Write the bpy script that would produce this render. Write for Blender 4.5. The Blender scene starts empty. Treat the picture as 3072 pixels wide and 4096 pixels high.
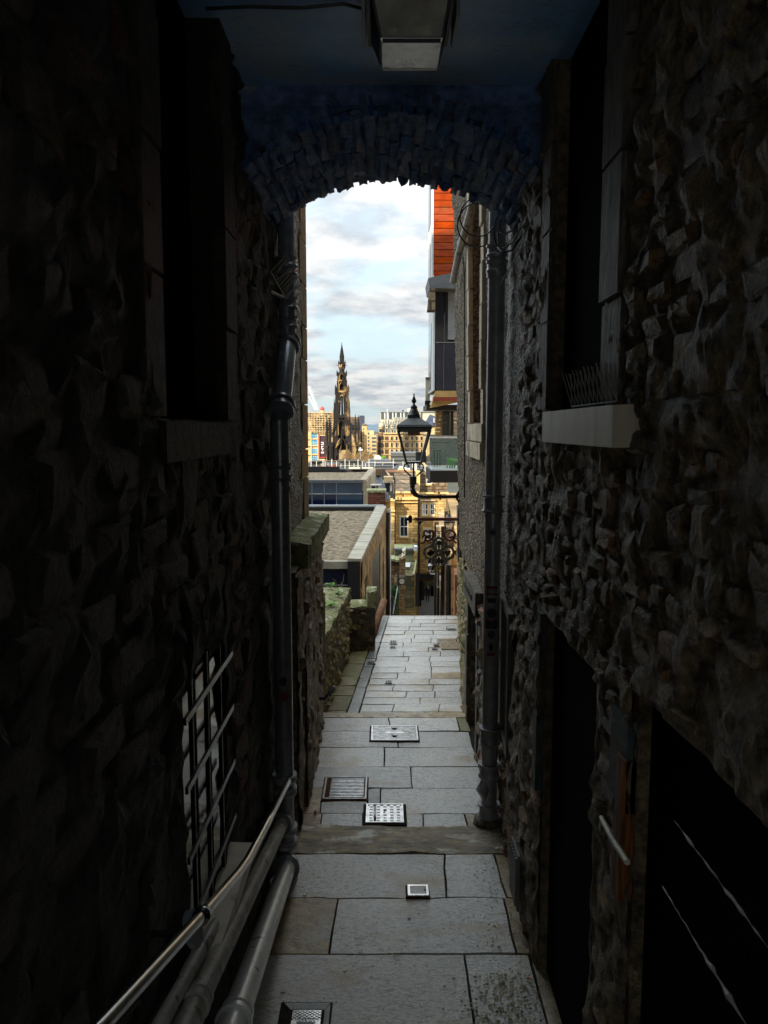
import bpy, bmesh, math, random
from mathutils import Vector, Matrix, noise

random.seed(7)
R = math.radians
sc = bpy.context.scene
COL = sc.collection

# ------------------------------------------------------------------ camera, sky, sun, exposure
PITCH = math.atan((2048 - 1714) / 3072)
cam_d = bpy.data.cameras.new("camera")
cam_d.sensor_fit = 'VERTICAL'
cam_d.sensor_height = 36.0
cam_d.lens = 27.0
cam_d.clip_start = 0.05
cam_d.clip_end = 30000
cam = bpy.data.objects.new("camera", cam_d)
COL.objects.link(cam)
cam.rotation_euler = (math.pi / 2 - PITCH, 0, 0)
sc.camera = cam

SUN_AZ, SUN_EL = R(33), R(23)      # sun stands behind the viewer, to the left
sun_dir = Vector((-math.sin(SUN_AZ) * math.cos(SUN_EL), -math.cos(SUN_AZ) * math.cos(SUN_EL), math.sin(SUN_EL)))
sd = bpy.data.lights.new("sun", 'SUN')
sd.energy = 2.3
sd.angle = R(0.5)
sd.color = (1.0, 0.86, 0.66)
sun = bpy.data.objects.new("sun", sd)
COL.objects.link(sun)
sun.rotation_euler = (-sun_dir).to_track_quat('-Z', 'Y').to_euler()
sun.location = (-30, -40, 60)

sc.view_settings.view_transform = 'Standard'
sc.view_settings.look = 'None'
sc.view_settings.gamma = 1.0
sc.view_settings.use_curve_mapping = False
sc.view_settings.exposure = 1.5

world = bpy.data.worlds.new("World")
sc.world = world
world.use_nodes = True
nt = world.node_tree
nt.nodes.clear()
def N(t, kind, **kw):
    n = t.nodes.new(kind)
    for k, v in kw.items():
        setattr(n, k, v)
    return n
def mathn(t, op, a, b=None, c=None):
    n = t.nodes.new('ShaderNodeMath'); n.operation = op
    for i, v in enumerate((a, b, c)):
        if v is None: continue
        if isinstance(v, (int, float)): n.inputs[i].default_value = v
        else: t.links.new(v, n.inputs[i])
    return n.outputs[0]
def ramp(t, fac, stops):
    n = t.nodes.new('ShaderNodeValToRGB')
    cr = n.color_ramp
    while len(cr.elements) < len(stops): cr.elements.new(0.5)
    for e, (p, c) in zip(cr.elements, stops):
        e.position = p
        e.color = (c, c, c, 1) if isinstance(c, (int, float)) else (*c, 1)
    t.links.new(fac, n.inputs[0])
    return n.outputs[0]
def mixc(t, fac, a, b, mode='MIX'):
    n = t.nodes.new('ShaderNodeMix'); n.data_type = 'RGBA'; n.blend_type = mode
    if isinstance(fac, (int, float)): n.inputs[0].default_value = fac
    else: t.links.new(fac, n.inputs[0])
    for i, v in ((6, a), (7, b)):
        if isinstance(v, (tuple, list)): n.inputs[i].default_value = (*v[:3], 1)
        else: t.links.new(v, n.inputs[i])
    return n.outputs[2]
sky = N(nt, 'ShaderNodeTexSky', sky_type='NISHITA', sun_disc=False, sun_elevation=SUN_EL)
sky.sun_rotation = math.atan2(sun_dir.x, sun_dir.y)
sky.air_density = 1.0; sky.dust_density = 1.2
tc = N(nt, 'ShaderNodeTexCoord')
sep = N(nt, 'ShaderNodeSeparateXYZ'); nt.links.new(tc.outputs['Generated'], sep.inputs[0])
zc = mathn(nt, 'MAXIMUM', sep.outputs[2], 0.0)
zz = mathn(nt, 'ADD', zc, 0.16)
px = mathn(nt, 'DIVIDE', sep.outputs[0], zz)
py = mathn(nt, 'DIVIDE', sep.outputs[1], zz)
cb = N(nt, 'ShaderNodeCombineXYZ')
nt.links.new(px, cb.inputs[0]); nt.links.new(py, cb.inputs[1])
n1 = N(nt, 'ShaderNodeTexNoise'); n1.inputs['Scale'].default_value = 1.5; n1.inputs['Detail'].default_value = 9
n1.inputs['Roughness'].default_value = 0.56; n1.inputs['Distortion'].default_value = 0.35
n2 = N(nt, 'ShaderNodeTexNoise'); n2.inputs['Scale'].default_value = 3.6; n2.inputs['Detail'].default_value = 12; n2.inputs['Roughness'].default_value = 0.6
nt.links.new(cb.outputs[0], n1.inputs['Vector']); nt.links.new(cb.outputs[0], n2.inputs['Vector'])
grad = mathn(nt, 'MULTIPLY_ADD', zc, mathn(nt, 'MULTIPLY_ADD', zc, 1.2, 1.1), 0.70)
shade = ramp(nt, n2.outputs[0], [(0.33, 5.2), (0.5, 7.4), (0.66, 9.6)])
shade.node.color_ramp.interpolation = 'EASE'
tint = mixc(nt, ramp(nt, n2.outputs[0], [(0.38, 0.0), (0.60, 1.0)]), (0.58, 0.635, 0.69), (0.98, 0.98, 0.96))
hi = N(nt, 'ShaderNodeVectorMath', operation='SCALE')
nt.links.new(tint, hi.inputs[0])
nt.links.new(mathn(nt, 'MULTIPLY', grad, 4.15), hi.inputs['Scale'])
pale = N(nt, 'ShaderNodeVectorMath', operation='SCALE')
skm = mixc(nt, 0.8, sky.outputs[0], (2.9, 3.7, 4.1))
nt.links.new(skm, pale.inputs[0]); nt.links.new(grad, pale.inputs['Scale'])
mask = ramp(nt, n1.outputs[0], [(0.40, 0.15), (0.54, 1.0)])
nt.nodes.remove(shade.node)
cl = mixc(nt, mask, pale.outputs[0], hi.outputs[0])
bg = N(nt, 'ShaderNodeBackground'); bg.inputs[1].default_value = 0.1
nt.links.new(cl, bg.inputs[0])
wo = N(nt, 'ShaderNodeOutputWorld'); nt.links.new(bg.outputs[0], wo.inputs[0])

# ------------------------------------------------------------------ measuring helpers (photo point + real distance -> place)
CP, SP = math.cos(PITCH), math.sin(PITCH)
def ray(sx, sy):
    u = (sx - 1536) / 3072; v = (2048 - sy) / 3072
    return Vector((u, CP + v * SP, -SP + v * CP))
def P(sx, sy, d):
    r = ray(sx, sy); return r * (d / r.y)
def G(sx, sy, z):
    r = ray(sx, sy); return r * (z / r.z)
def WX(sx, sy, X):
    r = ray(sx, sy); return r * (X / r.x)

# ------------------------------------------------------------------ materials (base colours; world-space texture)
MATS = {}
def mat(name, c1, c2=None, rough=0.8, scale=4.0, bump=0.3, bscale=40.0, metal=0.0, spec=0.5, c3=None, s3=1.2, t3=(0.5, 0.62),
        island=0.0, stretch=(1, 1, 1), bdist=0.01, brick=None, rough2=None, voro=0, coat=0.0, emit=None, trans=0.0, alpha=1.0, detail=8, lines=None, veins=None):
    m = bpy.data.materials.new(name); m.use_nodes = True
    t = m.node_tree; b = t.nodes['Principled BSDF']
    geo = N(t, 'ShaderNodeNewGeometry')
    mp = N(t, 'ShaderNodeMapping'); mp.inputs['Scale'].default_value = stretch
    t.links.new(geo.outputs['Position'], mp.inputs['Vector'])
    vec = mp.outputs[0]
    c2 = c2 or tuple(x * 0.7 for x in c1)
    nz = N(t, 'ShaderNodeTexNoise'); nz.inputs['Scale'].default_value = scale; nz.inputs['Detail'].default_value = detail
    nz.inputs['Roughness'].default_value = 0.62
    t.links.new(vec, nz.inputs['Vector'])
    f = ramp(t, nz.outputs[0], [(0.36, 0.0), (0.64, 1.0)])
    col = mixc(t, f, c1, c2)
    hgt = None
    if brick:
        bw, bh, mcol = brick[:3]
        bt = N(t, 'ShaderNodeTexBrick')
        mp2 = N(t, 'ShaderNodeMapping')
        sx_ = N(t, 'ShaderNodeSeparateXYZ'); t.links.new(geo.outputs['Position'], sx_.inputs[0])
        cx = N(t, 'ShaderNodeCombineXYZ')
        s_ = mathn(t, 'ADD', sx_.outputs[0], sx_.outputs[1]); t.links.new(s_, cx.inputs[0]); t.links.new(sx_.outputs[2], cx.inputs[1])
        wv = N(t, 'ShaderNodeTexNoise'); wv.inputs['Scale'].default_value = 1.0 / bw
        t.links.new(cx.outputs[0], wv.inputs['Vector'])
        ad = N(t, 'ShaderNodeVectorMath', operation='MULTIPLY_ADD')
        t.links.new(wv.outputs['Color'], ad.inputs[0]); ad.inputs[1].default_value = (bw * .12, bh * .25, 0); t.links.new(cx.outputs[0], ad.inputs[2])
        t.links.new(ad.outputs[0], bt.inputs['Vector'])
        bt.inputs['Scale'].default_value = 1.0; bt.inputs['Brick Width'].default_value = bw; bt.inputs['Row Height'].default_value = bh
        bt.inputs['Mortar Size'].default_value = brick[3] if len(brick) > 3 else bh * 0.06
        bt.inputs['Color1'].default_value = (0.45, 0.45, 0.45, 1); bt.inputs['Color2'].default_value = (1.35, 1.3, 1.2, 1); bt.inputs['Mortar'].default_value = (*mcol, 1)
        bt.inputs['Bias'].default_value = 0.1
        col = mixc(t, 0.85, col, bt.outputs['Color'], 'MULTIPLY')
        hgt = bt.outputs['Fac']
    if lines:
        # fine ribs, e.g. louvres or tree bark: (axis, count per metre, dark factor)
        ax, per, dk = lines
        s2 = N(t, 'ShaderNodeSeparateXYZ'); t.links.new(geo.outputs['Position'], s2.inputs[0])
        fr = mathn(t, 'FRACT', mathn(t, 'MULTIPLY', s2.outputs[ax], per))
        lf = ramp(t, fr, [(0.45, 1.0), (0.55, dk)])
        col = mixc(t, 1.0, col, lf, 'MULTIPLY')
    if c3:
        n3 = N(t, 'ShaderNodeTexNoise'); n3.inputs['Scale'].default_value = s3; n3.inputs['Detail'].default_value = 6
        t.links.new(vec, n3.inputs['Vector'])
        col = mixc(t, ramp(t, n3.outputs[0], [(t3[0], 0.0), (t3[1], 1.0)]), col, c3)
    if veins:
        vs_, vw, vc = veins
        mv = N(t, 'ShaderNodeMapping'); mv.inputs['Scale'].default_value = (1, 3.2, 1); t.links.new(geo.outputs['Position'], mv.inputs['Vector'])
        nv = N(t, 'ShaderNodeTexNoise'); nv.inputs['Scale'].default_value = vs_; nv.inputs['Detail'].default_value = 5; nv.inputs['Distortion'].default_value = 0.8
        t.links.new(mv.outputs[0], nv.inputs['Vector'])
        dv = mathn(t, 'ABSOLUTE', mathn(t, 'SUBTRACT', nv.outputs[0], 0.5))
        sel = N(t, 'ShaderNodeTexNoise'); sel.inputs['Scale'].default_value = 2.5; t.links.new(geo.outputs['Position'], sel.inputs['Vector'])
        line = ramp(t, dv, [(vw * .3, 1.0), (vw, 0.0)])
        mk_ = mathn(t, 'MULTIPLY', line, ramp(t, sel.outputs[0], [(0.40, 0.15), (0.6, 0.95)]))
        col = mixc(t, mk_, col, vc)
    if island:
        oi = N(t, 'ShaderNodeObjectInfo')
        r_ = mathn(t, 'FRACT', mathn(t, 'ADD', geo.outputs['Random Per Island'], oi.outputs['Random']))
        k = mathn(t, 'MULTIPLY_ADD', r_, island * 2, 1 - island)
        vm = N(t, 'ShaderNodeVectorMath', operation='SCALE'); t.links.new(col, vm.inputs[0]); t.links.new(k, vm.inputs['Scale'])
        hs = N(t, 'ShaderNodeHueSaturation'); t.links.new(vm.outputs[0], hs.inputs['Color'])
        t.links.new(mathn(t, 'MULTIPLY_ADD', mathn(t, 'FRACT', mathn(t, 'MULTIPLY', r_, 7.31)), 1.5 * island, 1 - .75 * island), hs.inputs['Saturation'])
        col = hs.outputs[0]
    t.links.new(col, b.inputs['Base Color'])
    b.inputs['Roughness'].default_value = rough
    if rough2 is not None:
        mr = mathn(t, 'MULTIPLY_ADD', f, rough2 - rough, rough); t.links.new(mr, b.inputs['Roughness'])
    b.inputs['Metallic'].default_value = metal
    b.inputs['Specular IOR Level'].default_value = spec
    if coat: b.inputs['Coat Weight'].default_value = coat; b.inputs['Coat Roughness'].default_value = 0.15
    if bump:
        if voro:
            nb = N(t, 'ShaderNodeTexVoronoi'); nb.inputs['Scale'].default_value = voro
            t.links.new(vec, nb.inputs['Vector'])
            h1 = mathn(t, 'MULTIPLY', nb.outputs['Distance'], -1.0)
        else:
            nb = N(t, 'ShaderNodeTexNoise'); nb.inputs['Scale'].default_value = bscale; nb.inputs['Detail'].default_value = 6
            nb.inputs['Roughness'].default_value = 0.65
            t.links.new(vec, nb.inputs['Vector'])
            h1 = nb.outputs[0]
        h = mathn(t, 'ADD', h1, mathn(t, 'MULTIPLY', nz.outputs[0], 1.5))
        if hgt is not None: h = mathn(t, 'SUBTRACT', h, mathn(t, 'MULTIPLY', hgt, 1.5))
        bp = N(t, 'ShaderNodeBump'); bp.inputs['Strength'].default_value = bump; bp.inputs['Distance'].default_value = bdist
        t.links.new(h, bp.inputs['Height']); t.links.new(bp.outputs[0], b.inputs['Normal'])
        if coat: t.links.new(bp.outputs[0], b.inputs['Coat Normal'])
    if trans:
        b.inputs['Transmission Weight'].default_value = trans; b.inputs['IOR'].default_value = 1.45
    if alpha < 1: b.inputs['Alpha'].default_value = alpha
    if emit: b.inputs['Emission Color'].default_value = (*emit[:3], 1); b.inputs['Emission Strength'].default_value = emit[3]
    MATS[name] = m
    return m

mat('rubble', (0.42, 0.285, 0.15), (0.045, 0.032, 0.019), 0.50, 20, 1.0, 80, island=0.5, bdist=0.024, spec=0.62, c3=(0.34, 0.12, 0.04), s3=1.3, t3=(0.53, 0.64))
mat('rubble_sooty_shade', (0.06, 0.046, 0.03), (0.014, 0.012, 0.009), 0.62, 16, 1.0, 60, island=0.45, bdist=0.03, spec=0.35, c3=(0.09, 0.03, 0.012), s3=1.1, t3=(0.55, 0.68))  # sooty stone, darkened further to hold the left wall's deep shade
mat('harling_sooty_shade', (0.04, 0.033, 0.024), (0.010, 0.009, 0.008), 0.62, 16, 1.0, 45, bdist=0.03, spec=0.35)  # mortar of the left wall, its shade likewise put into the colour
mat('harling', (0.36, 0.26, 0.15), (0.04, 0.03, 0.019), 0.52, 20, 1.0, 60, bdist=0.024, spec=0.62)
mat('rubble_blue_cast', (0.13, 0.25, 0.52), (0.04, 0.08, 0.20), 0.60, 16, 1.0, 50, island=0.3, bdist=0.025, spec=0.45, c3=(0.40, 0.34, 0.31), s3=4, t3=(0.62, 0.70))  # blue cast of the shaded arch put into the stone colour
mat('plaster_blue_cast', (0.26, 0.52, 0.88), (0.15, 0.33, 0.64), 0.40, 3.5, 0.5, 30, c3=(0.40, 0.48, 0.60), s3=1.7, spec=0.8, bdist=0.004, veins=(3, 0.006, (0.04, 0.06, 0.12)))  # the ceiling's blue shade cast is in the plaster colour
mat('pebbledash', (0.44, 0.36, 0.25), (0.085, 0.068, 0.045), 0.8, 28, 1.0, 60, bdist=0.06, voro=38, spec=0.4, detail=3, t3=(0.5,0.6))
mat('pebbledash_dark', (0.36, 0.325, 0.27), (0.06, 0.056, 0.05), 0.5, 45, 1.0, 60, bdist=0.04, voro=45, spec=0.7, detail=3)
mat('jamb_stone', (0.20, 0.17, 0.13), (0.045, 0.038, 0.03), 0.55, 22, 1.0, 80, stretch=(1, 1, 0.35), bdist=0.022, spec=0.5)
mat('sill_stone', (0.62, 0.55, 0.41), (0.48, 0.42, 0.31), 0.42, 9, 0.5, 120, stretch=(1, 1, 0.25), c3=(0.24, 0.20, 0.14), s3=9, t3=(0.58, 0.68), bdist=0.002, spec=0.9)
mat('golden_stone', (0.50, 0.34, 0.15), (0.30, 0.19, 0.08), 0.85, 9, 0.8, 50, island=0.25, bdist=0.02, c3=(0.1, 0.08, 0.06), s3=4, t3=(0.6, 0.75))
mat('slab', (0.66, 0.635, 0.575), (0.33, 0.32, 0.29), 0.24, 30, 1.0, 60, island=0.22, spec=1.0, rough2=0.42, bdist=0.0032, c3=(0.38, 0.29, 0.15), s3=2.3, t3=(0.54, 0.70), stretch=(1, 1.8, 1), coat=1.0, veins=(10, 0.020, (0.10, 0.09, 0.075)))
mat('slab_brown', (0.50, 0.37, 0.19), (0.22, 0.165, 0.085), 0.42, 18, 1.0, 60, island=0.15, spec=0.8, bdist=0.004, c3=(0.42, 0.39, 0.30), s3=4, t3=(0.55, 0.7), coat=0.15, veins=(9, 0.02, (0.08, 0.065, 0.04)))
mat('slab_moss', (0.30, 0.24, 0.15), (0.16, 0.17, 0.06), 0.65, 7, 0.8, 60, island=0.15, bdist=0.01)
mat('kerb_stone', (0.26, 0.265, 0.25), (0.15, 0.155, 0.145), 0.40, 8, 0.9, 50, island=0.2, bdist=0.005, spec=1.0, coat=0.3)
mat('joint_dirt', (0.05, 0.04, 0.028), (0.025, 0.02, 0.015), 0.95, 20, 0.8, 80, bdist=0.01, spec=0.1)
mat('step_stone', (0.40, 0.30, 0.16), (0.11, 0.085, 0.042), 0.5, 12, 1.0, 40, bdist=0.010, c3=(0.70, 0.67, 0.55), s3=7, t3=(0.57, 0.68), stretch=(0.6, 1.3, 1), spec=0.7, veins=(7, 0.025, (0.06, 0.05, 0.03)))
mat('iron_cover', (0.36, 0.36, 0.35), (0.20, 0.19, 0.18), 0.30, 20, 0.3, 120, metal=0.7, bdist=0.001)
mat('iron_bright', (0.80, 0.80, 0.78), (0.5, 0.5, 0.49), 0.26, 20, 0.2, 120, metal=0.75, bdist=0.001)
mat('rust', (0.12, 0.05, 0.02), (0.05, 0.02, 0.01), 0.8, 20, 0.8, 120, bdist=0.003, spec=0.15)
mat('black_void', (0.006, 0.006, 0.007), (0.004, 0.004, 0.004), 0.95, 5, 0, spec=0.05)
mat('pipe_grey', (0.40, 0.405, 0.42), (0.24, 0.245, 0.26), 0.32, 12, 0.5, 60, bdist=0.002, coat=0.7, spec=1.0)
mat('pipe_black', (0.22, 0.235, 0.26), (0.11, 0.12, 0.14), 0.28, 12, 0.4, 60, bdist=0.002, coat=0.7, spec=1.0)
mat('pipe_pale', (0.62, 0.62, 0.56), (0.42, 0.42, 0.38), 0.30, 10, 0.5, 40, bdist=0.002, c3=(0.14, 0.10, 0.06), s3=14, t3=(0.68, 0.71), coat=0.7, spec=1.0)
mat('pipe_dirty', (0.42, 0.39, 0.33), (0.24, 0.22, 0.19), 0.45, 10, 0.5, 40, bdist=0.004, c3=(0.11, 0.07, 0.04), s3=12, t3=(0.60, 0.66), coat=0.3)
mat('steel', (0.62, 0.62, 0.60), (0.5, 0.5, 0.5), 0.16, 10, 0.05, 60, metal=1.0)
mat('black_paint', (0.014, 0.014, 0.016), (0.01, 0.01, 0.011), 0.3, 10, 0.2, 60, coat=0.4, bdist=0.003)
mat('red_paint', (0.16, 0.03, 0.022), (0.09, 0.018, 0.014), 0.45, 20, 0.2, 60, bdist=0.003)
mat('sign_grey', (0.115, 0.11, 0.085), (0.08, 0.076, 0.06), 0.55, 18, 0.2, 60, bdist=0.003)
mat('gold', (0.75, 0.52, 0.03), (0.6, 0.4, 0.02), 0.35, 20, 0.1, 60)
mat('lamp_body', (0.03, 0.04, 0.05), (0.02, 0.025, 0.035), 0.45, 10, 0.3, 60, bdist=0.003)
mat('lamp_lens_dull', (0.30, 0.29, 0.27), (0.16, 0.155, 0.145), 0.3, 9, 0.3, 30, bdist=0.002, c3=(0.6, 0.56, 0.46), s3=6, t3=(0.62, 0.72), spec=1.0)
mat('lamp_lens', (0.9, 0.87, 0.79), (0.55, 0.52, 0.45), 0.22, 14, 0.3, 30, bdist=0.002, c3=(0.12, 0.10, 0.08), s3=9, t3=(0.60, 0.66), spec=1.0, coat=1.0)
mat('cable', (0.02, 0.022, 0.028), None, 0.4, 10, 0)
mat('cable_pale', (0.25, 0.25, 0.26), None, 0.4, 10, 0)
mat('spike', (0.75, 0.73, 0.62), (0.6, 0.58, 0.5), 0.3, 10, 0, metal=0.5)
mat('window_dark', (0.012, 0.016, 0.03), (0.008, 0.01, 0.018), 0.12, 2, 0, spec=0.7)
mat('window_mirror', (0.20, 0.21, 0.19), (0.13, 0.13, 0.12), 0.08, 6, 0, spec=1.0, metal=1.0)
mat('glass_blue', (0.02, 0.05, 0.095), (0.012, 0.03, 0.06), 0.08, 0.8, 0, spec=0.8)
mat('glass_navy', (0.006, 0.012, 0.045), (0.004, 0.007, 0.025), 0.08, 0.8, 0, spec=0.6)
mat('glass_green', (0.10, 0.24, 0.18), (0.06, 0.16, 0.13), 0.05, 1.2, 0, spec=0.6, trans=0.0, alpha=0.22)
mat('white_paint', (0.78, 0.77, 0.73), (0.68, 0.67, 0.63), 0.45, 8, 0.1, 60)
mat('gravel', (0.50, 0.39, 0.25), (0.10, 0.075, 0.045), 0.9, 8, 1.0, 18, bdist=0.12, t3=(0.5, 0.6))
mat('coping_metal', (0.42, 0.385, 0.30), (0.26, 0.24, 0.175), 0.55, 1.6, 0.5, 12, bdist=0.03, stretch=(1, 2.2, 1), c3=(0.20, 0.22, 0.07), s3=0.5, t3=(0.58, 0.72))
mat('osb_wall', (0.62, 0.40, 0.17), (0.15, 0.085, 0.035), 0.85, 6, 1.0, 12, bdist=0.08, stretch=(1, 1, 0.55))
mat('black_clad_shade', (0.012, 0.012, 0.014), (0.009, 0.009, 0.01), 0.5, 3, 0.1, 30)  # black cladding; also holds the modern block's shadowed front as colour
mat('clad_beige', (0.42, 0.34, 0.23), (0.33, 0.26, 0.17), 0.6, 2, 0.3, 30, lines=(1, 1.6, 0.55))
mat('grey_metal', (0.30, 0.32, 0.33), (0.2, 0.21, 0.22), 0.5, 3, 0.2, 20)
mat('louvre', (0.13, 0.15, 0.15), (0.09, 0.10, 0.10), 0.5, 3, 0, lines=(2, 2.2, 0.25))
mat('terrace_floor', (0.34, 0.36, 0.35), (0.25, 0.26, 0.26), 0.7, 0.4, 0.2, 5)
mat('orange_panel', (0.42, 0.06, 0.008), (0.25, 0.032, 0.005), 0.8, 3, 0.3, 30, island=0.07, bdist=0.004, stretch=(1, 1, 3), spec=0.1, c3=(0.30, 0.09, 0.02), s3=1.5, t3=(0.55, 0.7))
mat('white_panel', (0.66, 0.68, 0.68), (0.55, 0.57, 0.58), 0.4, 2, 0.1, 20)
mat('soffit_gold', (0.62, 0.44, 0.17), (0.4, 0.27, 0.1), 0.35, 2, 0.1, 20)
mat('soffit_red', (0.28, 0.05, 0.025), None, 0.5, 4, 0.1)
mat('lead', (0.14, 0.15, 0.16), (0.09, 0.095, 0.105), 0.5, 3, 0.4, 20, bdist=0.02)
mat('slate_brown', (0.24, 0.18, 0.12), (0.12, 0.09, 0.06), 0.8, 2, 0.6, 10, brick=(0.5, 0.28, (0.22, 0.2, 0.17), 0.03), bdist=0.06)
mat('slate_grey', (0.13, 0.135, 0.14), (0.07, 0.072, 0.075), 0.7, 2, 0.6, 10, island=0.3, bdist=0.04)
mat('yellow_stone', (0.62, 0.43, 0.18), (0.42, 0.28, 0.11), 0.85, 2.4, 0.5, 12, brick=(0.52, 0.21, (0.5, 0.42, 0.3), 0.02), bdist=0.05)
mat('yellow_smooth', (0.72, 0.52, 0.22), (0.56, 0.40, 0.17), 0.85, 1.4, 0.3, 12, bdist=0.02)
mat('brown_stone', (0.42, 0.29, 0.15), (0.22, 0.14, 0.07), 0.85, 2.5, 0.6, 12, brick=(0.5, 0.2, (0.35, 0.3, 0.24), 0.02), bdist=0.06, c3=(0.16, 0.08, 0.05), s3=0.7)
mat('green_stone', (0.18, 0.16, 0.08), (0.08, 0.085, 0.035), 0.85, 1.2, 0.6, 12, brick=(0.7, 0.3, (0.35, 0.3, 0.22), 0.03), bdist=0.06)
mat('strip_gold', (0.78, 0.52, 0.24), (0.45, 0.25, 0.09), 0.8, 3, 0.6, 16, brick=(1.0, 0.45, (0.6, 0.5, 0.4), 0.03), bdist=0.04, c3=(0.14, 0.08, 0.045), s3=1.6, t3=(0.60, 0.72))  # gold kept bright to put the shaded row's sunlit strips into colour
mat('strip_pale', (0.74, 0.64, 0.47), (0.46, 0.39, 0.28), 0.8, 3, 0.5, 16, bdist=0.04, c3=(0.2, 0.16, 0.12), s3=1.6, t3=(0.60, 0.72))
mat('strip_red', (0.36, 0.15, 0.07), (0.2, 0.08, 0.04), 0.8, 3, 0.4, 16)
mat('chimney_brick', (0.22, 0.075, 0.04), (0.11, 0.045, 0.03), 0.85, 8, 0.6, 40, island=0.3, bdist=0.01)
mat('moss_stone', (0.46, 0.43, 0.22), (0.16, 0.19, 0.05), 0.85, 9, 1.0, 40, c3=(0.75, 0.74, 0.64), s3=14, t3=(0.58, 0.66), bdist=0.05)
mat('rubble_lit', (0.48, 0.37, 0.21), (0.25, 0.21, 0.085), 0.85, 12, 1.0, 40, island=0.35, bdist=0.05, c3=(0.18, 0.19, 0.05), s3=3, t3=(0.5, 0.65))  # brighter copy of rubble_mid, with the lit tone put into its colour
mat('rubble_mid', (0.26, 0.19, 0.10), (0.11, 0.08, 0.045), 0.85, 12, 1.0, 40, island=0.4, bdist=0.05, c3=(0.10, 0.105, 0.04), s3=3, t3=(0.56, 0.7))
mat('copper_brown', (0.17, 0.075, 0.03), (0.09, 0.04, 0.016), 0.8, 6, 0.3, 30, spec=0.2)
mat('leaf', (0.22, 0.42, 0.03), (0.12, 0.28, 0.02), 0.5, 10, 0)
mat('ivy', (0.06, 0.16, 0.03), (0.025, 0.07, 0.015), 0.5, 3, 0)
mat('twig', (0.30, 0.20, 0.09), (0.18, 0.11, 0.05), 0.8, 3, 0)
mat('dry_stem', (0.35, 0.25, 0.14), None, 0.8, 3, 0)
mat('monument_stone', (0.50, 0.33, 0.13), (0.24, 0.15, 0.055), 0.9, 0.5, 0.5, 3, bdist=0.2, c3=(0.014, 0.010, 0.008), s3=0.28, t3=(0.36, 0.46), stretch=(1, 1, 0.4))  # golden tone also carries the monument's sunlit sides and strips
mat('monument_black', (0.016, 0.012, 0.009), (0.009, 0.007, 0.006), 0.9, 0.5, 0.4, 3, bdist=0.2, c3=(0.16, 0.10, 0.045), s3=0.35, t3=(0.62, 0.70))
mat('hotel_stone', (0.60, 0.45, 0.24), (0.42, 0.29, 0.14), 0.85, 0.35, 0.3, 3, c3=(0.20, 0.13, 0.07), s3=0.22, t3=(0.58, 0.72))
mat('hotel_dark', (0.20, 0.12, 0.06), (0.10, 0.06, 0.03), 0.85, 0.35, 0.3, 3)
mat('hotel_roof', (0.18, 0.185, 0.17), (0.10, 0.10, 0.09), 0.7, 0.4, 0.2, 3)
mat('dome_stone', (0.55, 0.50, 0.33), (0.38, 0.34, 0.2), 0.7, 0.5, 0.2, 3)
mat('red_dome', (0.42, 0.07, 0.06), None, 0.6, 1, 0)
mat('scaffold', (0.62, 0.52, 0.30), (0.40, 0.25, 0.12), 0.6, 0.5, 0)
mat('scaffold_back', (0.40, 0.30, 0.16), (0.14, 0.10, 0.07), 0.9, 0.25, 0, c3=(0.06, 0.04, 0.03), s3=0.25)
mat('far_concrete', (0.58, 0.55, 0.42), (0.48, 0.46, 0.36), 0.8, 0.3, 0)
mat('far_glass', (0.10, 0.14, 0.15), (0.06, 0.08, 0.09), 0.2, 0.3, 0)
mat('blue_glass_far', (0.05, 0.30, 0.62), (0.15, 0.5, 0.7), 0.2, 0.2, 0)
mat('cream_stone', (0.66, 0.52, 0.30), (0.5, 0.38, 0.2), 0.85, 0.3, 0)
mat('banner_dark', (0.05, 0.008, 0.012), (0.015, 0.008, 0.02), 0.6, 0.15, 0)
mat('banner_red', (0.45, 0.02, 0.025), None, 0.6, 1, 0)
mat('dark_blue', (0.015, 0.025, 0.07), (0.05, 0.06, 0.09), 0.5, 0.4, 0)
mat('earth', (0.07, 0.065, 0.05), (0.04, 0.045, 0.03), 0.95, 0.05, 0.3, 1)
mat('hill_haze_blue', (0.10, 0.15, 0.20), (0.07, 0.12, 0.17), 0.95, 0.002, 0)  # blue in the colour stands in for distance haze
mat('sea', (0.05, 0.09, 0.12), (0.04, 0.08, 0.11), 0.3, 0.002, 0)
mat('street_paving', (0.46, 0.44, 0.40), (0.36, 0.345, 0.31), 0.7, 3, 0.4, 30)
mat('stair_stone', (0.30, 0.29, 0.27), (0.20, 0.19, 0.175), 0.7, 3, 0.6, 30, bdist=0.02)
mat('mass_wall', (0.16, 0.14, 0.11), (0.09, 0.08, 0.06), 0.9, 1.5, 0.6, 10, bdist=0.05)
mat('navy_cloth', (0.012, 0.014, 0.028), None, 0.85, 20, 0)
mat('skin', (0.45, 0.22, 0.15), None, 0.6, 10, 0)
mat('hair', (0.03, 0.02, 0.015), None, 0.7, 10, 0)
mat('green_plastic', (0.22, 0.46, 0.14), (0.16, 0.36, 0.10), 0.4, 6, 0)
mat('door_wood', (0.035, 0.018, 0.010), (0.018, 0.010, 0.006), 0.7, 8, 0.5, 30, stretch=(4, 4, 0.4), bdist=0.01)
mat('teal_paint', (0.085, 0.12, 0.12), (0.04, 0.05, 0.05), 0.6, 14, 0.8, 40, bdist=0.01, c3=(0.08, 0.06, 0.04), s3=9, t3=(0.5, 0.6))
mat('orange_wood', (0.34, 0.11, 0.025), (0.07, 0.025, 0.01), 0.6, 14, 0.8, 40, stretch=(4, 4, 0.5), bdist=0.008, spec=.5, c3=(0.05, 0.035, 0.025), s3=6, t3=(0.5, 0.6))
mat('pink', (0.7, 0.06, 0.25), None, 0.5, 10, 0)
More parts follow.
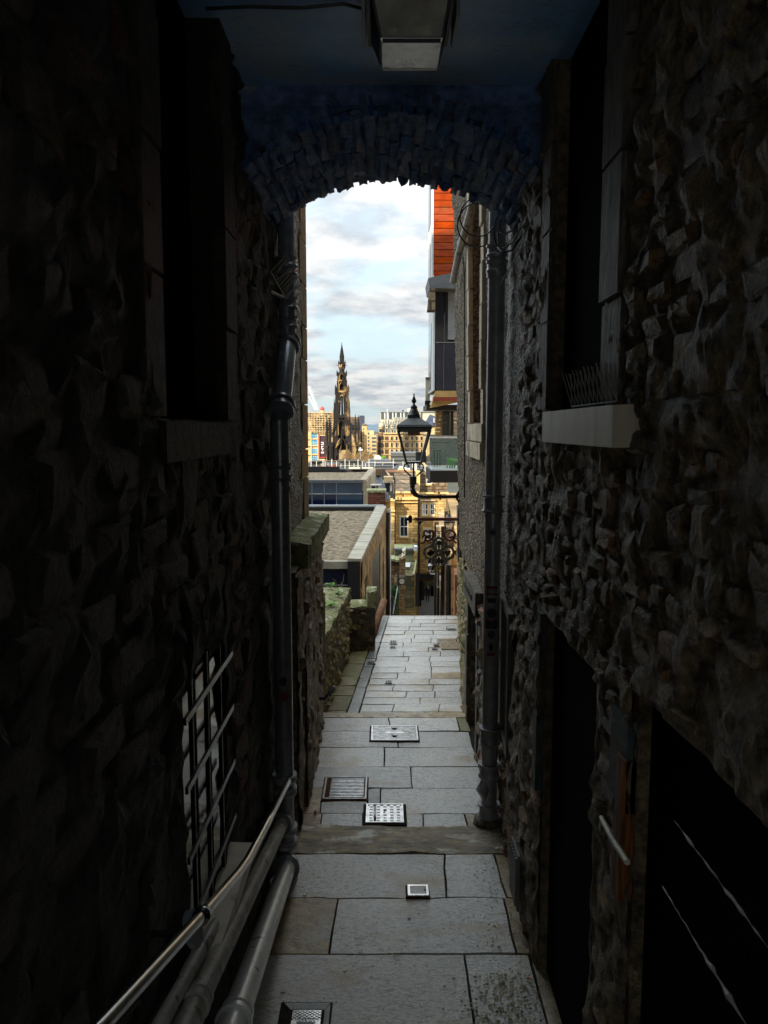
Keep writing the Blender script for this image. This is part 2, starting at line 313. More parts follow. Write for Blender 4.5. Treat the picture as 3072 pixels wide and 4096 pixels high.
mat('litter_white', (0.7, 0.68, 0.62), None, 0.6, 10, 0)
mat('litter_cream', (0.75, 0.70, 0.50), (0.25, 0.2, 0.1), 0.6, 30, 0)
mat('cig_orange', (0.65, 0.25, 0.06), None, 0.6, 10, 0)
mat('sticker_red', (0.32, 0.03, 0.03), None, 0.5, 30, 0)
mat('sticker_white', (0.30, 0.31, 0.31), (0.22, 0.23, 0.23), 0.5, 60, 0)
mat('sticker_dark', (0.03, 0.03, 0.035), None, 0.4, 30, 0)
mat('curtain', (0.62, 0.62, 0.60), (0.45, 0.46, 0.47), 0.8, 2, 0, lines=(0, 5, 0.8))
mat('vent_paint', (0.20, 0.19, 0.165), None, 0.5, 10, 0.1)

# ------------------------------------------------------------------ mesh helper
class MB:
    def __init__(s): s.v = []; s.f = []
    def add(s, vs, fs):
        o = len(s.v); s.v += [Vector(v) for v in vs]; s.f += [tuple(i + o for i in f) for f in fs]; return s
    def box(s, x0, x1, y0, y1, z0, z1):
        return s.hexa([(x0, y0, z0), (x1, y0, z0), (x1, y1, z0), (x0, y1, z0), (x0, y0, z1), (x1, y0, z1), (x1, y1, z1), (x0, y1, z1)])
    def hexa(s, p):
        return s.add(p, [(0, 3, 2, 1), (4, 5, 6, 7), (0, 1, 5, 4), (1, 2, 6, 5), (2, 3, 7, 6), (3, 0, 4, 7)])
    def prism(s, poly, off):
        n = len(poly); off = Vector(off); a = [Vector(p) for p in poly]
        return s.add(a + [p + off for p in a], [tuple(range(n))[::-1], tuple(range(n, 2 * n))] + [(i, (i + 1) % n, n + (i + 1) % n, n + i) for i in range(n)])
    def tube(s, pts, rad, seg=10, caps=True):
        pts = [Vector(p) for p in pts]; n = len(pts)
        if isinstance(rad, (int, float)): rad = [rad] * n
        o = len(s.v); last = None
        for i, p in enumerate(pts):
            t = (pts[min(i + 1, n - 1)] - pts[max(i - 1, 0)])
            if t.length < 1e-9: t = Vector((0, 0, 1))
            t.normalize()
            if last is None:
                a = Vector((0, 0, 1)) if abs(t.z) < 0.9 else Vector((1, 0, 0))
            else: a = last
            u = (a - t * a.dot(t)).normalized(); w = t.cross(u); last = u
            for k in range(seg):
                q = 2 * math.pi * k / seg
                s.v.append(p + (u * math.cos(q) + w * math.sin(q)) * rad[i])
        for i in range(n - 1):
            for k in range(seg):
                a0 = o + i * seg + k; a1 = o + i * seg + (k + 1) % seg
                s.f.append((a0, a1, a1 + seg, a0 + seg))
        if caps:
            s.f.append(tuple(o + k for k in range(seg))[::-1]); s.f.append(tuple(o + (n - 1) * seg + k for k in range(seg)))
        return s
    def lathe(s, c, prof, seg=12, rot=0.0, sq=None):
        # prof: (radius, z) list round a vertical axis at c
        c = Vector(c); o = len(s.v)
        for r, z in prof:
            for k in range(seg):
                q = 2 * math.pi * k / seg + rot
                s.v.append(c + Vector((r * math.cos(q), r * math.sin(q), z)))
        for i in range(len(prof) - 1):
            for k in range(seg):
                a0 = o + i * seg + k; a1 = o + i * seg + (k + 1) % seg
                s.f.append((a0, a1, a1 + seg, a0 + seg))
        s.f.append(tuple(o + k for k in range(seg))[::-1]); s.f.append(tuple(o + (len(prof) - 1) * seg + k for k in range(seg)))
        return s
    def build(s, name, m, parent=None, smooth=False, origin=None):
        me = bpy.data.meshes.new(name)
        o = bpy.data.objects.new(name, me)
        if parent is not None:
            root = parent
            while root.parent: root = root.parent
            loc = root.location
            o.parent = parent
        elif origin is not None:
            loc = Vector(origin); o.location = loc
        else:
            n = max(1, len(s.v)); loc = Vector((sum(v.x for v in s.v) / n, sum(v.y for v in s.v) / n, min(v.z for v in s.v)))
            o.location = loc
        me.from_pydata([v - loc for v in s.v], [], s.f)
        me.materials.append(MATS[m] if isinstance(m, str) else m)
        me.validate(); me.update()
        bm = bmesh.new(); bm.from_mesh(me); bmesh.ops.recalc_face_normals(bm, faces=bm.faces); bm.to_mesh(me); bm.free()
        if smooth:
            for p in me.polygons: p.use_smooth = True
            if smooth != True: me.set_sharp_from_angle(angle=R(smooth))
        COL.objects.link(o)
        return o

def thing(name, label, cat, loc, group=None):
    o = bpy.data.objects.new(name, None); COL.objects.link(o)
    o.location = loc; o.empty_display_size = 0.1
    o['label'] = label; o['category'] = cat
    if group: o['group'] = group
    return o
def tag(o, label, cat, group=None):
    o['label'] = label; o['category'] = cat
    if group: o['group'] = group
    return o
def struct(o, kind='structure'):
    o['kind'] = kind; return o
def copy_tree(o, parent=None):
    c = o.copy(); COL.objects.link(c)
    if parent is not None: c.parent = parent
    for ch in list(o.children): copy_tree(ch, c)
    return c
def mul(o, k):
    return Vector((o[0] * k, o[1] * k, o[2] * k))

def text_mesh(name, s, size, origin, ex, ey, m, parent, ext=0.001):
    cu = bpy.data.curves.new(name, 'FONT'); cu.body = s; cu.size = size; cu.extrude = ext; cu.align_x = 'CENTER'; cu.align_y = 'CENTER'
    to = bpy.data.objects.new(name, cu)
    me = bpy.data.meshes.new_from_object(to)
    bpy.data.objects.remove(to)
    ex = Vector(ex); ey = Vector(ey); ez = ex.cross(ey); og = Vector(origin)
    root = parent
    while root.parent: root = root.parent
    for v in me.vertices:
        v.co = og + ex * v.co.x + ey * v.co.y + ez * v.co.z - root.location
    me.materials.clear(); me.materials.append(MATS[m])
    o = bpy.data.objects.new(name, me); COL.objects.link(o); o.parent = parent
    return o

# ------------------------------------------------------------------ rubble wall builder
class Face:
    """a vertical wall face from A to B (ground plan), seen from the side of normal n"""
    def __init__(s, A, B, n_side):
        s.A = Vector((A[0], A[1], 0)); s.B = Vector((B[0], B[1], 0)); d = s.B - s.A; s.L = d.length; s.u = d.normalized()
        s.n = Vector((s.u.y, -s.u.x, 0)) * n_side
    def at(s, a, z, out=0.0):
        p = s.A + s.u * a + s.n * out; p.z = z; return p

def inside(a, z, ops, m=0.0):
    return any(o[0] - m < a < o[1] + m and o[2] - m < z < o[3] + m for o in ops)

def stone_mb(F, a, z, w, h, proud, rnd, mb=None):
    mb = mb or MB()
    hw, hh = w / 2, h / 2
    ch = 0.28
    base = [(-hw, -hh * (1 - ch)), (-hw * (1 - ch), -hh), (hw * (1 - ch), -hh), (hw, -hh * (1 - ch)), (hw, hh * (1 - ch)), (hw * (1 - ch), hh), (-hw * (1 - ch), hh), (-hw, hh * (1 - ch))]
    j = min(w, h) * 0.17
    o1 = [(x + rnd.uniform(-j, j), y + rnd.uniform(-j, j)) for x, y in base]
    p = proud * rnd.uniform(0.3, 1.25)
    ta, tz = rnd.uniform(-.35, .35), rnd.uniform(-.35, .35)
    vs = [F.at(a + x, z + y, -0.03) for x, y in o1]
    vs += [F.at(a + x * .93, z + y * .93, p * .30 * (1 + ta * x / hw + tz * y / hh)) for x, y in o1]
    vs += [F.at(a + x * .66, z + y * .66, p * (1 + ta * x / hw + tz * y / hh) * rnd.uniform(.55, 1.3)) for x, y in o1]
    vs += [F.at(a + rnd.uniform(-.1, .1) * w, z, p * 1.05)]
    fs = []
    for i in range(8):
        k = (i + 1) % 8
        fs += [(i, k, 8 + k, 8 + i), (8 + i, 8 + k, 16 + k, 16 + i), (16 + i, 16 + k, 24)]
    return mb.add(vs, fs)

def wall_face(thing_o, F, z0, z1, ops, m_mortar, m_stone, cw=(0.2, 0.42), chh=(0.12, 0.2), proud=0.03, core=0.35, cell=0.06, rough=0.02, limit=300, seed=1, stones=True, core_mat=None, eye=Vector((0, 0, 0)), zmax_st=None, stone_name='stone', skip=0.0):
    rnd = random.Random(seed)
    # mortar or render sheet
    na = max(2, int(F.L / cell)); nz = max(2, int((z1 - z0) / cell))
    av = sorted(set([F.L * i / na for i in range(na + 1)] + [v for o in ops for v in o[:2] if 0 < v < F.L]))
    zv = sorted(set([z0 + (z1 - z0) * i / nz for i in range(nz + 1)] + [v for o in ops for v in o[2:4] if z0 < v < z1]))
    mb = MB(); idx = {}
    def vid(i, k):
        if (i, k) not in idx:
            a, z = av[i], zv[k]
            q = F.at(a, z)
            edge = any(abs(a - e) < 1e-5 for o in ops for e in o[:2]) or any(abs(z - e) < 1e-5 for o in ops for e in o[2:4])
            d = noise.noise(Vector((q.x * 3 + seed, q.y * 3.5, q.z * 3.5))) * rough * 1.3 + noise.noise(Vector((q.x * 9 + seed, q.y * 11, q.z * 11))) * rough * 1.2 + noise.noise(Vector((q.x * 9 + seed, q.y * 27, q.z * 22))) * rough * .55
            d += rough * .15
            if edge: d *= 0.3
            idx[(i, k)] = len(mb.v); mb.v.append(F.at(a, z, d))
        return idx[(i, k)]
    for i in range(len(av) - 1):
        for k in range(len(zv) - 1):
            if inside((av[i] + av[i + 1]) / 2, (zv[k] + zv[k + 1]) / 2, ops): continue
            mb.f.append((vid(i, k), vid(i + 1, k), vid(i + 1, k + 1), vid(i, k + 1)))
    mb.build('mortar_face' if stones else 'render_face', m_mortar, thing_o, smooth=True)
    # core with its reveals
    cb_ = MB(); cuts = sorted(set([0, F.L] + [min(max(v, 0), F.L) for o in ops for v in o[:2]]))
    for a0, a1 in zip(cuts, cuts[1:]):
        if a1 - a0 < 1e-4: continue
        mid = (a0 + a1) / 2; zs = [z0]
        for o in sorted([o for o in ops if o[0] < mid < o[1]], key=lambda o: o[2]): zs += [max(z0, o[2]), min(z1, o[3])]
        zs.append(z1)
        for q in range(0, len(zs), 2):
            if zs[q + 1] - zs[q] > 1e-3:
                b0, b1 = zs[q], zs[q + 1]
                pts = [F.at(a0, b0, -.012), F.at(a1, b0, -.012), F.at(a1, b0, -core), F.at(a0, b0, -core), F.at(a0, b1, -.012), F.at(a1, b1, -.012), F.at(a1, b1, -core), F.at(a0, b1, -core)]
                cb_.hexa(pts)
    cb_.build('wall_core', core_mat or m_mortar, thing_o)
    if not stones: return
    lst = []
    z = z0 + 0.01
    while z < (zmax_st or z1) - 0.04:
        h = min(rnd.uniform(*chh), (zmax_st or z1) - z)
        a = rnd.uniform(-.1, 0.05)
        while a < F.L:
            w = rnd.uniform(*cw) * (0.8 + h / chh[1] * 0.3)
            hh = h * rnd.uniform(0.75, 0.98)
            ca, cz = a + w / 2, z + h / 2 + rnd.uniform(-.012, .012)
            if rnd.random() < skip: a += w; continue
            hh *= rnd.uniform(.7, 1.05); w2 = w * rnd.uniform(.7, 1.0); cz += rnd.uniform(-.02, .02)
            if 0.02 < ca - w * .4 and ca + w * .4 < F.L - 0.0 and not inside(ca, cz, ops, 0.0) and not any(o[0] - w * .42 < ca < o[1] + w * .42 and o[2] - h * .42 < cz < o[3] + h * .42 for o in ops):
                lst.append((ca, cz, w2 * .95, hh))
            a += w
        z += h
    def size(t):
        p = F.at(t[0], t[1]); d = p - eye; c = abs(d.normalized().dot(F.n))
        if ray_vis(p): return t[2] * t[3] * c / max(d.length_squared, .1)
        return -1
    lst.sort(key=size, reverse=True)
    for t in lst[:limit]:
        stone_mb(F, *t, proud, rnd).build(stone_name, m_stone, thing_o, smooth=32)
    if len(lst) > limit:
        rest = MB()
        for t in lst[limit:]: stone_mb(F, *t, proud, rnd, rest)
        o = rest.build('small_stones', m_stone, thing_o, smooth=32); struct(o, 'stuff')

def ray_vis(p):
    # inside the picture?
    f = p.y * CP - p.z * SP
    if f < 0.2: return False
    up = p.y * SP + p.z * CP
    return abs(p.x / f) < 0.52 and abs(up / f) < 0.69

# ================================================================== SETTING: terrain, sea, hills
def grid_sheet(name, m, x0, x1, y0, y1, nx, ny, zf, parent=None, smooth=True):
    mb = MB()
    for j in range(ny + 1):
        for i in range(nx + 1):
            x = x0 + (x1 - x0) * i / nx; y = y0 + (y1 - y0) * j / ny
            mb.v.append(Vector((x, y, zf(x, y))))
    for j in range(ny):
        for i in range(nx):
            a = j * (nx + 1) + i; mb.f.append((a, a + 1, a + nx + 2, a + nx + 1))
    return mb.build(name, m, parent, smooth=smooth, origin=None if parent else (0, 0, 0))
def ground_z(x, y):
    if y < 12: return -9.5
    if y < 66: return -9.5 - (y - 12) / 54 * 8.0
    if y < 130: return -17.5 - (y - 66) / 64 * 8.5
    return -26
mb = MB(); ys = [-300, -40, 12, 66, 130, 400, 1500, 6000]; xs = [-4000, -800, -100, 100, 800, 4000]
for y in ys:
    for x in xs: mb.v.append(Vector((x, y, ground_z(x, y))))
for j in range(len(ys) - 1):
    for i in range(len(xs) - 1):
        a = j * len(xs) + i; mb.f.append((a, a + 1, a + len(xs) + 1, a + len(xs)))
struct(mb.build('ground', 'earth', origin=(0, 0, 0)))
sea = MB(); sea.add([(-9000, 6000, -60), (9000, 6000, -60), (12000, 16000, -60), (-12000, 16000, -60)], [(0, 1, 2, 3)])
struct(sea.build('sea', 'sea', origin=(0, 0, 0)))
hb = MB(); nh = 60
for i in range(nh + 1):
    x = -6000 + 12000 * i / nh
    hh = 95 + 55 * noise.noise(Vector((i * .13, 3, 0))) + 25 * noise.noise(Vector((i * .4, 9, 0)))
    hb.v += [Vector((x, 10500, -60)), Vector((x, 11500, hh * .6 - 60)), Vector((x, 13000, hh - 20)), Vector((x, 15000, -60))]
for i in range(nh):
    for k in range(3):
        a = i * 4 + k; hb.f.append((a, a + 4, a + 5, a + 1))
struct(hb.build('hills', 'hill_haze_blue', smooth=True, origin=(0, 0, 0)))

# ================================================================== FLOOR OF THE CLOSE
ZA, ZB, ZC = -2.60, -2.76, -2.91
YA1 = G(1536, 3291, ZA).y          # far edge of the worn step
YB1 = G(1536, 2848, ZB).y          # far edge of the brown step strip
YC1 = G(1536, 2463, ZC).y          # brow of the stairs
XL_A, XR_A = -0.74, 0.80
close = MB()
close.box(XL_A, XR_A, 2.6, YA1 - .05, ZA - .5, ZA - .03).box(-.72, .9, YA1 - .05, YB1 - .03, ZB - .5, ZB - .03).box(-.95, 1.35, YB1 - .03, YC1 - .03, ZC - 1.2, ZC - .03)
floor = struct(close.build('close_floor', 'joint_dirt', origin=(0, 4, ZA)))

def slab(x0l, x1l, x0f, x1f, y0, y1, z, m='slab', th=0.05, gap=0.006, name='flagstone', wob=0.0035, rnd=random.Random(3), nx=None, dish=0.0):
    """flagstone: near edge y0 runs x0l..x1l, far edge y1 runs x0f..x1f"""
    nx = nx or max(2, int((x1l - x0l) / 0.12)); ny = max(2, int((y1 - y0) / 0.12))
    mb = MB(); g = gap
    tilt = rnd.uniform(-1, 1) * 0.004; tl2 = rnd.uniform(-1, 1) * .004; dz = rnd.uniform(-.002, .003)
    for j in range(ny + 1):
        for i in range(nx + 1):
            a, b = i / nx, j / ny
            X0 = x0l + (x0f - x0l) * b + g; X1 = x1l + (x1f - x1l) * b - g
            x = X0 + (X1 - X0) * a; y = y0 + g + (y1 - y0 - 2 * g) * b
            e = min(a, 1 - a) * (X1 - X0); e2 = min(b, 1 - b) * (y1 - y0)
            drop = -.006 if (i in (0, nx) or j in (0, ny)) else 0
            x += noise.noise(Vector((x * 14, y * 14, 5))) * .012 * (1 if i in (0, nx) else 0)
            y += noise.noise(Vector((x * 12, y * 12, 8))) * .013 * (1 if j in (0, ny) else 0)
            zz_ = z + dz + tilt * (a - .5) + tl2 * (b - .5) + drop + noise.noise(Vector((x * 5, y * 5, z))) * wob - dish * (1 - (2 * a - 1) ** 2) * b
            mb.v.append(Vector((x, y, zz_)))
    n1_ = nx + 1
    for j in range(ny):
        for i in range(nx):
            q = j * n1_ + i; mb.f.append((q, q + 1, q + n1_ + 1, q + n1_))
    ring = [i for i in range(n1_)] + [j * n1_ + nx for j in range(1, ny + 1)] + [ny * n1_ + i for i in range(nx - 1, -1, -1)] + [j * n1_ for j in range(ny - 1, 0, -1)]
    o = len(mb.v)
    for r in ring: mb.v.append(Vector((mb.v[r].x, mb.v[r].y, z - th)))
    for k in range(len(ring)):
        k2 = (k + 1) % len(ring); mb.f.append((ring[k], o + k, o + k2, ring[k2]))
    return mb.build(name, m, floor, smooth=40)

def gx(sx, sy, z): return G(sx, sy, z).x
def gy(sy, z): return G(1536, sy, z).y
# --- section A (nearest): rows given by the joints seen in the photograph
rowsA = [(2.62, gy(3812, ZA)), (gy(3812, ZA), gy(3588, ZA)), (gy(3588, ZA), gy(3413, ZA))]
def rowA(k, cuts, mats):
    y0, y1 = rowsA[k]
    for i in range(len(cuts) - 1):
        slab(cuts[i][0], cuts[i + 1][0], cuts[i][1], cuts[i + 1][1], y0, y1, ZA, mats[i])
rowA(0, [(XL_A, XL_A), (gx(1885, 4096, ZA), gx(1855, 3815, ZA)), (.72, .72), (XR_A, XR_A)], ['slab', 'slab', 'slab_brown'])
rowA(1, [(XL_A, XL_A), (gx(1318, 3800, ZA), gx(1350, 3590, ZA)), (.66, .66), (XR_A, XR_A)], ['slab_brown', 'slab', 'slab_brown'])
rowA(2, [(XL_A, XL_A), (gx(1790, 3585, ZA), gx(1775, 3415, ZA)), (.68, .68), (XR_A, XR_A)], ['slab', 'slab', 'slab_brown'])
slab(XL_A, .82, XL_A, .82, gy(3413, ZA), YA1, ZA + .004, 'step_stone', th=.2, wob=.012, name='step_tread', nx=22, dish=.022)
# --- section B
yb = [gy(v, ZB) for v in (3330, 3252, 3151, 3063, 2987, 2923, 2869)]
def rowB(k, cuts, mats=None):
    y0, y1 = yb[k], yb[k + 1]
    if k == 0: y0 = YA1 - .02
    for i in range(len(cuts) - 1):
        slab(cuts[i], cuts[i + 1], cuts[i], cuts[i + 1], y0, y1, ZB, (mats or ['slab'] * 9)[i])
def bx(sx, sy): return gx(sx, sy, ZB)
rowB(0, [-.60, bx(1285, 3260), bx(1452, 3260), bx(1622, 3260), bx(1692, 3260), bx(1860, 3260), .80], ['slab_brown', 'slab', 'joint_dirt', 'slab', 'slab', 'slab_brown'])
rowB(1, [-.60, bx(1286, 3200), bx(1470, 3200), bx(1524, 3200), bx(1930, 3200)], ['slab_brown', 'slab', 'kerb_stone', 'slab'])
rowB(2, [-.60, bx(1645, 3107), .78], ['slab', 'slab'])
rowB(3, [-.61, bx(1537, 3025), .78])
rowB(4, [-.61, bx(1590, 2955), .78])
rowB(5, [-.61, bx(1556, 2895), .70, .80], ['slab', 'slab', 'slab_moss'])
slab(-.62, bx(1589, 2860), -.62, bx(1589, 2860), yb[6], YB1, ZB + .003, 'slab_brown', th=.16, name='step_tread')
slab(bx(1589, 2860), .82, bx(1589, 2860), .82, yb[6], YB1, ZB + .003, 'slab_brown', th=.16, name='step_tread')
# --- section C: long setts between the kerb channel and the wall
rc = random.Random(12)
def cL(y): return gx(1440, 2840, ZC) + (gx(1557, 2463, ZC) - gx(1440, 2840, ZC)) * (y - gy(2840, ZC)) / (YC1 - gy(2840, ZC))
def cR(y): return .82 + max(0, y - 7.2) / (YC1 - 7.2) * .37
nrow = 21; y0 = YB1 - .02
hs = [(YC1 - y0) / nrow * rc.uniform(.93, 1.07) for _ in range(nrow)]; kf = (YC1 - y0) / sum(hs)
for r in range(nrow):
    y1 = y0 + hs[r] * kf
    W = cR(y0) - cL(y0); cuts = [0, *(sorted([rc.uniform(.2, .45), rc.uniform(.58, .85)]) if r % 3 else [rc.uniform(.35, .65)]), 1]
    for i in range(len(cuts) - 1):
        l0 = cL(y0) + W * cuts[i]; l1 = cL(y0) + W * cuts[i + 1]
        W2 = cR(y1) - cL(y1); f0 = cL(y1) + W2 * cuts[i]; f1 = cL(y1) + W2 * cuts[i + 1]
        slab(l0, l1, f0, f1, y0, y1, ZC, 'slab_brown' if (i == len(cuts) - 2 and rc.random() < .16) else 'slab', rnd=rc, gap=.005)
    y0 = y1
y0 = YB1 - .02
while y0 < YC1 - .1:
    y1 = min(YC1, y0 + rc.uniform(.28, .5))
    kw = .125
    slab(cL(y0) - kw, cL(y0) - .006, cL(y1) - kw, cL(y1) - .006, y0, y1, ZC + .004, 'kerb_stone', name='kerb_stone', rnd=rc)
    y0 = y1
y0 = YB1 - .02
while y0 < 9.9:
    y1 = min(9.9, y0 + rc.uniform(.3, .55)); y1 = 9.9 if 9.9 - y1 < .2 else y1
    cut = rc.uniform(.4, .6)
    a0, a1 = -.68 + (y0 - 7.2) * .06, -.68 + (y1 - 7.2) * .06
    b0, b1 = cL(y0) - .13, cL(y1) - .13
    slab(a0, b0, a1, b1, y0, y1, ZC, 'slab_moss', rnd=rc)
    y0 = y1
slab(-.28, cL(9.9) - .13, .12, cL(YC1) - .13, 9.9, YC1, ZC, 'slab_moss', rnd=rc)

# stairs below the brow and under the viewer
st = MB(); z = ZC; y = YC1 - .03
st.box(-.55, 1.4, y - .05, y + .1, z - .6, z - .012)
y += .1
while z > -4.3:
    z -= .19; st.box(-.3, 1.5, y, y + .30, z - 1.2, z); y += .30
n = 0
while y < 66:
    w = (y - 12) / 54
    z2 = -4.3 + (y - 14) / 52 * -12.9
    st.box(-.3 + w * 1.6, 1.6 + w * 3.6, y, y + 1.3, z2 - 1.0, z2); y += 1.3
struct(st.build('lower_steps', 'stair_stone', origin=(0, 14, -5)))
land = struct(grid_sheet('landing', 'stair_stone', -1.5, 9, 65.5, 84, 4, 30, lambda x, y: -17.0 + (0.02 if int(y * 2) % 2 else 0)))
us = MB()
us.box(-.9, .95, 2.3, 2.6, ZA - .2, ZA + .15)
for k, (yy, zz_) in enumerate([(2.0, .3), (1.7, .45), (1.4, .6), (1.1, .75), (.8, .9), (-1.3, 1.0)]):
    us.box(-.9, .95, yy, [2.3, 2.0, 1.7, 1.4, 1.1, .8][k], ZA - .2, ZA + zz_)
struct(us.build('upper_steps', 'step_stone', origin=(0, 1, ZA)))

# ================================================================== COVERS AND GRATES IN THE PAVING
def gb(sx, sy, z, up=0.0): return G(sx, sy, z) + Vector((0, 0, up))
# long chequered cover
def cover_frame(root, x0, x1, y0, y1, z, w, m, up=.012, name='frame'):
    mb = MB(); mb.box(x0, x1, y0, y0 + w, z - .02, z + up).box(x0, x1, y1 - w, y1, z - .02, z + up).box(x0, x0 + w, y0 + w, y1 - w, z - .02, z + up).box(x1 - w, x1, y0 + w, y1 - w, z - .02, z + up)
    return mb.build(name, m, root)
p0 = gb(1484, 2966, ZB); p1 = gb(1674, 2907, ZB); x0, x1, y0, y1 = p0.x, gx(1674, 2966, ZB), p0.y, p1.y
cv = thing('inspection_cover', 'long rectangular iron cover with a basketweave of ribs in the middle of the paving', 'drain cover', (x0, y0, ZB))
MB().box(x0 - .016, x1 + .012, y0 - .012, y1 + .010, ZB - .02, ZB + .006).build('bedding', 'joint_dirt', cv)
cover_frame(cv, x0, x1, y0, y1, ZB, .014, 'iron_bright', .014)
MB().box(x0 + .014, x1 - .014, y0 + .014, y1 - .014, ZB, ZB + .009).build('plate', 'iron_cover', cv)
nx_, ny_ = 7, 7; cw_ = (x1 - x0 - .04) / nx_; ch_ = (y1 - y0 - .04) / ny_
rb = MB()
for i in range(nx_):
    for j in range(ny_):
        ax = x0 + .02 + i * cw_; ay = y0 + .02 + j * ch_
        if j == 3 and 2 <= i <= 4: continue
        if i == 3 and j in (1, 5): continue
        if (i + j) % 2 == 0:
            for k in range(5): rb.box(ax + cw_ * (k + .1) / 5, ax + cw_ * (k + .6) / 5, ay + .003, ay + ch_ - .003, ZB + .009, ZB + .014)
        else:
            for k in range(3): rb.box(ax + .003, ax + cw_ - .003, ay + ch_ * (k + .15) / 3, ay + ch_ * (k + .65) / 3, ZB + .009, ZB + .014)
rb.box(x0 + .02 + 2 * cw_, x0 + .02 + 5 * cw_, y0 + .02 + 3 * ch_, y0 + .02 + 3.9 * ch_, ZB + .009, ZB + .015)
struct(rb.build('ribs', 'iron_bright', cv), 'stuff')
for j in (1, 5):
    MB().box(x0 + .03 + 3 * cw_, x0 + .01 + 4 * cw_, y0 + .025 + j * ch_, y0 + .015 + (j + 1) * ch_, ZB + .009, ZB + .011).build('keyhole', 'black_void', cv)
# bar grating
p = [gb(1289, 3202, ZB), gb(1462, 3206, ZB), gb(1474, 3118, ZB), gb(1312, 3114, ZB)]
x0, x1, y0, y1 = p[0].x, gx(1465, 3202, ZB), p[0].y, p[3].y
gr = thing('drain_grate', 'square iron drain grate with long bars beside the dark slab near the left wall', 'drain grate', (x0, y0, ZB))
MB().box(x0 - .012, x1 + .012, y0 - .012, y1 + .010, ZB - .02, ZB + .0055).build('bedding', 'rust', gr)
cover_frame(gr, x0, x1, y0, y1, ZB, .012, 'iron_cover', .016)
MB().box(x0 + .02, x1 - .02, y0 + .02, y1 - .02, ZB, ZB + .007).build('pit', 'black_void', gr)
for k in range(13):
    yy = y0 + .026 + (y1 - y0 - .05) * (k + .5) / 13
    MB().hexa([(x0 + .022, yy - .006, ZB + .006), (x1 - .022, yy - .005, ZB + .006), (x1 - .022, yy + .003, ZB + .006), (x0 + .022, yy + .001, ZB + .006),
               (x0 + .022, yy - .006, ZB + .014), (x1 - .022, yy - .005, ZB + .014), (x1 - .022, yy + .003, ZB + .014), (x0 + .022, yy + .001, ZB + .014)]).build('grate_bar', 'iron_bright', gr)
MB().box(x0 + .013, x0 + .05, y0 + .014, y1 - .014, ZB + .007, ZB + .0148).build('rust_patch', 'rust', gr)
# studded square cover, half hidden by the step
p0 = gb(1463, 3284, ZB); x0, x1 = p0.x, gx(1615, 3284, ZB); y1 = gy(3222, ZB); y0 = y1 - .27
cv = thing('inspection_cover', 'pale square iron cover with raised studs just below the worn step', 'drain cover', (x0, y0, ZB))
MB().box(x0 - .022, x1 + .022, y0 - .02, y1 + .010, ZB - .02, ZB + .006).build('bedding', 'joint_dirt', cv)
cover_frame(cv, x0, x1, y0, y1, ZB, .012, 'iron_bright', .016)
MB().box(x0 + .012, x1 - .012, y0 + .012, y1 - .012, ZB, ZB + .009).build('plate', 'iron_bright', cv)
W = x1 - x0 - .03; H = y1 - y0 - .03
for i, fx in enumerate((.04, .26, .46, .66, .86)):
    for j in range(6):
        if i == 2 and j == 3:
            MB().box(x0 + .015 + W * fx, x0 + .015 + W * (fx + .06), y0 + .015 + H * (j + .3) / 6, y0 + .015 + H * (j + .6) / 6, ZB + .009, ZB + .0105).build('keyhole', 'black_void', cv); continue
        ax, ay = x0 + .015 + W * fx, y0 + .015 + H * (j + .2) / 6
        MB().box(ax, ax + W * .10, ay, ay + H * .09, ZB + .009, ZB + .018).build('stud', 'iron_bright', cv)
MB().box(x0 + .018 + W * .155, x0 + .018 + W * .235, y0 + .03, y1 - .02, ZB + .009, ZB + .011).build('letter_strip', 'rust', cv)
text_mesh('lettering', 'CHESSTEEL', .032, (x0 + .018 + W * .195, (y0 + y1) / 2 + .03, ZB + .0125), (0, 1, 0), (-1, 0, 0), 'iron_bright', cv)
# small white toby cover
p0 = gb(1632, 3590, ZA); x0, x1 = gx(1632, 3590, ZA), gx(1716, 3590, ZA); y0, y1 = gy(3590, ZA), gy(3547, ZA)
cv = thing('stopcock_cover', 'small pale rectangular metal lid let into the slab at mid floor', 'drain cover', (x0, y0, ZA))
MB().box(x0 - .012, x1 + .006, y0 - .004, y1 + .006, ZA - .02, ZA + .006).build('bedding', 'rust', cv)
cover_frame(cv, x0, x1, y0, y1, ZA, .014, 'iron_bright', .014)
MB().box(x0 + .018, x1 - .018, y0 + .018, y1 - .018, ZA, ZA + .013).build('lid', 'white_paint', cv)
MB().lathe((x1 - .02, (y0 + y1) / 2, ZA), [(.006, 0), (.006, .0145)], 8).build('keyhole', 'black_void', cv)
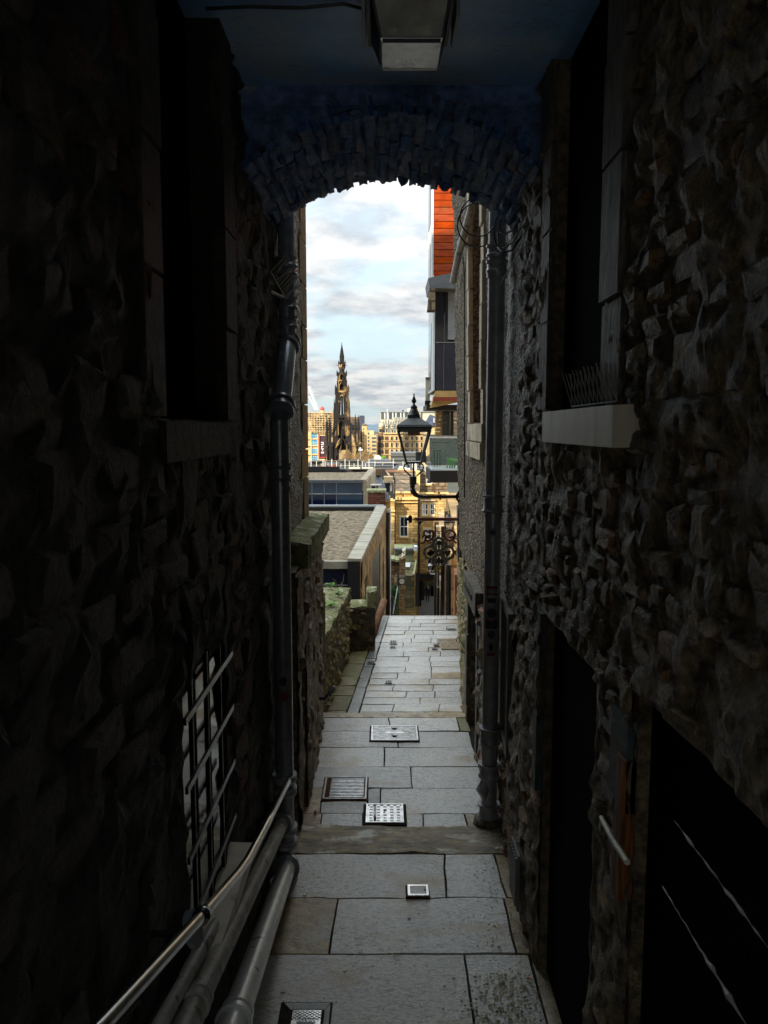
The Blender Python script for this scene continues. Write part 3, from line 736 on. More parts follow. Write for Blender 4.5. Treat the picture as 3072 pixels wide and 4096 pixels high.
# WATER cover at the bottom of the picture
x0, x1 = gx(1172, 4052, ZA), gx(1286, 4058, ZA); y1 = gy(4050, ZA); y0 = y1 - .15
cv = thing('stopcock_cover', 'small cover with diamond grid and the word WATER in the lowest slab', 'drain cover', (x0, y0, ZA))
MB().box(x0 - .06, x1 + .045, y0 - .06, y1 + .055, ZA - .03, ZA + .0065).build('bedding', 'joint_dirt', cv)
cs_ = MB(); cs_.hexa([(x0 - .045, y1 + .045, ZA), (x1 + .035, y1 + .045, ZA), (x1 + .012, y1 + .006, ZA), (x0 - .012, y1 + .006, ZA), (x0 - .045, y1 + .045, ZA + .012), (x1 + .035, y1 + .045, ZA + .012), (x1 + .012, y1 + .006, ZA + .010), (x0 - .012, y1 + .006, ZA + .010)])
cs_.build('collar', 'kerb_stone', cv)
MB().hexa([(x1 + .013, y0 - .03, ZA), (x1 + .036, y0 - .05, ZA), (x1 + .036, y1 + .04, ZA), (x1 + .013, y1 + .004, ZA), (x1 + .013, y0 - .03, ZA + .012), (x1 + .036, y0 - .05, ZA + .012), (x1 + .036, y1 + .04, ZA + .012), (x1 + .013, y1 + .004, ZA + .01)]).build('collar', 'kerb_stone', cv)
MB().box(x0, x1, y0, y1, ZA, ZA + .011).build('plate', 'iron_bright', cv)
gd = MB()
for k in range(-6, 9):
    for s in (-1, 1):
        xa = x0 + k * .022; xb = xa + s * .075; ya, yb_ = y1 - .004, y1 - .058
        t0, t1 = 0.0, 1.0
        if min(xa, xb) < x0 or max(xa, xb) > x1:
            # clip to plate
            def tx(xv): return (xv - xa) / (xb - xa)
            c = sorted([tx(x0), tx(x1)]); t0, t1 = max(0, c[0]), min(1, c[1])
            if t1 - t0 < .05: continue
        A = Vector((xa + (xb - xa) * t0, ya + (yb_ - ya) * t0, ZA + .0115)); B = Vector((xa + (xb - xa) * t1, ya + (yb_ - ya) * t1, ZA + .0115))
        gd.tube([A, B], .0012, 4)
gd.build('diamond_grid', 'black_void', cv)
MB().box(x0 + .025, x1 - .025, y0, y1 - .048, ZA + .011, ZA + .0135).build('name_plate', 'black_paint', cv)
text_mesh('lettering', 'WATER', .026, ((x0 + x1) / 2, y1 - .064, ZA + .0145), (-1, 0, 0), (0, -1, 0), 'iron_bright', cv, .0004)
# small patches in the far paving
for (a, b, c, d, lb, big) in [(1558, 2565, 1588, 2578, 'small square access cover left of centre in the setts', 0), (1560, 2586, 1582, 2593, 'tiny square lid nearer than the small access cover in the setts', 0),
                              (1540, 2725, 1568, 2735, 'tiny dark lid in the nearer long setts left of centre', 0), (1735, 2578, 1758, 2585, 'tiny lid left of the large double access cover', 0), (1728, 2594, 1750, 2600, 'tiny lid just below the other tiny lid near the large cover', 0),
                              (1468, 2649, 1502, 2658, 'narrow grated gully set in the kerb channel', 0), (1790, 2516, 1825, 2521, 'tiny lid in the farthest setts by the right wall', 0)]:
    x0, x1 = gx(a, d, ZC), gx(c, d, ZC); y0, y1 = gy(d, ZC), gy(b, ZC)
    cv = thing('small_cover', lb, 'drain cover', (x0, y0, ZC))
    cover_frame(cv, x0, x1, y0, y1, ZC, .008, 'iron_cover', .012)
    MB().box(x0 + .008, x1 - .008, y0 + .008, y1 - .008, ZC, ZC + .0085).build('plate', 'joint_dirt', cv)
    s_ = MB()
    for k in range(4): s_.box(x0 + (x1 - x0) * (k + .3) / 4, x0 + (x1 - x0) * (k + .7) / 4, y0 + .012, y1 - .012, ZC + .0085, ZC + .012)
    s_.build('ribs', 'iron_cover', cv)
x0, x1 = gx(1765, 2598, ZC), gx(1850, 2598, ZC); y0, ym, y1 = gy(2598, ZC), gy(2575, ZC), gy(2557, ZC)
cv = thing('inspection_cover', 'brownish double access cover with fine ribs at the right edge of the far setts', 'drain cover', (x0, y0, ZC))
cover_frame(cv, x0, x1, y0, ym, ZC, .012, 'slab_brown', .012)
cover_frame(cv, x0 - .03, x1 - .02, ym + .004, y1, ZC, .012, 'slab_brown', .012)
MB().box(x0 + .012, x1 - .012, y0 + .012, ym - .012, ZC, ZC + .0085).build('plate', 'rust', cv)
MB().box(x0 - .018, x1 - .032, ym + .016, y1 - .012, ZC, ZC + .0085).build('plate', 'rust', cv)
s_ = MB()
for k in range(16):
    xa = x0 + .015 + (x1 - x0 - .03) * k / 16; s_.box(xa, xa + .009, y0 + .014, ym - .014, ZC + .0085, ZC + .012)
    xa = x0 - .015 + (x1 - x0 - .03) * k / 16; s_.box(xa, xa + .009, ym + .018, y1 - .014, ZC + .0085, ZC + .012)
struct(s_.build('ribs', 'slab_brown', cv), 'stuff')

# ================================================================== LEFT WALL OF THE PASSAGE
XLW, XRW = -0.66, 0.735
def near_left():
    F = Face((XLW, -.4), (XLW, 4.75), 1)
    o = thing('left_passage_wall', 'sooty rubble wall, deep shade put into its colour, with two window openings along the left of the passage', 'stone wall', (XLW, 2, -3))
    y2a = lambda y: y + .4
    ops = [(y2a(2.28), y2a(3.12), .03, 1.7), (y2a(2.42), y2a(3.05), -1.75, -.85)]
    wall_face(o, F, -3.0, 1.62, ops, 'harling_sooty_shade', 'rubble_sooty_shade', cw=(.2, .42), chh=(.12, .22), proud=.020, rough=.028, seed=3, cell=.06)
    return o, F
LW, LF = near_left()
# jambs, sills, glass of the two left windows
def jamb_strip(root, F, a0, a1, z0, z1, proud=.012, m='jamb_stone', name='jamb', rnd=random.Random(5), h=(.28, .42)):
    z = z0
    while z < z1 - .05:
        hh = min(rnd.uniform(*h), z1 - z)
        if z1 - z - hh < .1: hh = z1 - z
        q = proud * rnd.uniform(.7, 1.3)
        mb = MB(); e = .006
        mb.hexa([F.at(a0, z + e, -.03), F.at(a1, z + e, -.03), F.at(a1, z + e, q), F.at(a0, z + e, q), F.at(a0, z + hh - e, -.03), F.at(a1, z + hh - e, -.03), F.at(a1, z + hh - e, q), F.at(a0, z + hh - e, q)])
        mb.build(name, m, root); z += hh
jamb_strip(LW, LF, 3.12  + .4 + .002, 3.34  + .4, .03, 1.6, .028, 'rubble_sooty_shade')
jamb_strip(LW, LF, 2.10  + .4, 2.28  + .4 - .002, .03, 1.6, .028, 'rubble_sooty_shade')
def sill(root, F, a0, a1, z0, z1, out, m, name='sill'):
    mb = MB(); mb.hexa([F.at(a0, z0, -.2), F.at(a1, z0, -.2), F.at(a1, z0, out), F.at(a0, z0, out), F.at(a0, z1, -.2), F.at(a1, z1, -.2), F.at(a1, z1 - .01, out), F.at(a0, z1 - .01, out)])
    return mb.build(name, m, root)
sill(LW, LF, 2.22  + .4, 3.16  + .4, -.10, .032, .035, 'rubble_sooty_shade')
def pane(root, F, a0, a1, z0, z1, depth, m, name='glass'):
    return MB().hexa([F.at(a0, z0, -depth), F.at(a1, z0, -depth), F.at(a1, z0, -depth - .01), F.at(a0, z0, -depth - .01), F.at(a0, z1, -depth), F.at(a1, z1, -depth), F.at(a1, z1, -depth - .01), F.at(a0, z1, -depth - .01)]).build(name, m, root)
pane(LW, LF, 2.28  + .4, 3.12  + .4, .03, 1.62, .10, 'black_void', 'shade_sheet')  # black sheet puts the window opening's shade into colour
pane(LW, LF, 2.42  + .4, 3.05  + .4, -1.75, -.85, .014, 'window_mirror')
sill(LW, LF, 2.12  + .4, 3.12  + .4, -1.83, -1.755, .10, 'sill_stone')
# iron grille in front of the lower window
gg = thing('window_grille', 'black iron grille of crossed bars in front of the lower left window', 'grille', (XLW, 2.4, -1.7))
for yy in (2.50, 2.72, 2.94):
    MB().box(XLW + .004, XLW + .020, yy - .016, yy + .016, -1.76, -.80).build('upright_bar', 'black_void', gg)
    MB().box(XLW + .019, XLW + .022, yy - .018, yy - .014, -1.76, -.80).build('bar_edge', 'pipe_dirty', gg)
for zz_ in (-.93, -1.16, -1.40, -1.64):
    MB().box(XLW + .020, XLW + .030, 2.36, 3.12, zz_ - .012, zz_ + .012).build('cross_bar', 'black_paint', gg)

# ------- right wall of the passage
def near_right():
    F = Face((XRW, -.4), (XRW, 4.20), -1)
    o = thing('right_passage_wall', 'rugged dark rubble wall with a high window and a low doorway along the right of the passage', 'stone wall', (XRW, 2, -3))
    ops = [(2.56  + .4, 3.45  + .4, .075, 1.62), (2.57  + .4, 3.45  + .4, -3.0, -.84), (1.15  + .4, 2.17  + .4, -3.0, -.75)]
    wall_face(o, F, -3.0, 1.62, ops, 'harling', 'rubble', cw=(.10, .26), chh=(.055, .13), proud=.017, rough=.027, seed=8, cell=.022, skip=.18)
    return o, F
RW, RF = near_right()
jamb_strip(RW, RF, 3.452  + .4, 3.62  + .4, .08, 1.6, .02)
jamb_strip(RW, RF, 2.36  + .4, 2.558  + .4, .09, 1.6, .03)
pane(RW, RF, 2.56  + .4, 3.45  + .4, .07, 1.62, .06, 'black_void', 'shade_sheet')  # near-flush black sheet stands in for the shade of this opening
sl = sill(RW, RF, 2.235  + .4, 3.22  + .4, -.055, .078, .075, 'sill_stone', 'window_sill')
# doorway: black sheets holding the shade of both recesses, and a painted far jamb
pane(RW, RF, 2.57  + .4, 3.45  + .4, -3.0, -.84, .05, 'black_void', 'doorway_fill')  # black sheet in place of the doorway's shade
pane(RW, RF, 1.15  + .4, 2.17  + .4, -3.0, -.75, .05, 'black_void', 'doorway_fill')  # second recess: its shade is a black sheet too
jamb_strip(RW, RF, 3.452  + .4, 3.53  + .4, -1.7, -.84, .02, 'teal_paint')
jamb_strip(RW, RF, 2.18  + .4, 2.35  + .4, -1.15, -.85, .02, 'teal_paint')
MB().hexa([RF.at(2.18  + .4, -1.42, -.02), RF.at(2.25  + .4, -1.42, -.02), RF.at(2.25  + .4, -1.42, .03), RF.at(2.18  + .4, -1.42, .03), RF.at(2.18  + .4, -.98, -.02), RF.at(2.25  + .4, -.98, -.02), RF.at(2.25  + .4, -.98, .026), RF.at(2.18  + .4, -.98, .03)]).build('wood_strip', 'orange_wood', RW)
# leaning pale slat on the pier
a = WX(2405, 3270, XRW - .05); b = WX(2510, 3450, XRW - .055)
tag(MB().tube([a, (a + b) / 2 + Vector((-.004, 0, 0)), b], [.008, .010, .009], 6).build('wall_strap', 'sill_stone'), 'pale chipped slanting strap fixed on the stone pier between the two dark doorways', 'strap')
# worn rail in the near right recess
for zz_, ya, yb_ in ((-.96, 1.25, 1.80), (-1.17, 1.30, 1.86)):
    rr_ = random.Random(int(-zz_ * 100)); n_ = 26
    pts_ = [Vector((XRW - .02 + rr_.uniform(-.001, .001), ya + (yb_ - ya) * q / n_, zz_ + rr_.uniform(-.0015, .0015))) for q in range(n_ + 1)]
    rad_ = [max(.0006, .0042 * abs(noise.noise(Vector((q * .45, zz_ * 9, 2)))) * 2.2) * min(1, q / 3 + .2, (n_ - q) / 3 + .2) for q in range(n_ + 1)]
    tag(MB().tube(pts_, rad_, 6).build('wall_rail', 'pipe_dirty'), 'upper worn metal rail in the black recess at lower right' if zz_ > -1 else 'lower worn metal rail in the black recess at lower right', 'rail', 'worn rails in the right recess')
# vent in the foot of the wall
vt = thing('wall_vent', 'pale ribbed air vent low in the right rubble wall', 'vent', (XRW, 3.8, ZA + .2))
MB().box(XRW - .05, XRW - .038, 3.72, 3.92, ZA + .12, ZA + .42).build('plate', 'vent_paint', vt)
for k in range(6): MB().box(XRW - .06, XRW - .05, 3.735 + k * .03, 3.75 + k * .03, ZA + .14, ZA + .40).build('rib', 'vent_paint', vt)

# bird spikes on both ledges
def spikes(label, pts, hfun, loc, base_m='pipe_black'):
    t = thing('bird_spikes', label, 'bird spikes', loc, 'bird deterrent spikes on ledges')
    rnd = random.Random(4)
    MB().tube([pts[0], pts[-1]], .003, 4).build('base_strip', 'cable', t)
    for i, p in enumerate(pts):
        for s in (-1, 1):
            d = hfun(i, s)
            MB().tube([p, p + d], .0021, 4).build('spike', 'spike', t)
    return t
pts = [Vector((XRW - .045, 2.30 + k * .05, .08)) for k in range(12)]
spikes('row of thin bird spikes standing on the pale right window sill', pts, lambda i, s: Vector((-.012 + .02 * s, (.045 if s > 0 else .055) * (1 if s > 0 else .2) + .01, .115 + (i % 3) * .004)), (XRW, 2.3, .08))
pts = [Vector((-.60 + k * .0, 4.05 + k * .06, .80 - .004 * k)) for k in range(11)]
spikes('tangle of bird spikes across the left downpipe below the arch', [p + Vector((.02, 0, 0)) for p in pts], lambda i, s: Vector((.07 + .02 * (i % 2), .015 * s, .07 + .015 * (i % 3))), (-.6, 4, .8))

# ================================================================== WALLS JUST OUTSIDE THE ARCH
o = thing('pebbledash_wall', 'dark pebbledashed strip of wall under the arch behind the right downpipe', 'wall', (.76, 4.3, -1))
wall_face(o, Face((.745, 4.20), (.79, 4.97), -1), -1.05, 1.62, [], 'pebbledash_dark', None, stones=False, cell=.04, rough=.012, core=.3)
o = thing('rubble_wall', 'brown rubble foot wall with a barred window right of the downpipe', 'stone wall', (.76, 4.3, -3))
Fg = Face((.745, 4.20), (.79, 4.97), -1)
wall_face(o, Fg, -3.0, -1.05, [(.22, .62, -1.95, -1.10)], 'harling', 'rubble', cw=(.12, .25), chh=(.08, .16), proud=.03, seed=5, cell=.05)
pane(o, Fg, .22, .62, -1.95, -1.10, .06, 'window_dark')
wf = MB()
for a0, a1, b0, b1 in ((.20, .23, -1.97, -1.08), (.61, .64, -1.97, -1.08), (.23, .61, -1.97, -1.93), (.23, .61, -1.12, -1.08)):
    wf.hexa([Fg.at(a0, b0, -.04), Fg.at(a1, b0, -.04), Fg.at(a1, b0, .03), Fg.at(a0, b0, .03), Fg.at(a0, b1, -.04), Fg.at(a1, b1, -.04), Fg.at(a1, b1, .03), Fg.at(a0, b1, .03)])
wf.build('window_frame', 'vent_paint', o)
for k in range(5):
    c = .28 + k * .07
    MB().tube([Fg.at(c, -1.94, 0), Fg.at(c, -1.11, 0)], .007, 5).build('window_bar', 'pipe_dirty', o)

# right, beyond the arch
F3 = Face((.795, 4.97), (.875, 8.95), -1)
o = thing('pebbledash_house', 'tall pebbledashed house wall rising on the right beyond the arch', 'building', (.85, 6, -1.5))
wall_face(o, F3, -1.42, 4.6, [(6.35 - 4.97, 7.25 - 4.97, .05, 2.15)], 'pebbledash', None, stones=False, cell=.045, rough=.012, core=.4)
win3 = (6.35 - 4.97, 7.25 - 4.97, .05, 2.15)
jamb_strip(o, F3, win3[1] + .002, win3[1] + .16, .05, 2.3, .03, 'strip_pale', 'window_surround')
jamb_strip(o, F3, win3[0] - .16, win3[0] - .002, -.1, 2.3, .03, 'strip_pale', 'window_surround')
jamb_strip(o, F3, win3[0] - .16, win3[1] + .16, -.26, .045, .035, 'strip_pale', 'window_surround', h=(.1, .15))
pane(o, F3, win3[0], win3[1], .05, 2.15, .12, 'strip_red', 'window_frame')
MB().hexa([F3.at(win3[0] + .3, .05, -.118), F3.at(win3[0] + .36, .05, -.118), F3.at(win3[0] + .36, .05, -.02), F3.at(win3[0] + .3, .05, -.02), F3.at(win3[0] + .3, 2.15, -.118), F3.at(win3[0] + .36, 2.15, -.118), F3.at(win3[0] + .36, 2.15, -.02), F3.at(win3[0] + .3, 2.15, -.02)]).build('mullion', 'strip_pale', o)
for ch in o.children:
    for v in ch.data.vertices:
        wy, wz = v.co.y + o.location.y, v.co.z + o.location.z
        v.co.x -= .030 * (wz + .8) * max(0, min(1, (wy - 4.97) / 3.98))
# back side so it is a body
MB().box(1.12, 6, 4.97, 8.9, -9, 4.6).build('house_body', 'mass_wall', o)

F4 = Face((.79, 4.97), (.80, 7.25), -1)
o = thing('doorway_wall', 'stone ground floor wall with a low dark doorway under a carved lintel on the right', 'stone wall', (.85, 6, -3))
wall_face(o, F4, -3.2, -1.42, [(6.30 - 4.97, 7.02 - 4.97, -3.2, -1.52)], 'harling', 'rubble', cw=(.16, .3), chh=(.1, .18), proud=.03, seed=15, cell=.06)
pane(o, F4, 6.30 - 4.97, 7.02 - 4.97, -3.2, -1.52, .22, 'door_wood', 'doorway_fill')
jamb_strip(o, F4, 6.20 - 4.97, 6.298 - 4.97, -2.9, -1.5, .02, 'teal_paint', 'door_jamb')
jamb_strip(o, F4, 7.022 - 4.97, 7.15 - 4.97, -2.9, -1.5, .02, 'jamb_stone', 'door_jamb')
MB().hexa([F4.at(1.2, -1.54, -.1), F4.at(2.2, -1.54, -.1), F4.at(2.2, -1.54, .05), F4.at(1.2, -1.54, .05), F4.at(1.2, -1.34, -.1), F4.at(2.2, -1.34, -.1), F4.at(2.2, -1.34, .05), F4.at(1.2, -1.34, .05)]).build('lintel', 'jamb_stone', o)
text_mesh('lettering', 'BLISSIT BE GOD', .085, F4.at(1.7, -1.43, .056), -F4.u, (0, 0, 1), 'jamb_stone', o, .004)

F5 = Face((.80, 7.25), (1.19, YC1 + .3), -1)
o = thing('lower_right_wall', 'brown rubble wall foot running down the right side of the far setts', 'stone wall', (1, 9, -3))
wall_face(o, F5, -4.2, -1.42, [(1.75, 2.3, -2.9, -1.75)], 'harling', 'rubble_lit', cw=(.18, .36), chh=(.1, .19), proud=.03, seed=25, cell=.08)
pane(o, F5, 1.75, 2.3, -2.9, -1.75, .2, 'black_void', 'doorway_fill')
o = thing('stone_house', 'tall dark stone house corner carrying the street lamp bracket on the right', 'building', (1.2, 10, -1.5))
MB().hexa([(.90, 8.96, -1.42), (3.5, 8.96, -1.42), (3.5, YC1 + .25, -1.42), (1.22, YC1 + .25, -1.42), (.90, 8.96, 4.4), (3.5, 8.96, 4.4), (3.5, YC1 + .25, 4.4), (1.22, YC1 + .25, 4.4)]).build('wall', 'strip_pale', o)
MB().tube([(.905, 8.9, -1.5), (.905, 8.9, 4.5)], .03, 8).build('corner_pipe', 'black_paint', o)

# left, beyond the arch
F6 = Face((-.66, 4.75), (-.665, 6.55), 1)
o = thing('pebbledash_house', 'pebbledashed house wall with a stone edge coloured golden for reflected light on the left beyond the arch', 'building', (-.7, 5.5, -1))
wall_face(o, F6, -.80, 4.6, [], 'pebbledash_dark', None, stones=False, cell=.045, rough=.012, core=.5, core_mat='golden_stone')
rnd = random.Random(2); z = -.8
while z < 4.3:
    h = rnd.uniform(.22, .4); w = rnd.choice([.28, .42, .34])
    e = .006
    MB().hexa([F6.at(1.8 - w, z + e, -.02), F6.at(1.812, z + e, -.02), F6.at(1.812, z + e, .02), F6.at(1.8 - w, z + e, .012), F6.at(1.8 - w, z + h - e, -.02), F6.at(1.812, z + h - e, -.02), F6.at(1.812, z + h - e, .02), F6.at(1.8 - w, z + h - e, .012)]).build('quoin', 'golden_stone', o)  # golden colour stands in for light reflected onto this edge
    z += h
MB().box(-6, -1.17, 4.75, 6.5, -9, 4.6).build('house_body', 'mass_wall', o)
F7 = Face((-.545, 4.75), (-.590, 7.12), 1)
o = thing('lower_left_wall', 'dark lower wall with a mossy stone coping on the left just outside the arch', 'stone wall', (-.6, 6, -3))
wall_face(o, F7, -3.2, -.90, [(.25, .62, -3.2, -1.5)], 'harling', 'rubble', cw=(.18, .34), chh=(.1, .2), proud=.025, seed=35, cell=.06, core=.12)
pane(o, F7, .25, .62, -3.2, -1.5, .08, 'door_wood', 'doorway_fill')
def lump_slab(root, x0, x1, y0, y1, z0, z1, m, name, amp=.03, nx=10, ny=14, sd=0.0, parentless=False):
    mb = MB()
    for j in range(ny + 1):
        for i in range(nx + 1):
            a, b = i / nx, j / ny
            x = x0 + (x1 - x0) * a; y = y0 + (y1 - y0) * b
            e = min(1, min(a, 1 - a, b, 1 - b) * 8)
            mb.v.append(Vector((x + (noise.noise(Vector((y * 4, sd, 1))) * amp * .8 if i in (0, nx) else 0), y, z1 - (1 - e) * .02 + noise.noise(Vector((x * 6 + sd, y * 6, 3))) * amp)))
    n1_ = nx + 1
    for j in range(ny):
        for i in range(nx):
            q = j * n1_ + i; mb.f.append((q, q + 1, q + n1_ + 1, q + n1_))
    ring = [i for i in range(n1_)] + [j * n1_ + nx for j in range(1, ny + 1)] + [ny * n1_ + i for i in range(nx - 1, -1, -1)] + [j * n1_ for j in range(ny - 1, 0, -1)]
    o_ = len(mb.v)
    for r in ring: mb.v.append(Vector((mb.v[r].x, mb.v[r].y, z0)))
    for k in range(len(ring)): mb.f.append((ring[k], o_ + k, o_ + (k + 1) % len(ring), ring[(k + 1) % len(ring)]))
    mb.f.append(tuple(range(o_, o_ + len(ring)))[::-1])
    return mb.build(name, m, root, smooth=45)
lump_slab(o, -1.3, -.50, 5.0, 6.95, -.92, -.74, 'moss_stone', 'coping', amp=.035, nx=8, ny=20)
# broken pier beyond it
o = thing('broken_pier', 'short broken rubble pier at the end of the dark lower wall', 'stone wall', (-.65, 7.3, -3))
lump_slab(o, -.75, -.600, 7.12, 7.5, -3.2, -1.62, 'rubble_mid', 'pier_body', amp=.06, nx=4, ny=5)
lump_slab(o, -.72, -.615, 7.16, 7.46, -1.60, -1.44, 'moss_stone', 'cap_stone', amp=.05, nx=4, ny=4)

# rubble boundary wall, lit tone in its stone colour
F8 = Face((-.63, 7.3), (-.455, 9.85), 1)
o = thing('garden_wall', 'low rubble wall, lit tone put into its stones, with weeds growing on its top, left of the setts', 'stone wall', (-.55, 8.5, -3.3))
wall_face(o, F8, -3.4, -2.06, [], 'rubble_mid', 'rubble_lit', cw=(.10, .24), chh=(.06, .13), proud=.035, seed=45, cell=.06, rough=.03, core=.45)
sl = lump_slab(o, -1.08, -.59, 7.45, 9.8, -2.10, -2.04, 'moss_stone', 'wall_top', amp=.03, nx=8, ny=22)
me = sl.data
for v in me.vertices:  # follow the slant of the wall
    wy = v.co.y + o.location.y; v.co.x += (wy - 7.4) * .066
F9 = Face((-.455, 9.86), (-.115, 9.90), 1)
o = thing('cross_wall', 'short dark rubble wall with a taller end pier crossing below the flat roof', 'stone wall', (-.3, 9.9, -3.3))
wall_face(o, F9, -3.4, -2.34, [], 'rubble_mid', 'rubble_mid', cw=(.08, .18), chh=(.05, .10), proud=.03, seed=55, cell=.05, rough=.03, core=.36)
lump_slab(o, -.45, -.22, 9.88, 10.25, -2.36, -2.30, 'moss_stone', 'wall_top', amp=.03, nx=6, ny=6)
lump_slab(o, -.235, -.10, 9.87, 10.25, -2.34, -2.11, 'moss_stone', 'cap_stone', amp=.04, nx=5, ny=6)
a = P(1484, 2545, 10.4); b = P(1522, 2445, 11.4)
tag(MB().tube([a + Vector((0, 0, -.05)), b, b + Vector((.05, .6, .02))], .055, 14).build('copper_pipe', 'copper_brown', smooth=True), 'fat brown pipe lying slantwise at the foot of the modern building', 'pipe')
MB()

# weeds on the garden wall
rw = random.Random(9)
def weed(name, label, base, n, h, spread, m='leaf', leaf=.035, stems=1):
    t = thing(name, label, 'plant', base)
    stm = MB(); lf = MB(); base = Vector(base)
    for s in range(stems):
        tip = base + Vector((rw.uniform(-spread, spread) * (.3 if stems == 1 else 1), rw.uniform(-spread, spread), h * rw.uniform(.6, 1)))
        mid = (base + tip) / 2 + Vector((rw.uniform(-.01, .01), 0, .01))
        stm.tube([base, mid, tip], [.004, .003, .0015], 5)
        for k in range(n):
            f = rw.uniform(.25, 1); p = base.lerp(tip, f); an = rw.uniform(0, 6.28)
            d = Vector((math.cos(an), math.sin(an), rw.uniform(-.1, .6))).normalized(); L = leaf * rw.uniform(.6, 1.2)
            sd_ = d.cross(Vector((0, 0, 1))).normalized() * L * .38
            q = [p, p + d * L * .5 + sd_, p + d * L, p + d * L * .5 - sd_]
            q[1].z += L * .1; q[3].z += L * .1
            lf.add(q, [(0, 1, 2), (0, 2, 3)])
    stm.build('stem', 'leaf' if m == 'leaf' else m, t); lf.build('leaves', m, t)
    return t
zt = -2.03
weed('weed', 'bright green leafy sapling standing on the garden wall top', G(1352, 2385, zt), 18, .17, .03, leaf=.05)
weed('weed', 'low green leafy clump at the back left of the garden wall top', G(1322, 2352, zt), 12, .07, .06, leaf=.045, stems=3)
weed('weed', 'spread of small green leaves round the foot of the sapling', G(1358, 2382, zt), 9, .04, .09, leaf=.035, stems=6)
weed('weed', 'grassy green tuft at the near left of the garden wall top', G(1320, 2425, zt), 8, .05, .09, leaf=.04, stems=8)
t = thing('dry_stems', 'bare brown dried stems behind the sapling on the garden wall', 'plant', G(1365, 2350, zt))
for (a, b) in (((1362, 2350), (1376, 2296)), ((1345, 2352), (1330, 2312)), ((1345, 2352), (1340, 2318)), ((1372, 2345), (1362, 2330)), ((1380, 2352), (1402, 2350))):
    A = G(a[0], a[1], zt); B = P(b[0], b[1], A.y)
    MB().tube([A, (A + B) / 2 + Vector((.012, 0, 0)), B], [.004, .003, .0015], 4).build('stem', 'dry_stem', t)

# ================================================================== ARCH AND CEILING
CEIL = 1.56
o = thing('passage_ceiling', 'low plaster ceiling, blue shade cast put into its colour, over the near end of the passage', 'ceiling', (0, 2, CEIL))
grid_sheet('plaster', 'plaster_blue_cast', -1.02, 1.09, -1.25, 3.74, 16, 40, lambda x, y: CEIL + noise.noise(Vector((x * 1.5, y * 1.5, 0))) * .006, o)
Y_A0, Y_A1 = 3.71, 4.70
xc, hw_, rise, zcr = .05, .70, .25, 1.445
Rr = (hw_ ** 2 + rise ** 2) / (2 * rise); zc0 = zcr - Rr; half = math.asin(hw_ / Rr)
arch = thing('rubble_arch', 'shallow vault of rough dark rubble spanning the mouth of the passage', 'arch', (xc, 4.2, zcr))
def ap(t, y, r): return Vector((xc + (Rr + r) * math.sin(t), y, zc0 + (Rr + r) * math.cos(t)))
mb = MB(); na, nd = 44, 22
for j in range(nd + 1):
    for i in range(na + 1):
        t = -half * 1.12 + 2 * half * 1.12 * i / na; y = Y_A0 + (Y_A1 - Y_A0) * j / nd
        r = -noise.noise(Vector((t * 8, y * 5, 1))) * .03 - noise.noise(Vector((t * 22, y * 14, 4))) * .018 + .012
        mb.v.append(ap(t, y, r))
for j in range(nd):
    for i in range(na):
        q = j * (na + 1) + i; mb.f.append((q, q + 1, q + na + 2, q + na + 1))
mb.build('mortar_bed', 'rubble_blue_cast', arch, smooth=True)
# front wall over the vault (towards the viewer) and outer wall over it
NN = 30
for y, th in ((Y_A0 - .004, .05), (Y_A1 - .06, .05)):
    fw = MB()
    for i in range(NN + 1):
        t = -half * 1.12 + 2 * half * 1.12 * i / NN
        a_ = ap(t, y, .03)
        fw.v += [a_, Vector((a_.x, y, 1.75)), a_ + Vector((0, th, 0)), Vector((a_.x, y + th, 1.75))]
    for i in range(NN):
        q = i * 4; fw.f += [(q, q + 4, q + 5, q + 1), (q + 2, q + 3, q + 7, q + 6), (q, q + 2, q + 6, q + 4)]
    fw.build('spandrel', 'rubble_blue_cast', arch)
ra = random.Random(31); ncol = 27
for i in range(ncol):
    y = Y_A0 + ra.uniform(-.02, .02); col_dn = ra.uniform(.0, .022)
    while y < Y_A1 - .06:
        L_ = ra.uniform(.16, .42); yb_ = min(y + L_, Y_A1 + ra.uniform(-.01, .02))
        if Y_A1 - yb_ < .1: yb_ = Y_A1 + ra.uniform(-.02, .02)
        tm = (i + .5) / ncol
        t0 = -half * 1.08 + 2 * half * 1.08 * (i + ra.uniform(.0, .22)) / ncol; t1 = -half * 1.08 + 2 * half * 1.08 * (i + ra.uniform(.78, 1.0)) / ncol
        dn = ra.uniform(.004, .026) + col_dn
        if ra.random() < .18: dn *= .2
        mb = MB(); g = 3
        for a in range(g + 1):
            for b_ in range(g + 1):
                e = 0 if a in (0, g) or b_ in (0, g) else 1
                tt = t0 + (t1 - t0) * a / g + ra.uniform(-.008, .008); yy = y + (yb_ - y) * b_ / g + ra.uniform(-.012, .012)
                mb.v.append(ap(tt, yy, -dn * (.35 + .65 * e) + ra.uniform(-.006, .006)))
        for a in range(g):
            for b_ in range(g):
                q = a * (g + 1) + b_; mb.f.append((q, q + 1, q + g + 2, q + g + 1))
        ring = [0, 1, 2, 3, 7, 11, 15, 14, 13, 12, 8, 4]; o_ = len(mb.v)
        for q in ring:
            v = mb.v[q]; d = (v - Vector((xc, v.y, zc0))).normalized(); mb.v.append(v + d * .09)
        for k in range(12): mb.f.append((ring[k], o_ + k, o_ + (k + 1) % 12, ring[(k + 1) % 12]))
        mb.build('vault_stone', 'rubble_blue_cast', arch, smooth=50)
        y = yb_ + ra.uniform(.005, .03)
# the plastered piece of wall above the arch front up to the ceiling
MB().box(-.8, .9, Y_A0 - .006, Y_A0 - .002, zcr + .03, CEIL + .02).build('plaster_band', 'rubble_blue_cast', arch)

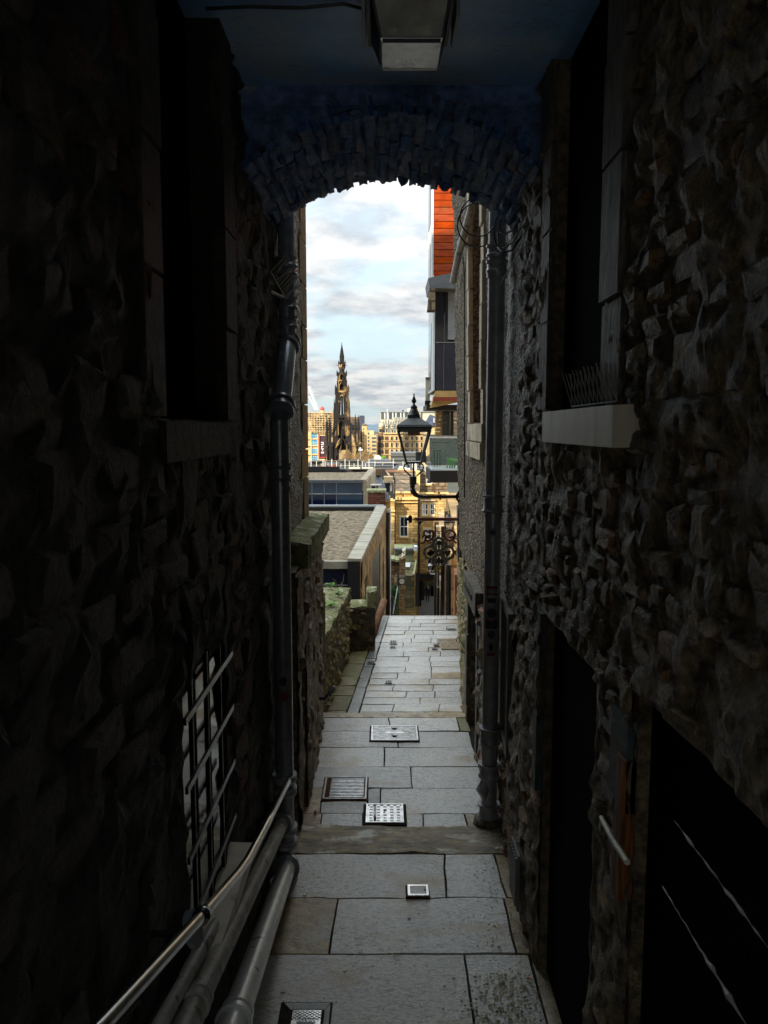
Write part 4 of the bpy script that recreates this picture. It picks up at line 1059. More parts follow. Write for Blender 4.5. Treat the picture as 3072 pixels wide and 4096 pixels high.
# ================================================================== TENEMENTS OVER AND BESIDE THE PASSAGE (unseen roofs and gable shaped to throw the shade)
o = thing('tenement', 'tall tenement whose arched ground floor passage frames the view', 'building', (0, 0, 1.6))
MB().box(-19, 1.4, -1.25, 4.64, 1.72, 14.2).build('upper_storeys', 'mass_wall', o)
MB().box(1.4, 14, -1.25, 4.64, -9, 14.2).build('upper_storeys', 'mass_wall', o)
MB().box(-19, -1.01, -1.25, 4.70, -9, 1.72).build('ground_storey', 'mass_wall', o)
MB().box(1.085, 1.4, -1.25, 4.2, -9, 1.72).build('ground_storey', 'mass_wall', o)
MB().prism([(-19, -1.25, 14.2), (14, -1.25, 14.2), (14, 1.6, 20.0), (-19, 1.6, 16.2)], (0, 0, .3)).build('roof', 'slate_grey', o)
MB().prism([(-19, 4.64, 14.2), (14, 4.64, 14.2), (14, 1.6, 20.0), (-19, 1.6, 16.2)], (0, 0, .3)).build('roof', 'slate_grey', o)
o = thing('tenement', 'unseen gabled tenement farther left behind the viewer, shaped to cast the shadow edge', 'building', (-30, -5, -9))
MB().box(-41, -19.1, -6, 4, -9, 15.5).build('wall', 'mass_wall', o)
MB().prism([(-41, -.7, 15.6), (-31, -.7, 27.4), (-19.1, -.7, 22), (-19.1, -.7, 15.6)], (0, .8, 0)).build('gable', 'mass_wall', o)  # added gable, its slope set to draw the sun and shade boundary
o = thing('tenement', 'unseen tenement across the street behind the viewer, raised to block the sun', 'building', (0, -20, -1.6))
MB().box(-60, 60, -70, -55, -2, 31).build('wall', 'mass_wall', o)  # set far back and raised to keep direct sun out of the passage
struct(MB().box(-60, 60, -55, -1.3, -2, -1.62).build('street', 'street_paving', origin=(0, -8, -2)))  # unseen street, paved pale to bounce light up into the passage

# ================================================================== CEILING LAMP
lm = thing('bulkhead_lamp', 'boxy unlit bulkhead lamp with a dusty pale lens on the passage ceiling', 'lamp', (.10, 3.1, CEIL - .15))
def fr(z, x0, x1, y0, y1): return [(x0, y0, z), (x1, y0, z), (x1, y1, z), (x0, y1, z)]
LX0, LX1 = -.055, .245
mb = MB(); mb.hexa(fr(CEIL - .03, LX0 - .01, LX1 + .01, 2.82, 3.28) + fr(CEIL + .01, LX0 - .01, LX1 + .01, 2.82, 3.28)); mb.build('back_plate', 'lamp_body', lm)
mb = MB(); mb.hexa(fr(CEIL - .155, LX0 + .04, LX1 - .03, 2.95, 3.165) + fr(CEIL - .03, LX0 + .003, LX1 - .003, 2.855, 3.25)); mb.build('housing', 'lamp_body', lm)
mb = MB(); mb.hexa(fr(CEIL - .168, LX0 + .048, LX1 - .038, 2.953, 3.158) + fr(CEIL - .155, LX0 + .041, LX1 - .031, 2.947, 3.164)); mb.build('lens', 'lamp_lens', lm); MB().box(LX0 + .05, LX1 - .04, 3.158, 3.166, CEIL - .172, CEIL - .156).build('lens_rim', 'white_paint', lm); MB().box(LX0 + .05, LX1 - .04, 2.945, 2.952, CEIL - .171, CEIL - .158).build('lens_rim', 'lamp_body', lm)
mb = MB(); mb.hexa([(LX0 + .048, 2.943, CEIL - .153), (LX1 - .038, 2.943, CEIL - .153), (LX1 - .018, 2.862, CEIL - .045), (LX0 + .018, 2.862, CEIL - .045), (LX0 + .048, 2.952, CEIL - .153), (LX1 - .038, 2.952, CEIL - .153), (LX1 - .018, 2.875, CEIL - .045), (LX0 + .018, 2.875, CEIL - .045)]); mb.build('lens', 'lamp_lens_dull', lm)
MB().box(LX0 - .025, LX0 - .013, 2.90, 3.14, CEIL - .10, CEIL - .01).build('bracket', 'grey_metal', lm)
MB().box(LX1 + .013, LX1 + .025, 2.90, 3.14, CEIL - .10, CEIL - .01).build('bracket', 'grey_metal', lm)
cbp = [Vector((LX0 - .02, 3.02, CEIL - .02)), Vector((-.15, 3.0, CEIL - .012)), Vector((-.3, 3.02, CEIL - .016)), Vector((-.5, 3.02, CEIL - .012)), Vector((-.66, 3.03, CEIL - .014))]
tag(MB().tube(cbp, .007, 6).build('ceiling_cable', 'cable', smooth=True), 'dark cable running left along the ceiling from the lamp', 'cable')

# ================================================================== DOWNPIPES
def collar(mb, c, r, h=.05, lip=.014):
    c = Vector(c)
    mb.lathe(c, [(r, -h), (r + lip * .8, -h), (r + lip, -h + .012), (r + lip * .5, -h + .024), (r + lip * .35, h - .02), (r + lip, h - .012), (r + lip, h), (r, h)], 20)
dp = thing('downpipe', 'thick grey cast iron downpipe covered in stickers on the right', 'downpipe', (.70, 4.86, ZA))
DX, DY, DR = .695, 4.86, .053
MB().tube([(DX, DY, ZA - .02), (DX, DY, 1.62)], DR, 24).build('pipe', 'pipe_grey', dp, smooth=60)
for sy in (2015, 2940):
    zc_ = P(1960, sy, DY).z
    m_ = MB(); collar(m_, (DX, DY, zc_), DR, .055, .020); m_.build('collar', 'pipe_grey', dp, smooth=40)
    MB().lathe((DX, DY, zc_ - .075), [(DR, -.012), (DR + .006, -.012), (DR + .006, .012), (DR, .012)], 20).build('rib_ring', 'pipe_grey', dp, smooth=40)
for sy in (1005, 1068):
    zc_ = P(1955, sy, DY).z
    m_ = MB(); collar(m_, (DX, DY, zc_), DR, .035, .016); m_.build('collar', 'pipe_grey', dp, smooth=40)
MB().lathe((DX, DY, P(1955, 1100, DY).z), [(DR, -.018), (DR + .010, -.018), (DR + .010, .018), (DR, .018)], 20).build('rib_ring', 'pipe_grey', dp, smooth=40)
zt_ = P(1960, 3060, DY).z
m_ = MB(); m_.tube([(DX, DY, P(1960, 2990, DY).z), (DX, DY, P(1960, 3020, DY).z)], DR + .005, 20); m_.build('pipe_socket', 'pipe_grey', dp, smooth=40)
for sy in (3080, 3240):
    zc_ = P(1960, sy, DY).z
    m_ = MB(); collar(m_, (DX, DY, zc_), DR, .05, .022); m_.build('collar', 'pipe_grey', dp, smooth=40)
m_ = MB(); m_.tube([(DX - .03, DY - .02, P(1940, 3150, DY).z + .07), (DX - .045, DY - .03, P(1940, 3150, DY).z), (DX - .03, DY - .02, P(1940, 3150, DY).z - .07)], [.02, .045, .02], 12); m_.build('access_door', 'pipe_grey', dp, smooth=50)
MB().lathe((DX, DY, ZA), [(DR + .05, -.02), (DR + .045, .025), (DR + .01, .05), (DR, .06)], 12).build('foot_mortar', 'harling', dp, smooth=50)
for zc_ in (P(1960, 2935, DY).z + .05,):
    MB().box(DX + .04, DX + .10, DY - .012, DY + .012, zc_ - .03, zc_ + .03).build('bracket', 'pipe_grey', dp)
def sticker(root, c_x, c_y, z, w, h, m, r, a0=-1.75, name='sticker', rr=0):
    """thin curved sticker on a pipe; a0 = angle of its middle"""
    mb = MB(); n = 6; da = w / r
    for i in range(n + 1):
        a = a0 - da / 2 + da * i / n
        hh = h / 2 * (math.sqrt(max(0, 1 - (2 * i / n - 1) ** 2)) if rr else 1) + (.002 if rr else 0)
        for zz_ in (z - hh, z + hh):
            mb.v.append(Vector((c_x + (r + .0012) * math.cos(a), c_y + (r + .0012) * math.sin(a), zz_)))
    for i in range(n): q = 2 * i; mb.f.append((q, q + 2, q + 3, q + 1))
    return mb.build(name, m, root)
for sy, h, w, m, rr in ((2125, .055, .05, 'sticker_white', 1), (2345, .022, .075, 'sticker_red', 0), (2357, .03, .075, 'sticker_white', 0), (2371, .012, .075, 'sticker_red', 0), (2395, .03, .05, 'sticker_dark', 0), (2445, .085, .085, 'sticker_white', 1),
                        (2474, .014, .075, 'sticker_red', 0), (2492, .05, .075, 'sticker_dark', 0), (2530, .075, .066, 'sticker_white', 0), (2580, .085, .07, 'sticker_white', 1), (2608, .025, .05, 'sticker_red', 0)):
    sticker(dp, DX, DY, P(1955, sy, DY).z, w, h, m, DR, -1.72, rr=rr)
sticker(dp, DX, DY, P(1955, 2445, DY).z, .06, .06, 'sticker_dark', DR + .0012, -1.72, 'sticker_print', 1)
sticker(dp, DX, DY, P(1955, 2530, DY).z, .045, .05, 'sticker_dark', DR + .0012, -1.72, 'sticker_print', 1)
sticker(dp, DX, DY, P(1955, 2580, DY).z, .03, .05, 'sticker_dark', DR + .0012, -1.72, 'sticker_print', 1)
sticker(dp, DX, DY, P(1955, 2125, DY).z, .03, .03, 'sticker_dark', DR + .0012, -1.72, 'sticker_print', 1)
text_mesh('sticker_print', 'HELLO', .011, (DX - .008, DY - DR - .0028, P(1955, 2474, DY).z), (1, 0, 0), (0, 0, 1), 'sticker_white', dp, .0002)

# left downpipe: upper stack, swan neck, lower stack
dl = thing('downpipe', 'black cast iron downpipe with a swan neck bend on the left', 'downpipe', (-.55, 4.3, ZA))
UX, UY = -.600, 4.86
q0 = Vector((UX, UY, 1.55)); q1 = Vector((UX, UY, P(1160, 1375, UY).z))
q2 = P(1112, 1630, 4.32); q2.x = -.575; q3 = q2 + Vector((.004, -.03, -.12))
LX, LY = -.568, 4.20
MB().tube([q0, q1], .052, 22).build('pipe', 'pipe_black', dl, smooth=60)
dirn = (q2 - q1).normalized()
MB().tube([q1 + Vector((0, 0, .03)), q1 + dirn * .05, q2 - dirn * .05, q2 + Vector((0, 0, -.05)), q3], .055, 22).build('swan_neck', 'pipe_black', dl, smooth=60)
MB().tube([Vector((LX, LY, q3.z + .05)), Vector((LX, LY, ZA - .02))], .052, 22).build('pipe', 'pipe_black', dl, smooth=60)
for sy in (1050, 1085): m_ = MB(); collar(m_, (UX, UY, P(1150, sy, UY).z), .052, .03, .018); m_.build('collar', 'pipe_black', dl, smooth=40)
for sy in (1215, 1290): m_ = MB(); collar(m_, (UX, UY, P(1150, sy, UY).z), .052, .035, .018); m_.build('collar', 'pipe_black', dl, smooth=40)
for c, dd in ((q1, dirn), (q2, dirn)):
    for off, rr_ in ((-.03, .078), (.0, .066), (.03, .074)):
        MB().tube([c + dd * (off - .009), c + dd * (off + .009)], rr_, 22).build('flange', 'pipe_black', dl, smooth=40)
for sy in (1865, 1912): m_ = MB(); collar(m_, (LX, LY, P(1118, sy, LY).z), .052, .018, .014); m_.build('collar', 'pipe_black', dl, smooth=40)
MB().lathe((LX, LY, P(1118, 1955, LY).z), [(.052, -.015), (.060, -.015), (.060, .015), (.052, .015)], 20).build('rib_ring', 'pipe_black', dl, smooth=40)
for sy in (3110, 3160, 3315, 3370, 3500, 3560): m_ = MB(); collar(m_, (LX, LY, P(1150, sy, LY).z), .052, .022, .018); m_.build('collar', 'pipe_grey', dl, smooth=40)
for sy, m in ((2715, 'sticker_dark'), (2775, 'sticker_red')): sticker(dl, LX, LY, P(1140, sy, LY).z, .04, .05, m, .052, -1.4, rr=1)

# slanting pipes low on the left
def vec(*a): return Vector(a)
sp = thing('waste_pipe', 'fat pale slanting waste pipe nearest the floor at lower left', 'pipe', (-.5, 3, -2.4))
A, B = vec(-.50, 2.30, -1.95), vec(-.555, 4.18, -2.50)
MB().tube([A + (A - B) * .6, B], .050, 22).build('pipe', 'pipe_pale', sp, smooth=60)
dd = (B - A).normalized()
for t, rr_ in ((.035, .062), (.065, .058), (.965, .075), (.995, .066)):
    c = A.lerp(B, t); MB().tube([c - dd * .014, c + dd * .014], rr_, 22).build('collar', 'pipe_black' if t > .5 else 'pipe_pale', sp, smooth=40)
sp = thing('waste_pipe', 'thinner dirty slanting waste pipe above the fat one at lower left', 'pipe', (-.58, 3, -2.1))
A, B = vec(-.565, 2.06, -1.70), vec(-.575, 4.15, -2.22)
MB().tube([A + (A - B) * .6, B], .037, 20).build('pipe', 'pipe_dirty', sp, smooth=60)
dd = (B - A).normalized()
for t, rr_ in ((.03, .047), (.055, .044), (.97, .060), (.995, .052)):
    c = A.lerp(B, t); MB().tube([c - dd * .012, c + dd * .012], rr_, 20).build('collar', 'pipe_black' if t > .5 else 'pipe_dirty', sp, smooth=40)
tag(MB().tube([vec(-.605, 1.2, -1.42), vec(-.61, 2.9, -1.86), vec(-.612, 4.15, -2.12)], .022, 12).build('conduit', 'pipe_dirty', smooth=True), 'slim conduit between the wall and the slanting waste pipes', 'pipe')

hr = thing('handrail', 'polished steel handrail sloping down along the left wall', 'handrail', (-.5, 2.5, -1.6))
hp = [WX(380, 4130, -.50) + vec(0, -.5, .19), WX(410, 4096, -.50), WX(805, 3665, -.50), WX(955, 3490, -.50), WX(990, 3440, -.503), WX(1070, 3290, -.51), WX(1152, 3125, -.515)]
MB().tube(hp, .0165, 16).build('rail', 'steel', hr, smooth=True)
bp_ = WX(808, 3662, -.50)
MB().tube([bp_ + vec(0, .0, -.02), bp_ + vec(-.06, .01, -.06), bp_ + vec(-.16, .01, -.06)], .010, 8).build('bracket', 'steel', hr, smooth=True)
m_ = MB(); dd = (hp[3] - hp[2]).normalized(); m_.tube([bp_ - dd * .016, bp_ + dd * .016], .024, 16); m_.build('joint_ring', 'steel', hr, smooth=True)
MB().tube([bp_ + vec(-.02, .006, -.04), bp_ + vec(-.035, .006, -.045)], .05, 20).build('cover_rose', 'pipe_black', hr, smooth=40)
# short bent rail end farther on
h2 = thing('handrail', 'short black bent handrail end poking out over the far step at left', 'handrail', (-.6, 6.6, -2))
A = P(1225, 2795, 6.5); a1 = P(1300, 2795, 6.5); a2 = P(1330, 2752, 6.5); a3 = P(1336, 2748, 6.75); a4 = P(1318, 2782, 6.75)
MB().tube([A, a1, a2, a3, a4], .016, 10).build('rail', 'black_paint', h2, smooth=True)
MB().tube([P(1188, 2787, 5.2), P(1222, 2796, 5.2)], .008, 8).build('bracket', 'steel', h2, smooth=True)

# ================================================================== CABLES ROUND THE ARCH
def arc(cx, cy, rx, ry, a0, a1, d, n=18, dd_=0.0):
    return [P(cx + rx * math.cos(R(a0 + (a1 - a0) * i / n)), cy - ry * math.sin(R(a0 + (a1 - a0) * i / n)), d + dd_ * i / n) for i in range(n + 1)]
def cable(label, pts, r, m='cable'):
    return tag(MB().tube(pts, r, 6).build('hanging_cable', m, smooth=True), label, 'cable', 'cables hanging round the arch')
cable('larger black cable loop hanging behind the right downpipe', arc(1908, 900, 78, 88, 60, 300, 4.75), .0040)
cable('smaller black cable loop crossing the right downpipe top', arc(1912, 868, 72, 78, 100, 330, 4.72), .0040)
cable('loose cable curl just right of the downpipe top', arc(2010, 925, 34, 72, 120, 330, 4.6), .0035)
cable('pale looped cable hanging under the arch right of the downpipe', [P(2108, 800, 4.3), P(2085, 860, 4.4), P(2050, 920, 4.5), P(2018, 938, 4.55), P(2002, 925, 4.6), P(2000, 880, 4.6)], .006, 'cable_pale')
cable('second pale cable sagging below the first on the right', [P(2110, 800, 4.3), P(2090, 900, 4.4), P(2050, 970, 4.5), P(2012, 995, 4.55), P(1995, 985, 4.6), P(1990, 930, 4.6)], .005, 'cable_pale')
cable('black sagging cable lowest under the arch on the right', [P(2115, 830, 4.3), P(2095, 930, 4.35), P(2050, 1000, 4.45), P(2010, 1012, 4.5), P(1990, 990, 4.55)], .006)
cable('thin cable slanting across the pebbledash on the right', [P(2210, 840, 3.62), P(2150, 930, 3.85), P(2075, 1010, 4.25), P(2040, 1070, 4.45), P(2000, 1140, 4.7)], .003, 'cable')
cable('long thin wire hanging straight down the pebbledashed right house', [P(1850, 1010, 7.7), P(1857, 1100, 7.65), P(1858, 1500, 7.6), P(1858, 1990, 7.6)], .006)
cable('thick pale cable curving down from the arch on the left', [P(935, 790, 3.9), P(950, 880, 4.0), P(978, 970, 4.1), P(1012, 1040, 4.2), P(1045, 1110, 4.35), P(1075, 1165, 4.5), P(1130, 1190, 4.7)], .014, 'pipe_black')
cable('thin wire following the thick left cable under the arch', [P(958, 860, 3.9), P(1000, 940, 4.0), P(1045, 1030, 4.2), P(1055, 1080, 4.3)], .003)
lp = thing('waste_pipe', 'dirty pipe slanting across the pebbledashed house wall at upper right', 'pipe', P(1830, 1050, 7.6))
MB().tube([P(1812, 1125, 8.3), P(1836, 1010, 7.6), P(1885, 835, 6.7), P(1895, 790, 6.5)], .035, 12).build('pipe', 'pipe_dirty', lp, smooth=True)
MB().tube([P(1846, 975, 7.45), P(1851, 960, 7.4)], .045, 12).build('collar', 'pipe_dirty', lp, smooth=40)

# litter on the paving
def litter(label, sx, sy, z, w, l, h, m, ang=0):
    c = G(sx, sy, z); ca, sa = math.cos(ang), math.sin(ang); mb = MB()
    rr = random.Random(int(sx + sy)); n = 7
    pl = [(w * math.cos(6.283 * k / n) * rr.uniform(.7, 1.1), l * math.sin(6.283 * k / n) * rr.uniform(.7, 1.1)) for k in range(n)]
    mb.prism([(c.x + a * ca - b * sa, c.y + a * sa + b * ca, z + .004) for a, b in pl], (0, 0, h))
    return tag(mb.build('litter', m), label, 'litter', 'litter on the paving')
litter('pink petal at the foot of the right wall beyond the downpipe', 2013, 3407, ZA, .014, .009, .006, 'pink')
litter('white scrap of paper next to the pink petal by the right wall', 1985, 3397, ZA, .018, .008, .005, 'litter_white', .5)
litter('pink dot on the paving by the right wall in the near slab', 2055, 3737, ZA, .007, .006, .004, 'pink')
litter('pink petal by the left wall at the worn step', 1260, 3255, ZB, .01, .014, .02, 'pink')
litter('orange cigarette end on the near right slab', 2116, 3918, ZA, .013, .005, .006, 'cig_orange', -.4)
litter('white scrap in the middle of the broad near slab', 1636, 3675, ZA, .010, .008, .005, 'litter_white')
litter('cream shell-like lump on the joint of the lowest slab', 1579, 3817, ZA, .012, .010, .008, 'litter_cream')
litter('pale round gum spot on the lowest slab', 1380, 3885, ZA, .011, .010, .004, 'litter_cream')
litter('small white crumb on the right of the broad near slab', 1995, 3790, ZA, .009, .006, .005, 'litter_white')
litter('white scrap on the worn step left of centre', 1571, 3337, ZA, .010, .006, .006, 'litter_white', .4)
litter('brown round gum spot near the water cover', 1132, 3970, ZA, .014, .010, .004, 'slab_brown')
litter('small ring lying on the left of the worn step', 1220, 3325, ZA, .009, .007, .005, 'litter_white')
litter('cream crumb on the upper left of the nearest brown slab', 1220, 3585, ZA, .014, .009, .006, 'litter_cream')
# grit and droppings: uncountable
gm = MB(); rg = random.Random(77)
for k in range(900):
    f = rg.random()
    if f < .55: x, y = rg.gauss(.58, .10), rg.uniform(3.0, 3.42)
    elif f < .8: x, y = rg.uniform(.52, .72), rg.uniform(3.3, 4.5)
    else: x, y = rg.uniform(-.6, .6), rg.uniform(3.0, 4.6)
    if x > .71: continue
    s = rg.uniform(.002, .0085) * (1.2 if f < .55 else .8)
    c = Vector((x, y, ZA + .004)); gm.add([c + Vector((s * rg.uniform(.7, 1.4), 0, 0)), c + Vector((0, s, 0)), c + Vector((-s, 0, 0)), c + Vector((0, -s * rg.uniform(.7, 1.4), 0)), c + Vector((0, 0, s * .7))], [(0, 1, 4), (1, 2, 4), (2, 3, 4), (3, 0, 4)])
g1 = gm.build('grit', 'litter_cream', origin=(.5, 3.5, ZA)); struct(g1, 'stuff')

# ================================================================== MODERN FLAT ROOF BUILDING (left, middle distance)
o = thing('flat_roof_building', 'modern building with a gravel flat roof, pale metal parapet and golden textured side wall', 'building', (-1, 20, -12))
ZR = -3.0
n0 = G(1445, 2234, ZR); n1_ = G(1545, 2022, ZR); i0 = G(1385, 2252, ZR); i1 = G(1505, 2030, ZR)
XF = -9.0; DN, DF = n0.y, n1_.y
# body
MB().hexa([(XF, DN + .4, -12), (i0.x - .02, DN + .4, -12), (i1.x, DF, -12), (XF, DF, -12), (XF, DN + .4, ZR - .25), (i0.x - .02, DN + .4, ZR - .25), (i1.x, DF, ZR - .25), (XF, DF, ZR - .25)]).build('body', 'black_clad_shade', o)
def trap_sheet(name, m, xl, xn, xf, y0, y1, nx, ny, zf, parent):
    mb = MB()
    for j in range(ny + 1):
        for i in range(nx + 1):
            xr = xn + (xf - xn) * j / ny; x = xl + (xr - xl) * i / nx; y = y0 + (y1 - y0) * j / ny
            mb.v.append(Vector((x, y, zf(x, y))))
    for j in range(ny):
        for i in range(nx):
            q = j * (nx + 1) + i; mb.f.append((q, q + 1, q + nx + 2, q + nx + 1))
    return mb.build(name, m, parent, smooth=True)
trap_sheet('gravel_roof', 'gravel', XF, i0.x + .02, i1.x + .02, DN + .45, DF - .1, 60, 60, lambda x, y: ZR - .18 + noise.noise(Vector((x * 2, y * 2, 0))) * .04, o)
# cut gravel to the parapet: parapet wall stands over it
pu = [(n0.x, DN), (n1_.x, DF), (i1.x, DF), (i0.x, DN)]
MB().hexa([(*pu[3], -12), (n0.x - .03, DN, -12), (n1_.x - .03, DF, -12), (*pu[2], -12), (*pu[3], ZR - .07), (n0.x - .03, DN, ZR - .07), (n1_.x - .03, DF, ZR - .07), (*pu[2], ZR - .07)]).build('end_wall', 'black_clad_shade', o)  # black colour puts the shadow on this front into the wall
cl_ = MB()
NS = 9
for k in range(NS):
    a, b = k / NS + .002, (k + 1) / NS - .002
    L = lambda p, q, t: (p[0] + (q[0] - p[0]) * t, p[1] + (q[1] - p[1]) * t)
    q = [L(pu[3], pu[2], a), L(pu[0], pu[1], a), L(pu[0], pu[1], b), L(pu[3], pu[2], b)]
    MB().hexa([(*p_, ZR - .10) for p_ in q] + [(q[0][0], q[0][1], ZR), (q[1][0], q[1][1], ZR - .01), (q[2][0], q[2][1], ZR - .01), (q[3][0], q[3][1], ZR)]).build('coping_panel', 'coping_metal', o)
# near coping and far upstand
MB().box(XF, i0.x - .004, DN + .30, DN + .42, ZR - .30, ZR - .12).build('roof_edge', 'coping_metal', o)
MB().box(XF, i1.x + .3, DF - .02, DF + .12, ZR - .5, ZR + .02).build('roof_edge', 'white_panel', o)
MB().box(XF, i1.x - .1, DF - .30, DF - .03, ZR - .3, ZR - .03).build('upstand', 'black_clad_shade', o)
MB().box(XF, i0.x - .01, DN + .36, DN + .42, ZR - .9, ZR - .302).build('front_glazing', 'glass_navy', o)
MB().box(XF, i0.x - .02, DN + .33, DN + .37, ZR - .72, ZR - .69).build('glazing_bar', 'grey_metal', o)
# textured side wall with window recesses; F from near to far
ux, uy = n1_.x - n0.x, n1_.y - n0.y
FS = Face((n0.x, DN + .002), (n1_.x, DF), 1)
def sa(sx, sy):
    """distance along the side wall seen at an image point, and its height"""
    r = ray(sx, sy); A = FS.A; u = FS.u; t = (A.x * u.y - A.y * u.x) / (r.x * u.y - r.y * u.x)
    p = r * t; return (p - Vector((A.x, A.y, p.z))).dot(u), p.z
w1a, z1t = sa(1490, 2248); w1b, z1u = sa(1521, 2140)
w1b2, z1b = sa(1490, 2380)
s1a, s1t = sa(1458, 2325); s1b, _ = sa(1470, 2300)
s2a, s2t = sa(1529, 2140); s2b, _ = sa(1535, 2110)
ops = [(w1a, w1b, -6.2, z1t), (s1a, s1b, -6.2, s1t), (s2a, s2b, -8, s2t - .6)]
wall_face(o, FS, -12, ZR - .11, ops, 'osb_wall', None, stones=False, cell=.35, rough=.03, core=.22)
for (a, b, c, d) in ops: pane(o, FS, a, b, c, d, .2, 'window_dark', 'window')
pane(o, FS, w1a + .1, w1b - .1, -6.2, (z1t + -6.2) / 2 + .2, .16, 'grey_metal', 'window_panel')
MB().tube([FS.at(FS.L - .6, -12, .10), FS.at(FS.L - .6, ZR - .2, .10)], .08, 8).build('downpipe', 'black_paint', o)
MB().tube([FS.at(FS.L - .1, -14, .14), FS.at(FS.L - .1, ZR - .1, .14)], .05, 8).build('downpipe', 'white_panel', o)

# second modern block behind
o = thing('glass_front_block', 'modern block with dark blue glazed front and beige clad side behind the gravel roof', 'building', (-3, 36, -12))
D2 = 34.0
tl = P(1462, 1919, D2); ZT = tl.z; XE = tl.x; far = G(1503, 1874, ZT); DF2 = far.y
frx = P(1490, 2018, D2 + 0)
MB().hexa([(-14, D2 + .06, -14), (XE, D2 + .06, -14), (far.x, DF2, -14), (-14, DF2, -14), (-14, D2 + .06, ZT - .3), (XE, D2 + .06, ZT - .3), (far.x, DF2, ZT - .3), (-14, DF2, ZT - .3)]).build('body', 'black_clad_shade', o)
iw = G(1440, 1917, ZT); iw2 = G(1476, 1878, ZT)
trap_sheet('gravel_roof', 'gravel', -14, iw.x + .1, iw2.x + .1, D2 + .3, DF2 - .3, 30, 20, lambda x, y: ZT - .2 + noise.noise(Vector((x, y, 0))) * .05, o)
MB().hexa([(iw.x, D2, ZT - .5), (XE + .02, D2, ZT - .5), (far.x + .02, DF2, ZT - .5), (iw2.x, DF2, ZT - .5), (iw.x, D2, ZT), (XE + .02, D2, ZT), (far.x + .02, DF2, ZT), (iw2.x, DF2, ZT)]).build('parapet', 'clad_beige', o)
MB().hexa([(XE - .1, D2 - .02, -14), (XE + .06, D2 - .02, -14), (far.x + .06, DF2, -14), (XE - .1, DF2, -14), (XE - .1, D2 - .02, ZT - .06), (XE + .06, D2 - .02, ZT - .06), (far.x + .06, DF2, ZT - .06), (XE - .1, DF2, ZT - .06)]).build('side_cladding', 'clad_beige', o)
MB().box(-14, XE - .11, D2 - .05, D2 + .15, ZT - .14, ZT - .01).build('roof_edge', 'lead', o)
MB().box(-14, -2.5, DF2 - .2, DF2, ZT - .3, ZT + .12).build('roof_edge', 'black_clad_shade', o)
zr1 = P(1400, 1975, D2).z; zr0 = P(1400, 2018, D2).z; zt1 = P(1400, 1926, D2).z
for (a, b, c, d) in ((1242, 1247, 0, 1), (1249, 1296, 0, 1), (1298, 1345, 0, 1), (1347, 1400, 0, 1), (1349, 1400, 1, 2)):
    xa, xb = P(a, 1950, D2).x, P(b, 1950, D2).x
    z0, z1 = (zr1 + .04, zt1) if c == 0 else (zr0 - .1, zr1 - .04)
    if a == 1242: xa = -8
    if b == 1400: xb = XE - .14
    MB().box(xa, xb, D2 - .02, D2 + .02, z0, z1).build('glass_panel', 'glass_blue', o)
MB().box(-14, P(1346, 1950, D2).x, D2 - .015, D2 + .02, zr0 - 2, zr1 - .04).build('glass_panel', 'glass_navy', o)
for a in (1248, 1297, 1346): x = P(a, 1950, D2).x; MB().box(x - .012, x + .012, D2 - .05, D2 - .02, zr0 - .1, zt1).build('mullion', 'grey_metal', o)
MB().box(-14, XE - .12, D2 - .05, D2 - .021, zr1 - .03, zr1 + .03).build('transom', 'grey_metal', o)

# ================================================================== CHIMNEY, SLATE ROOF AND DORMER
o = thing('chimney_stack', 'squat red brick chimney stack with mossy cap beside the modern glazed block', 'chimney', P(1505, 2020, 31) + Vector((0, 0, -6)))
a, b = P(1471, 1968, 31), P(1541, 2022, 31)
MB().box(a.x, b.x, 31, 32, -12, a.z - .02).build('stack', 'chimney_brick', o)
MB().box(a.x - .05, b.x + .04, 30.95, 32.05, a.z - .02, a.z + .07).build('cap', 'moss_stone', o)
br = random.Random(4); zz_ = b.z - .2
while zz_ < a.z - .1:
    xx = a.x + .01
    while xx < b.x - .05:
        w = min(br.uniform(.14, .26), b.x - xx - .01)
        MB().box(xx, xx + w - .012, 30.975, 31.0, zz_, zz_ + .075).build('brick', 'chimney_brick', o); xx += w
    zz_ += .09
o = thing('slate_roofed_house', 'old house with steep grey slate roof and white dormer beside the glazed block', 'building', (.0, 36, -12))
rp = [P(1502, 1890, 37), P(1518, 1888, 37), P(1562, 1998, 35), P(1500, 1998, 35)]
MB().prism([rp[0], rp[1], rp[2], rp[3]], (0, .3, 0)).build('roof', 'slate_grey', o)
sr = random.Random(8)
for row in range(11):
    t0, t1 = row / 11, (row + 1) / 11
    Lp = rp[0].lerp(rp[3], t0); Rp = rp[1].lerp(rp[2], t0); Lq = rp[0].lerp(rp[3], t1 + .03); Rq = rp[1].lerp(rp[2], t1 + .03)
    nn = 3 + row // 2
    for k in range(nn):
        a, b = k / nn, (k + .94) / nn
        q = [Lp.lerp(Rp, a), Lp.lerp(Rp, b), Lq.lerp(Rq, b), Lq.lerp(Rq, a)]
        off = Vector((0, -.03 - sr.uniform(0, .02), .01))
        MB().prism([p_ + off for p_ in q], (0, -.025, .0)).build('slate', 'slate_grey', o)
MB().box(rp[3].x - .2, rp[2].x, 35.2, 37, -14, rp[3].z).build('wall', 'yellow_stone', o)
def fbox(sx0, sy0, sx1, sy1, d, dep):
    a, b = P(sx0, sy1, d), P(sx1, sy0, d)
    return a.x, b.x, d, d + dep, a.z, b.z
def FB(name, m, root, sx0, sy0, sx1, sy1, d, dep=.1):
    return MB().box(*fbox(sx0, sy0, sx1, sy1, d, dep)).build(name, m, root)
FB('ridge', 'hotel_dark', o, 1503, 1876, 1526, 1902, 36.5, .8)
FB('dormer_roof', 'cream_stone', o, 1535, 1908, 1572, 1924, 34.6, .8)
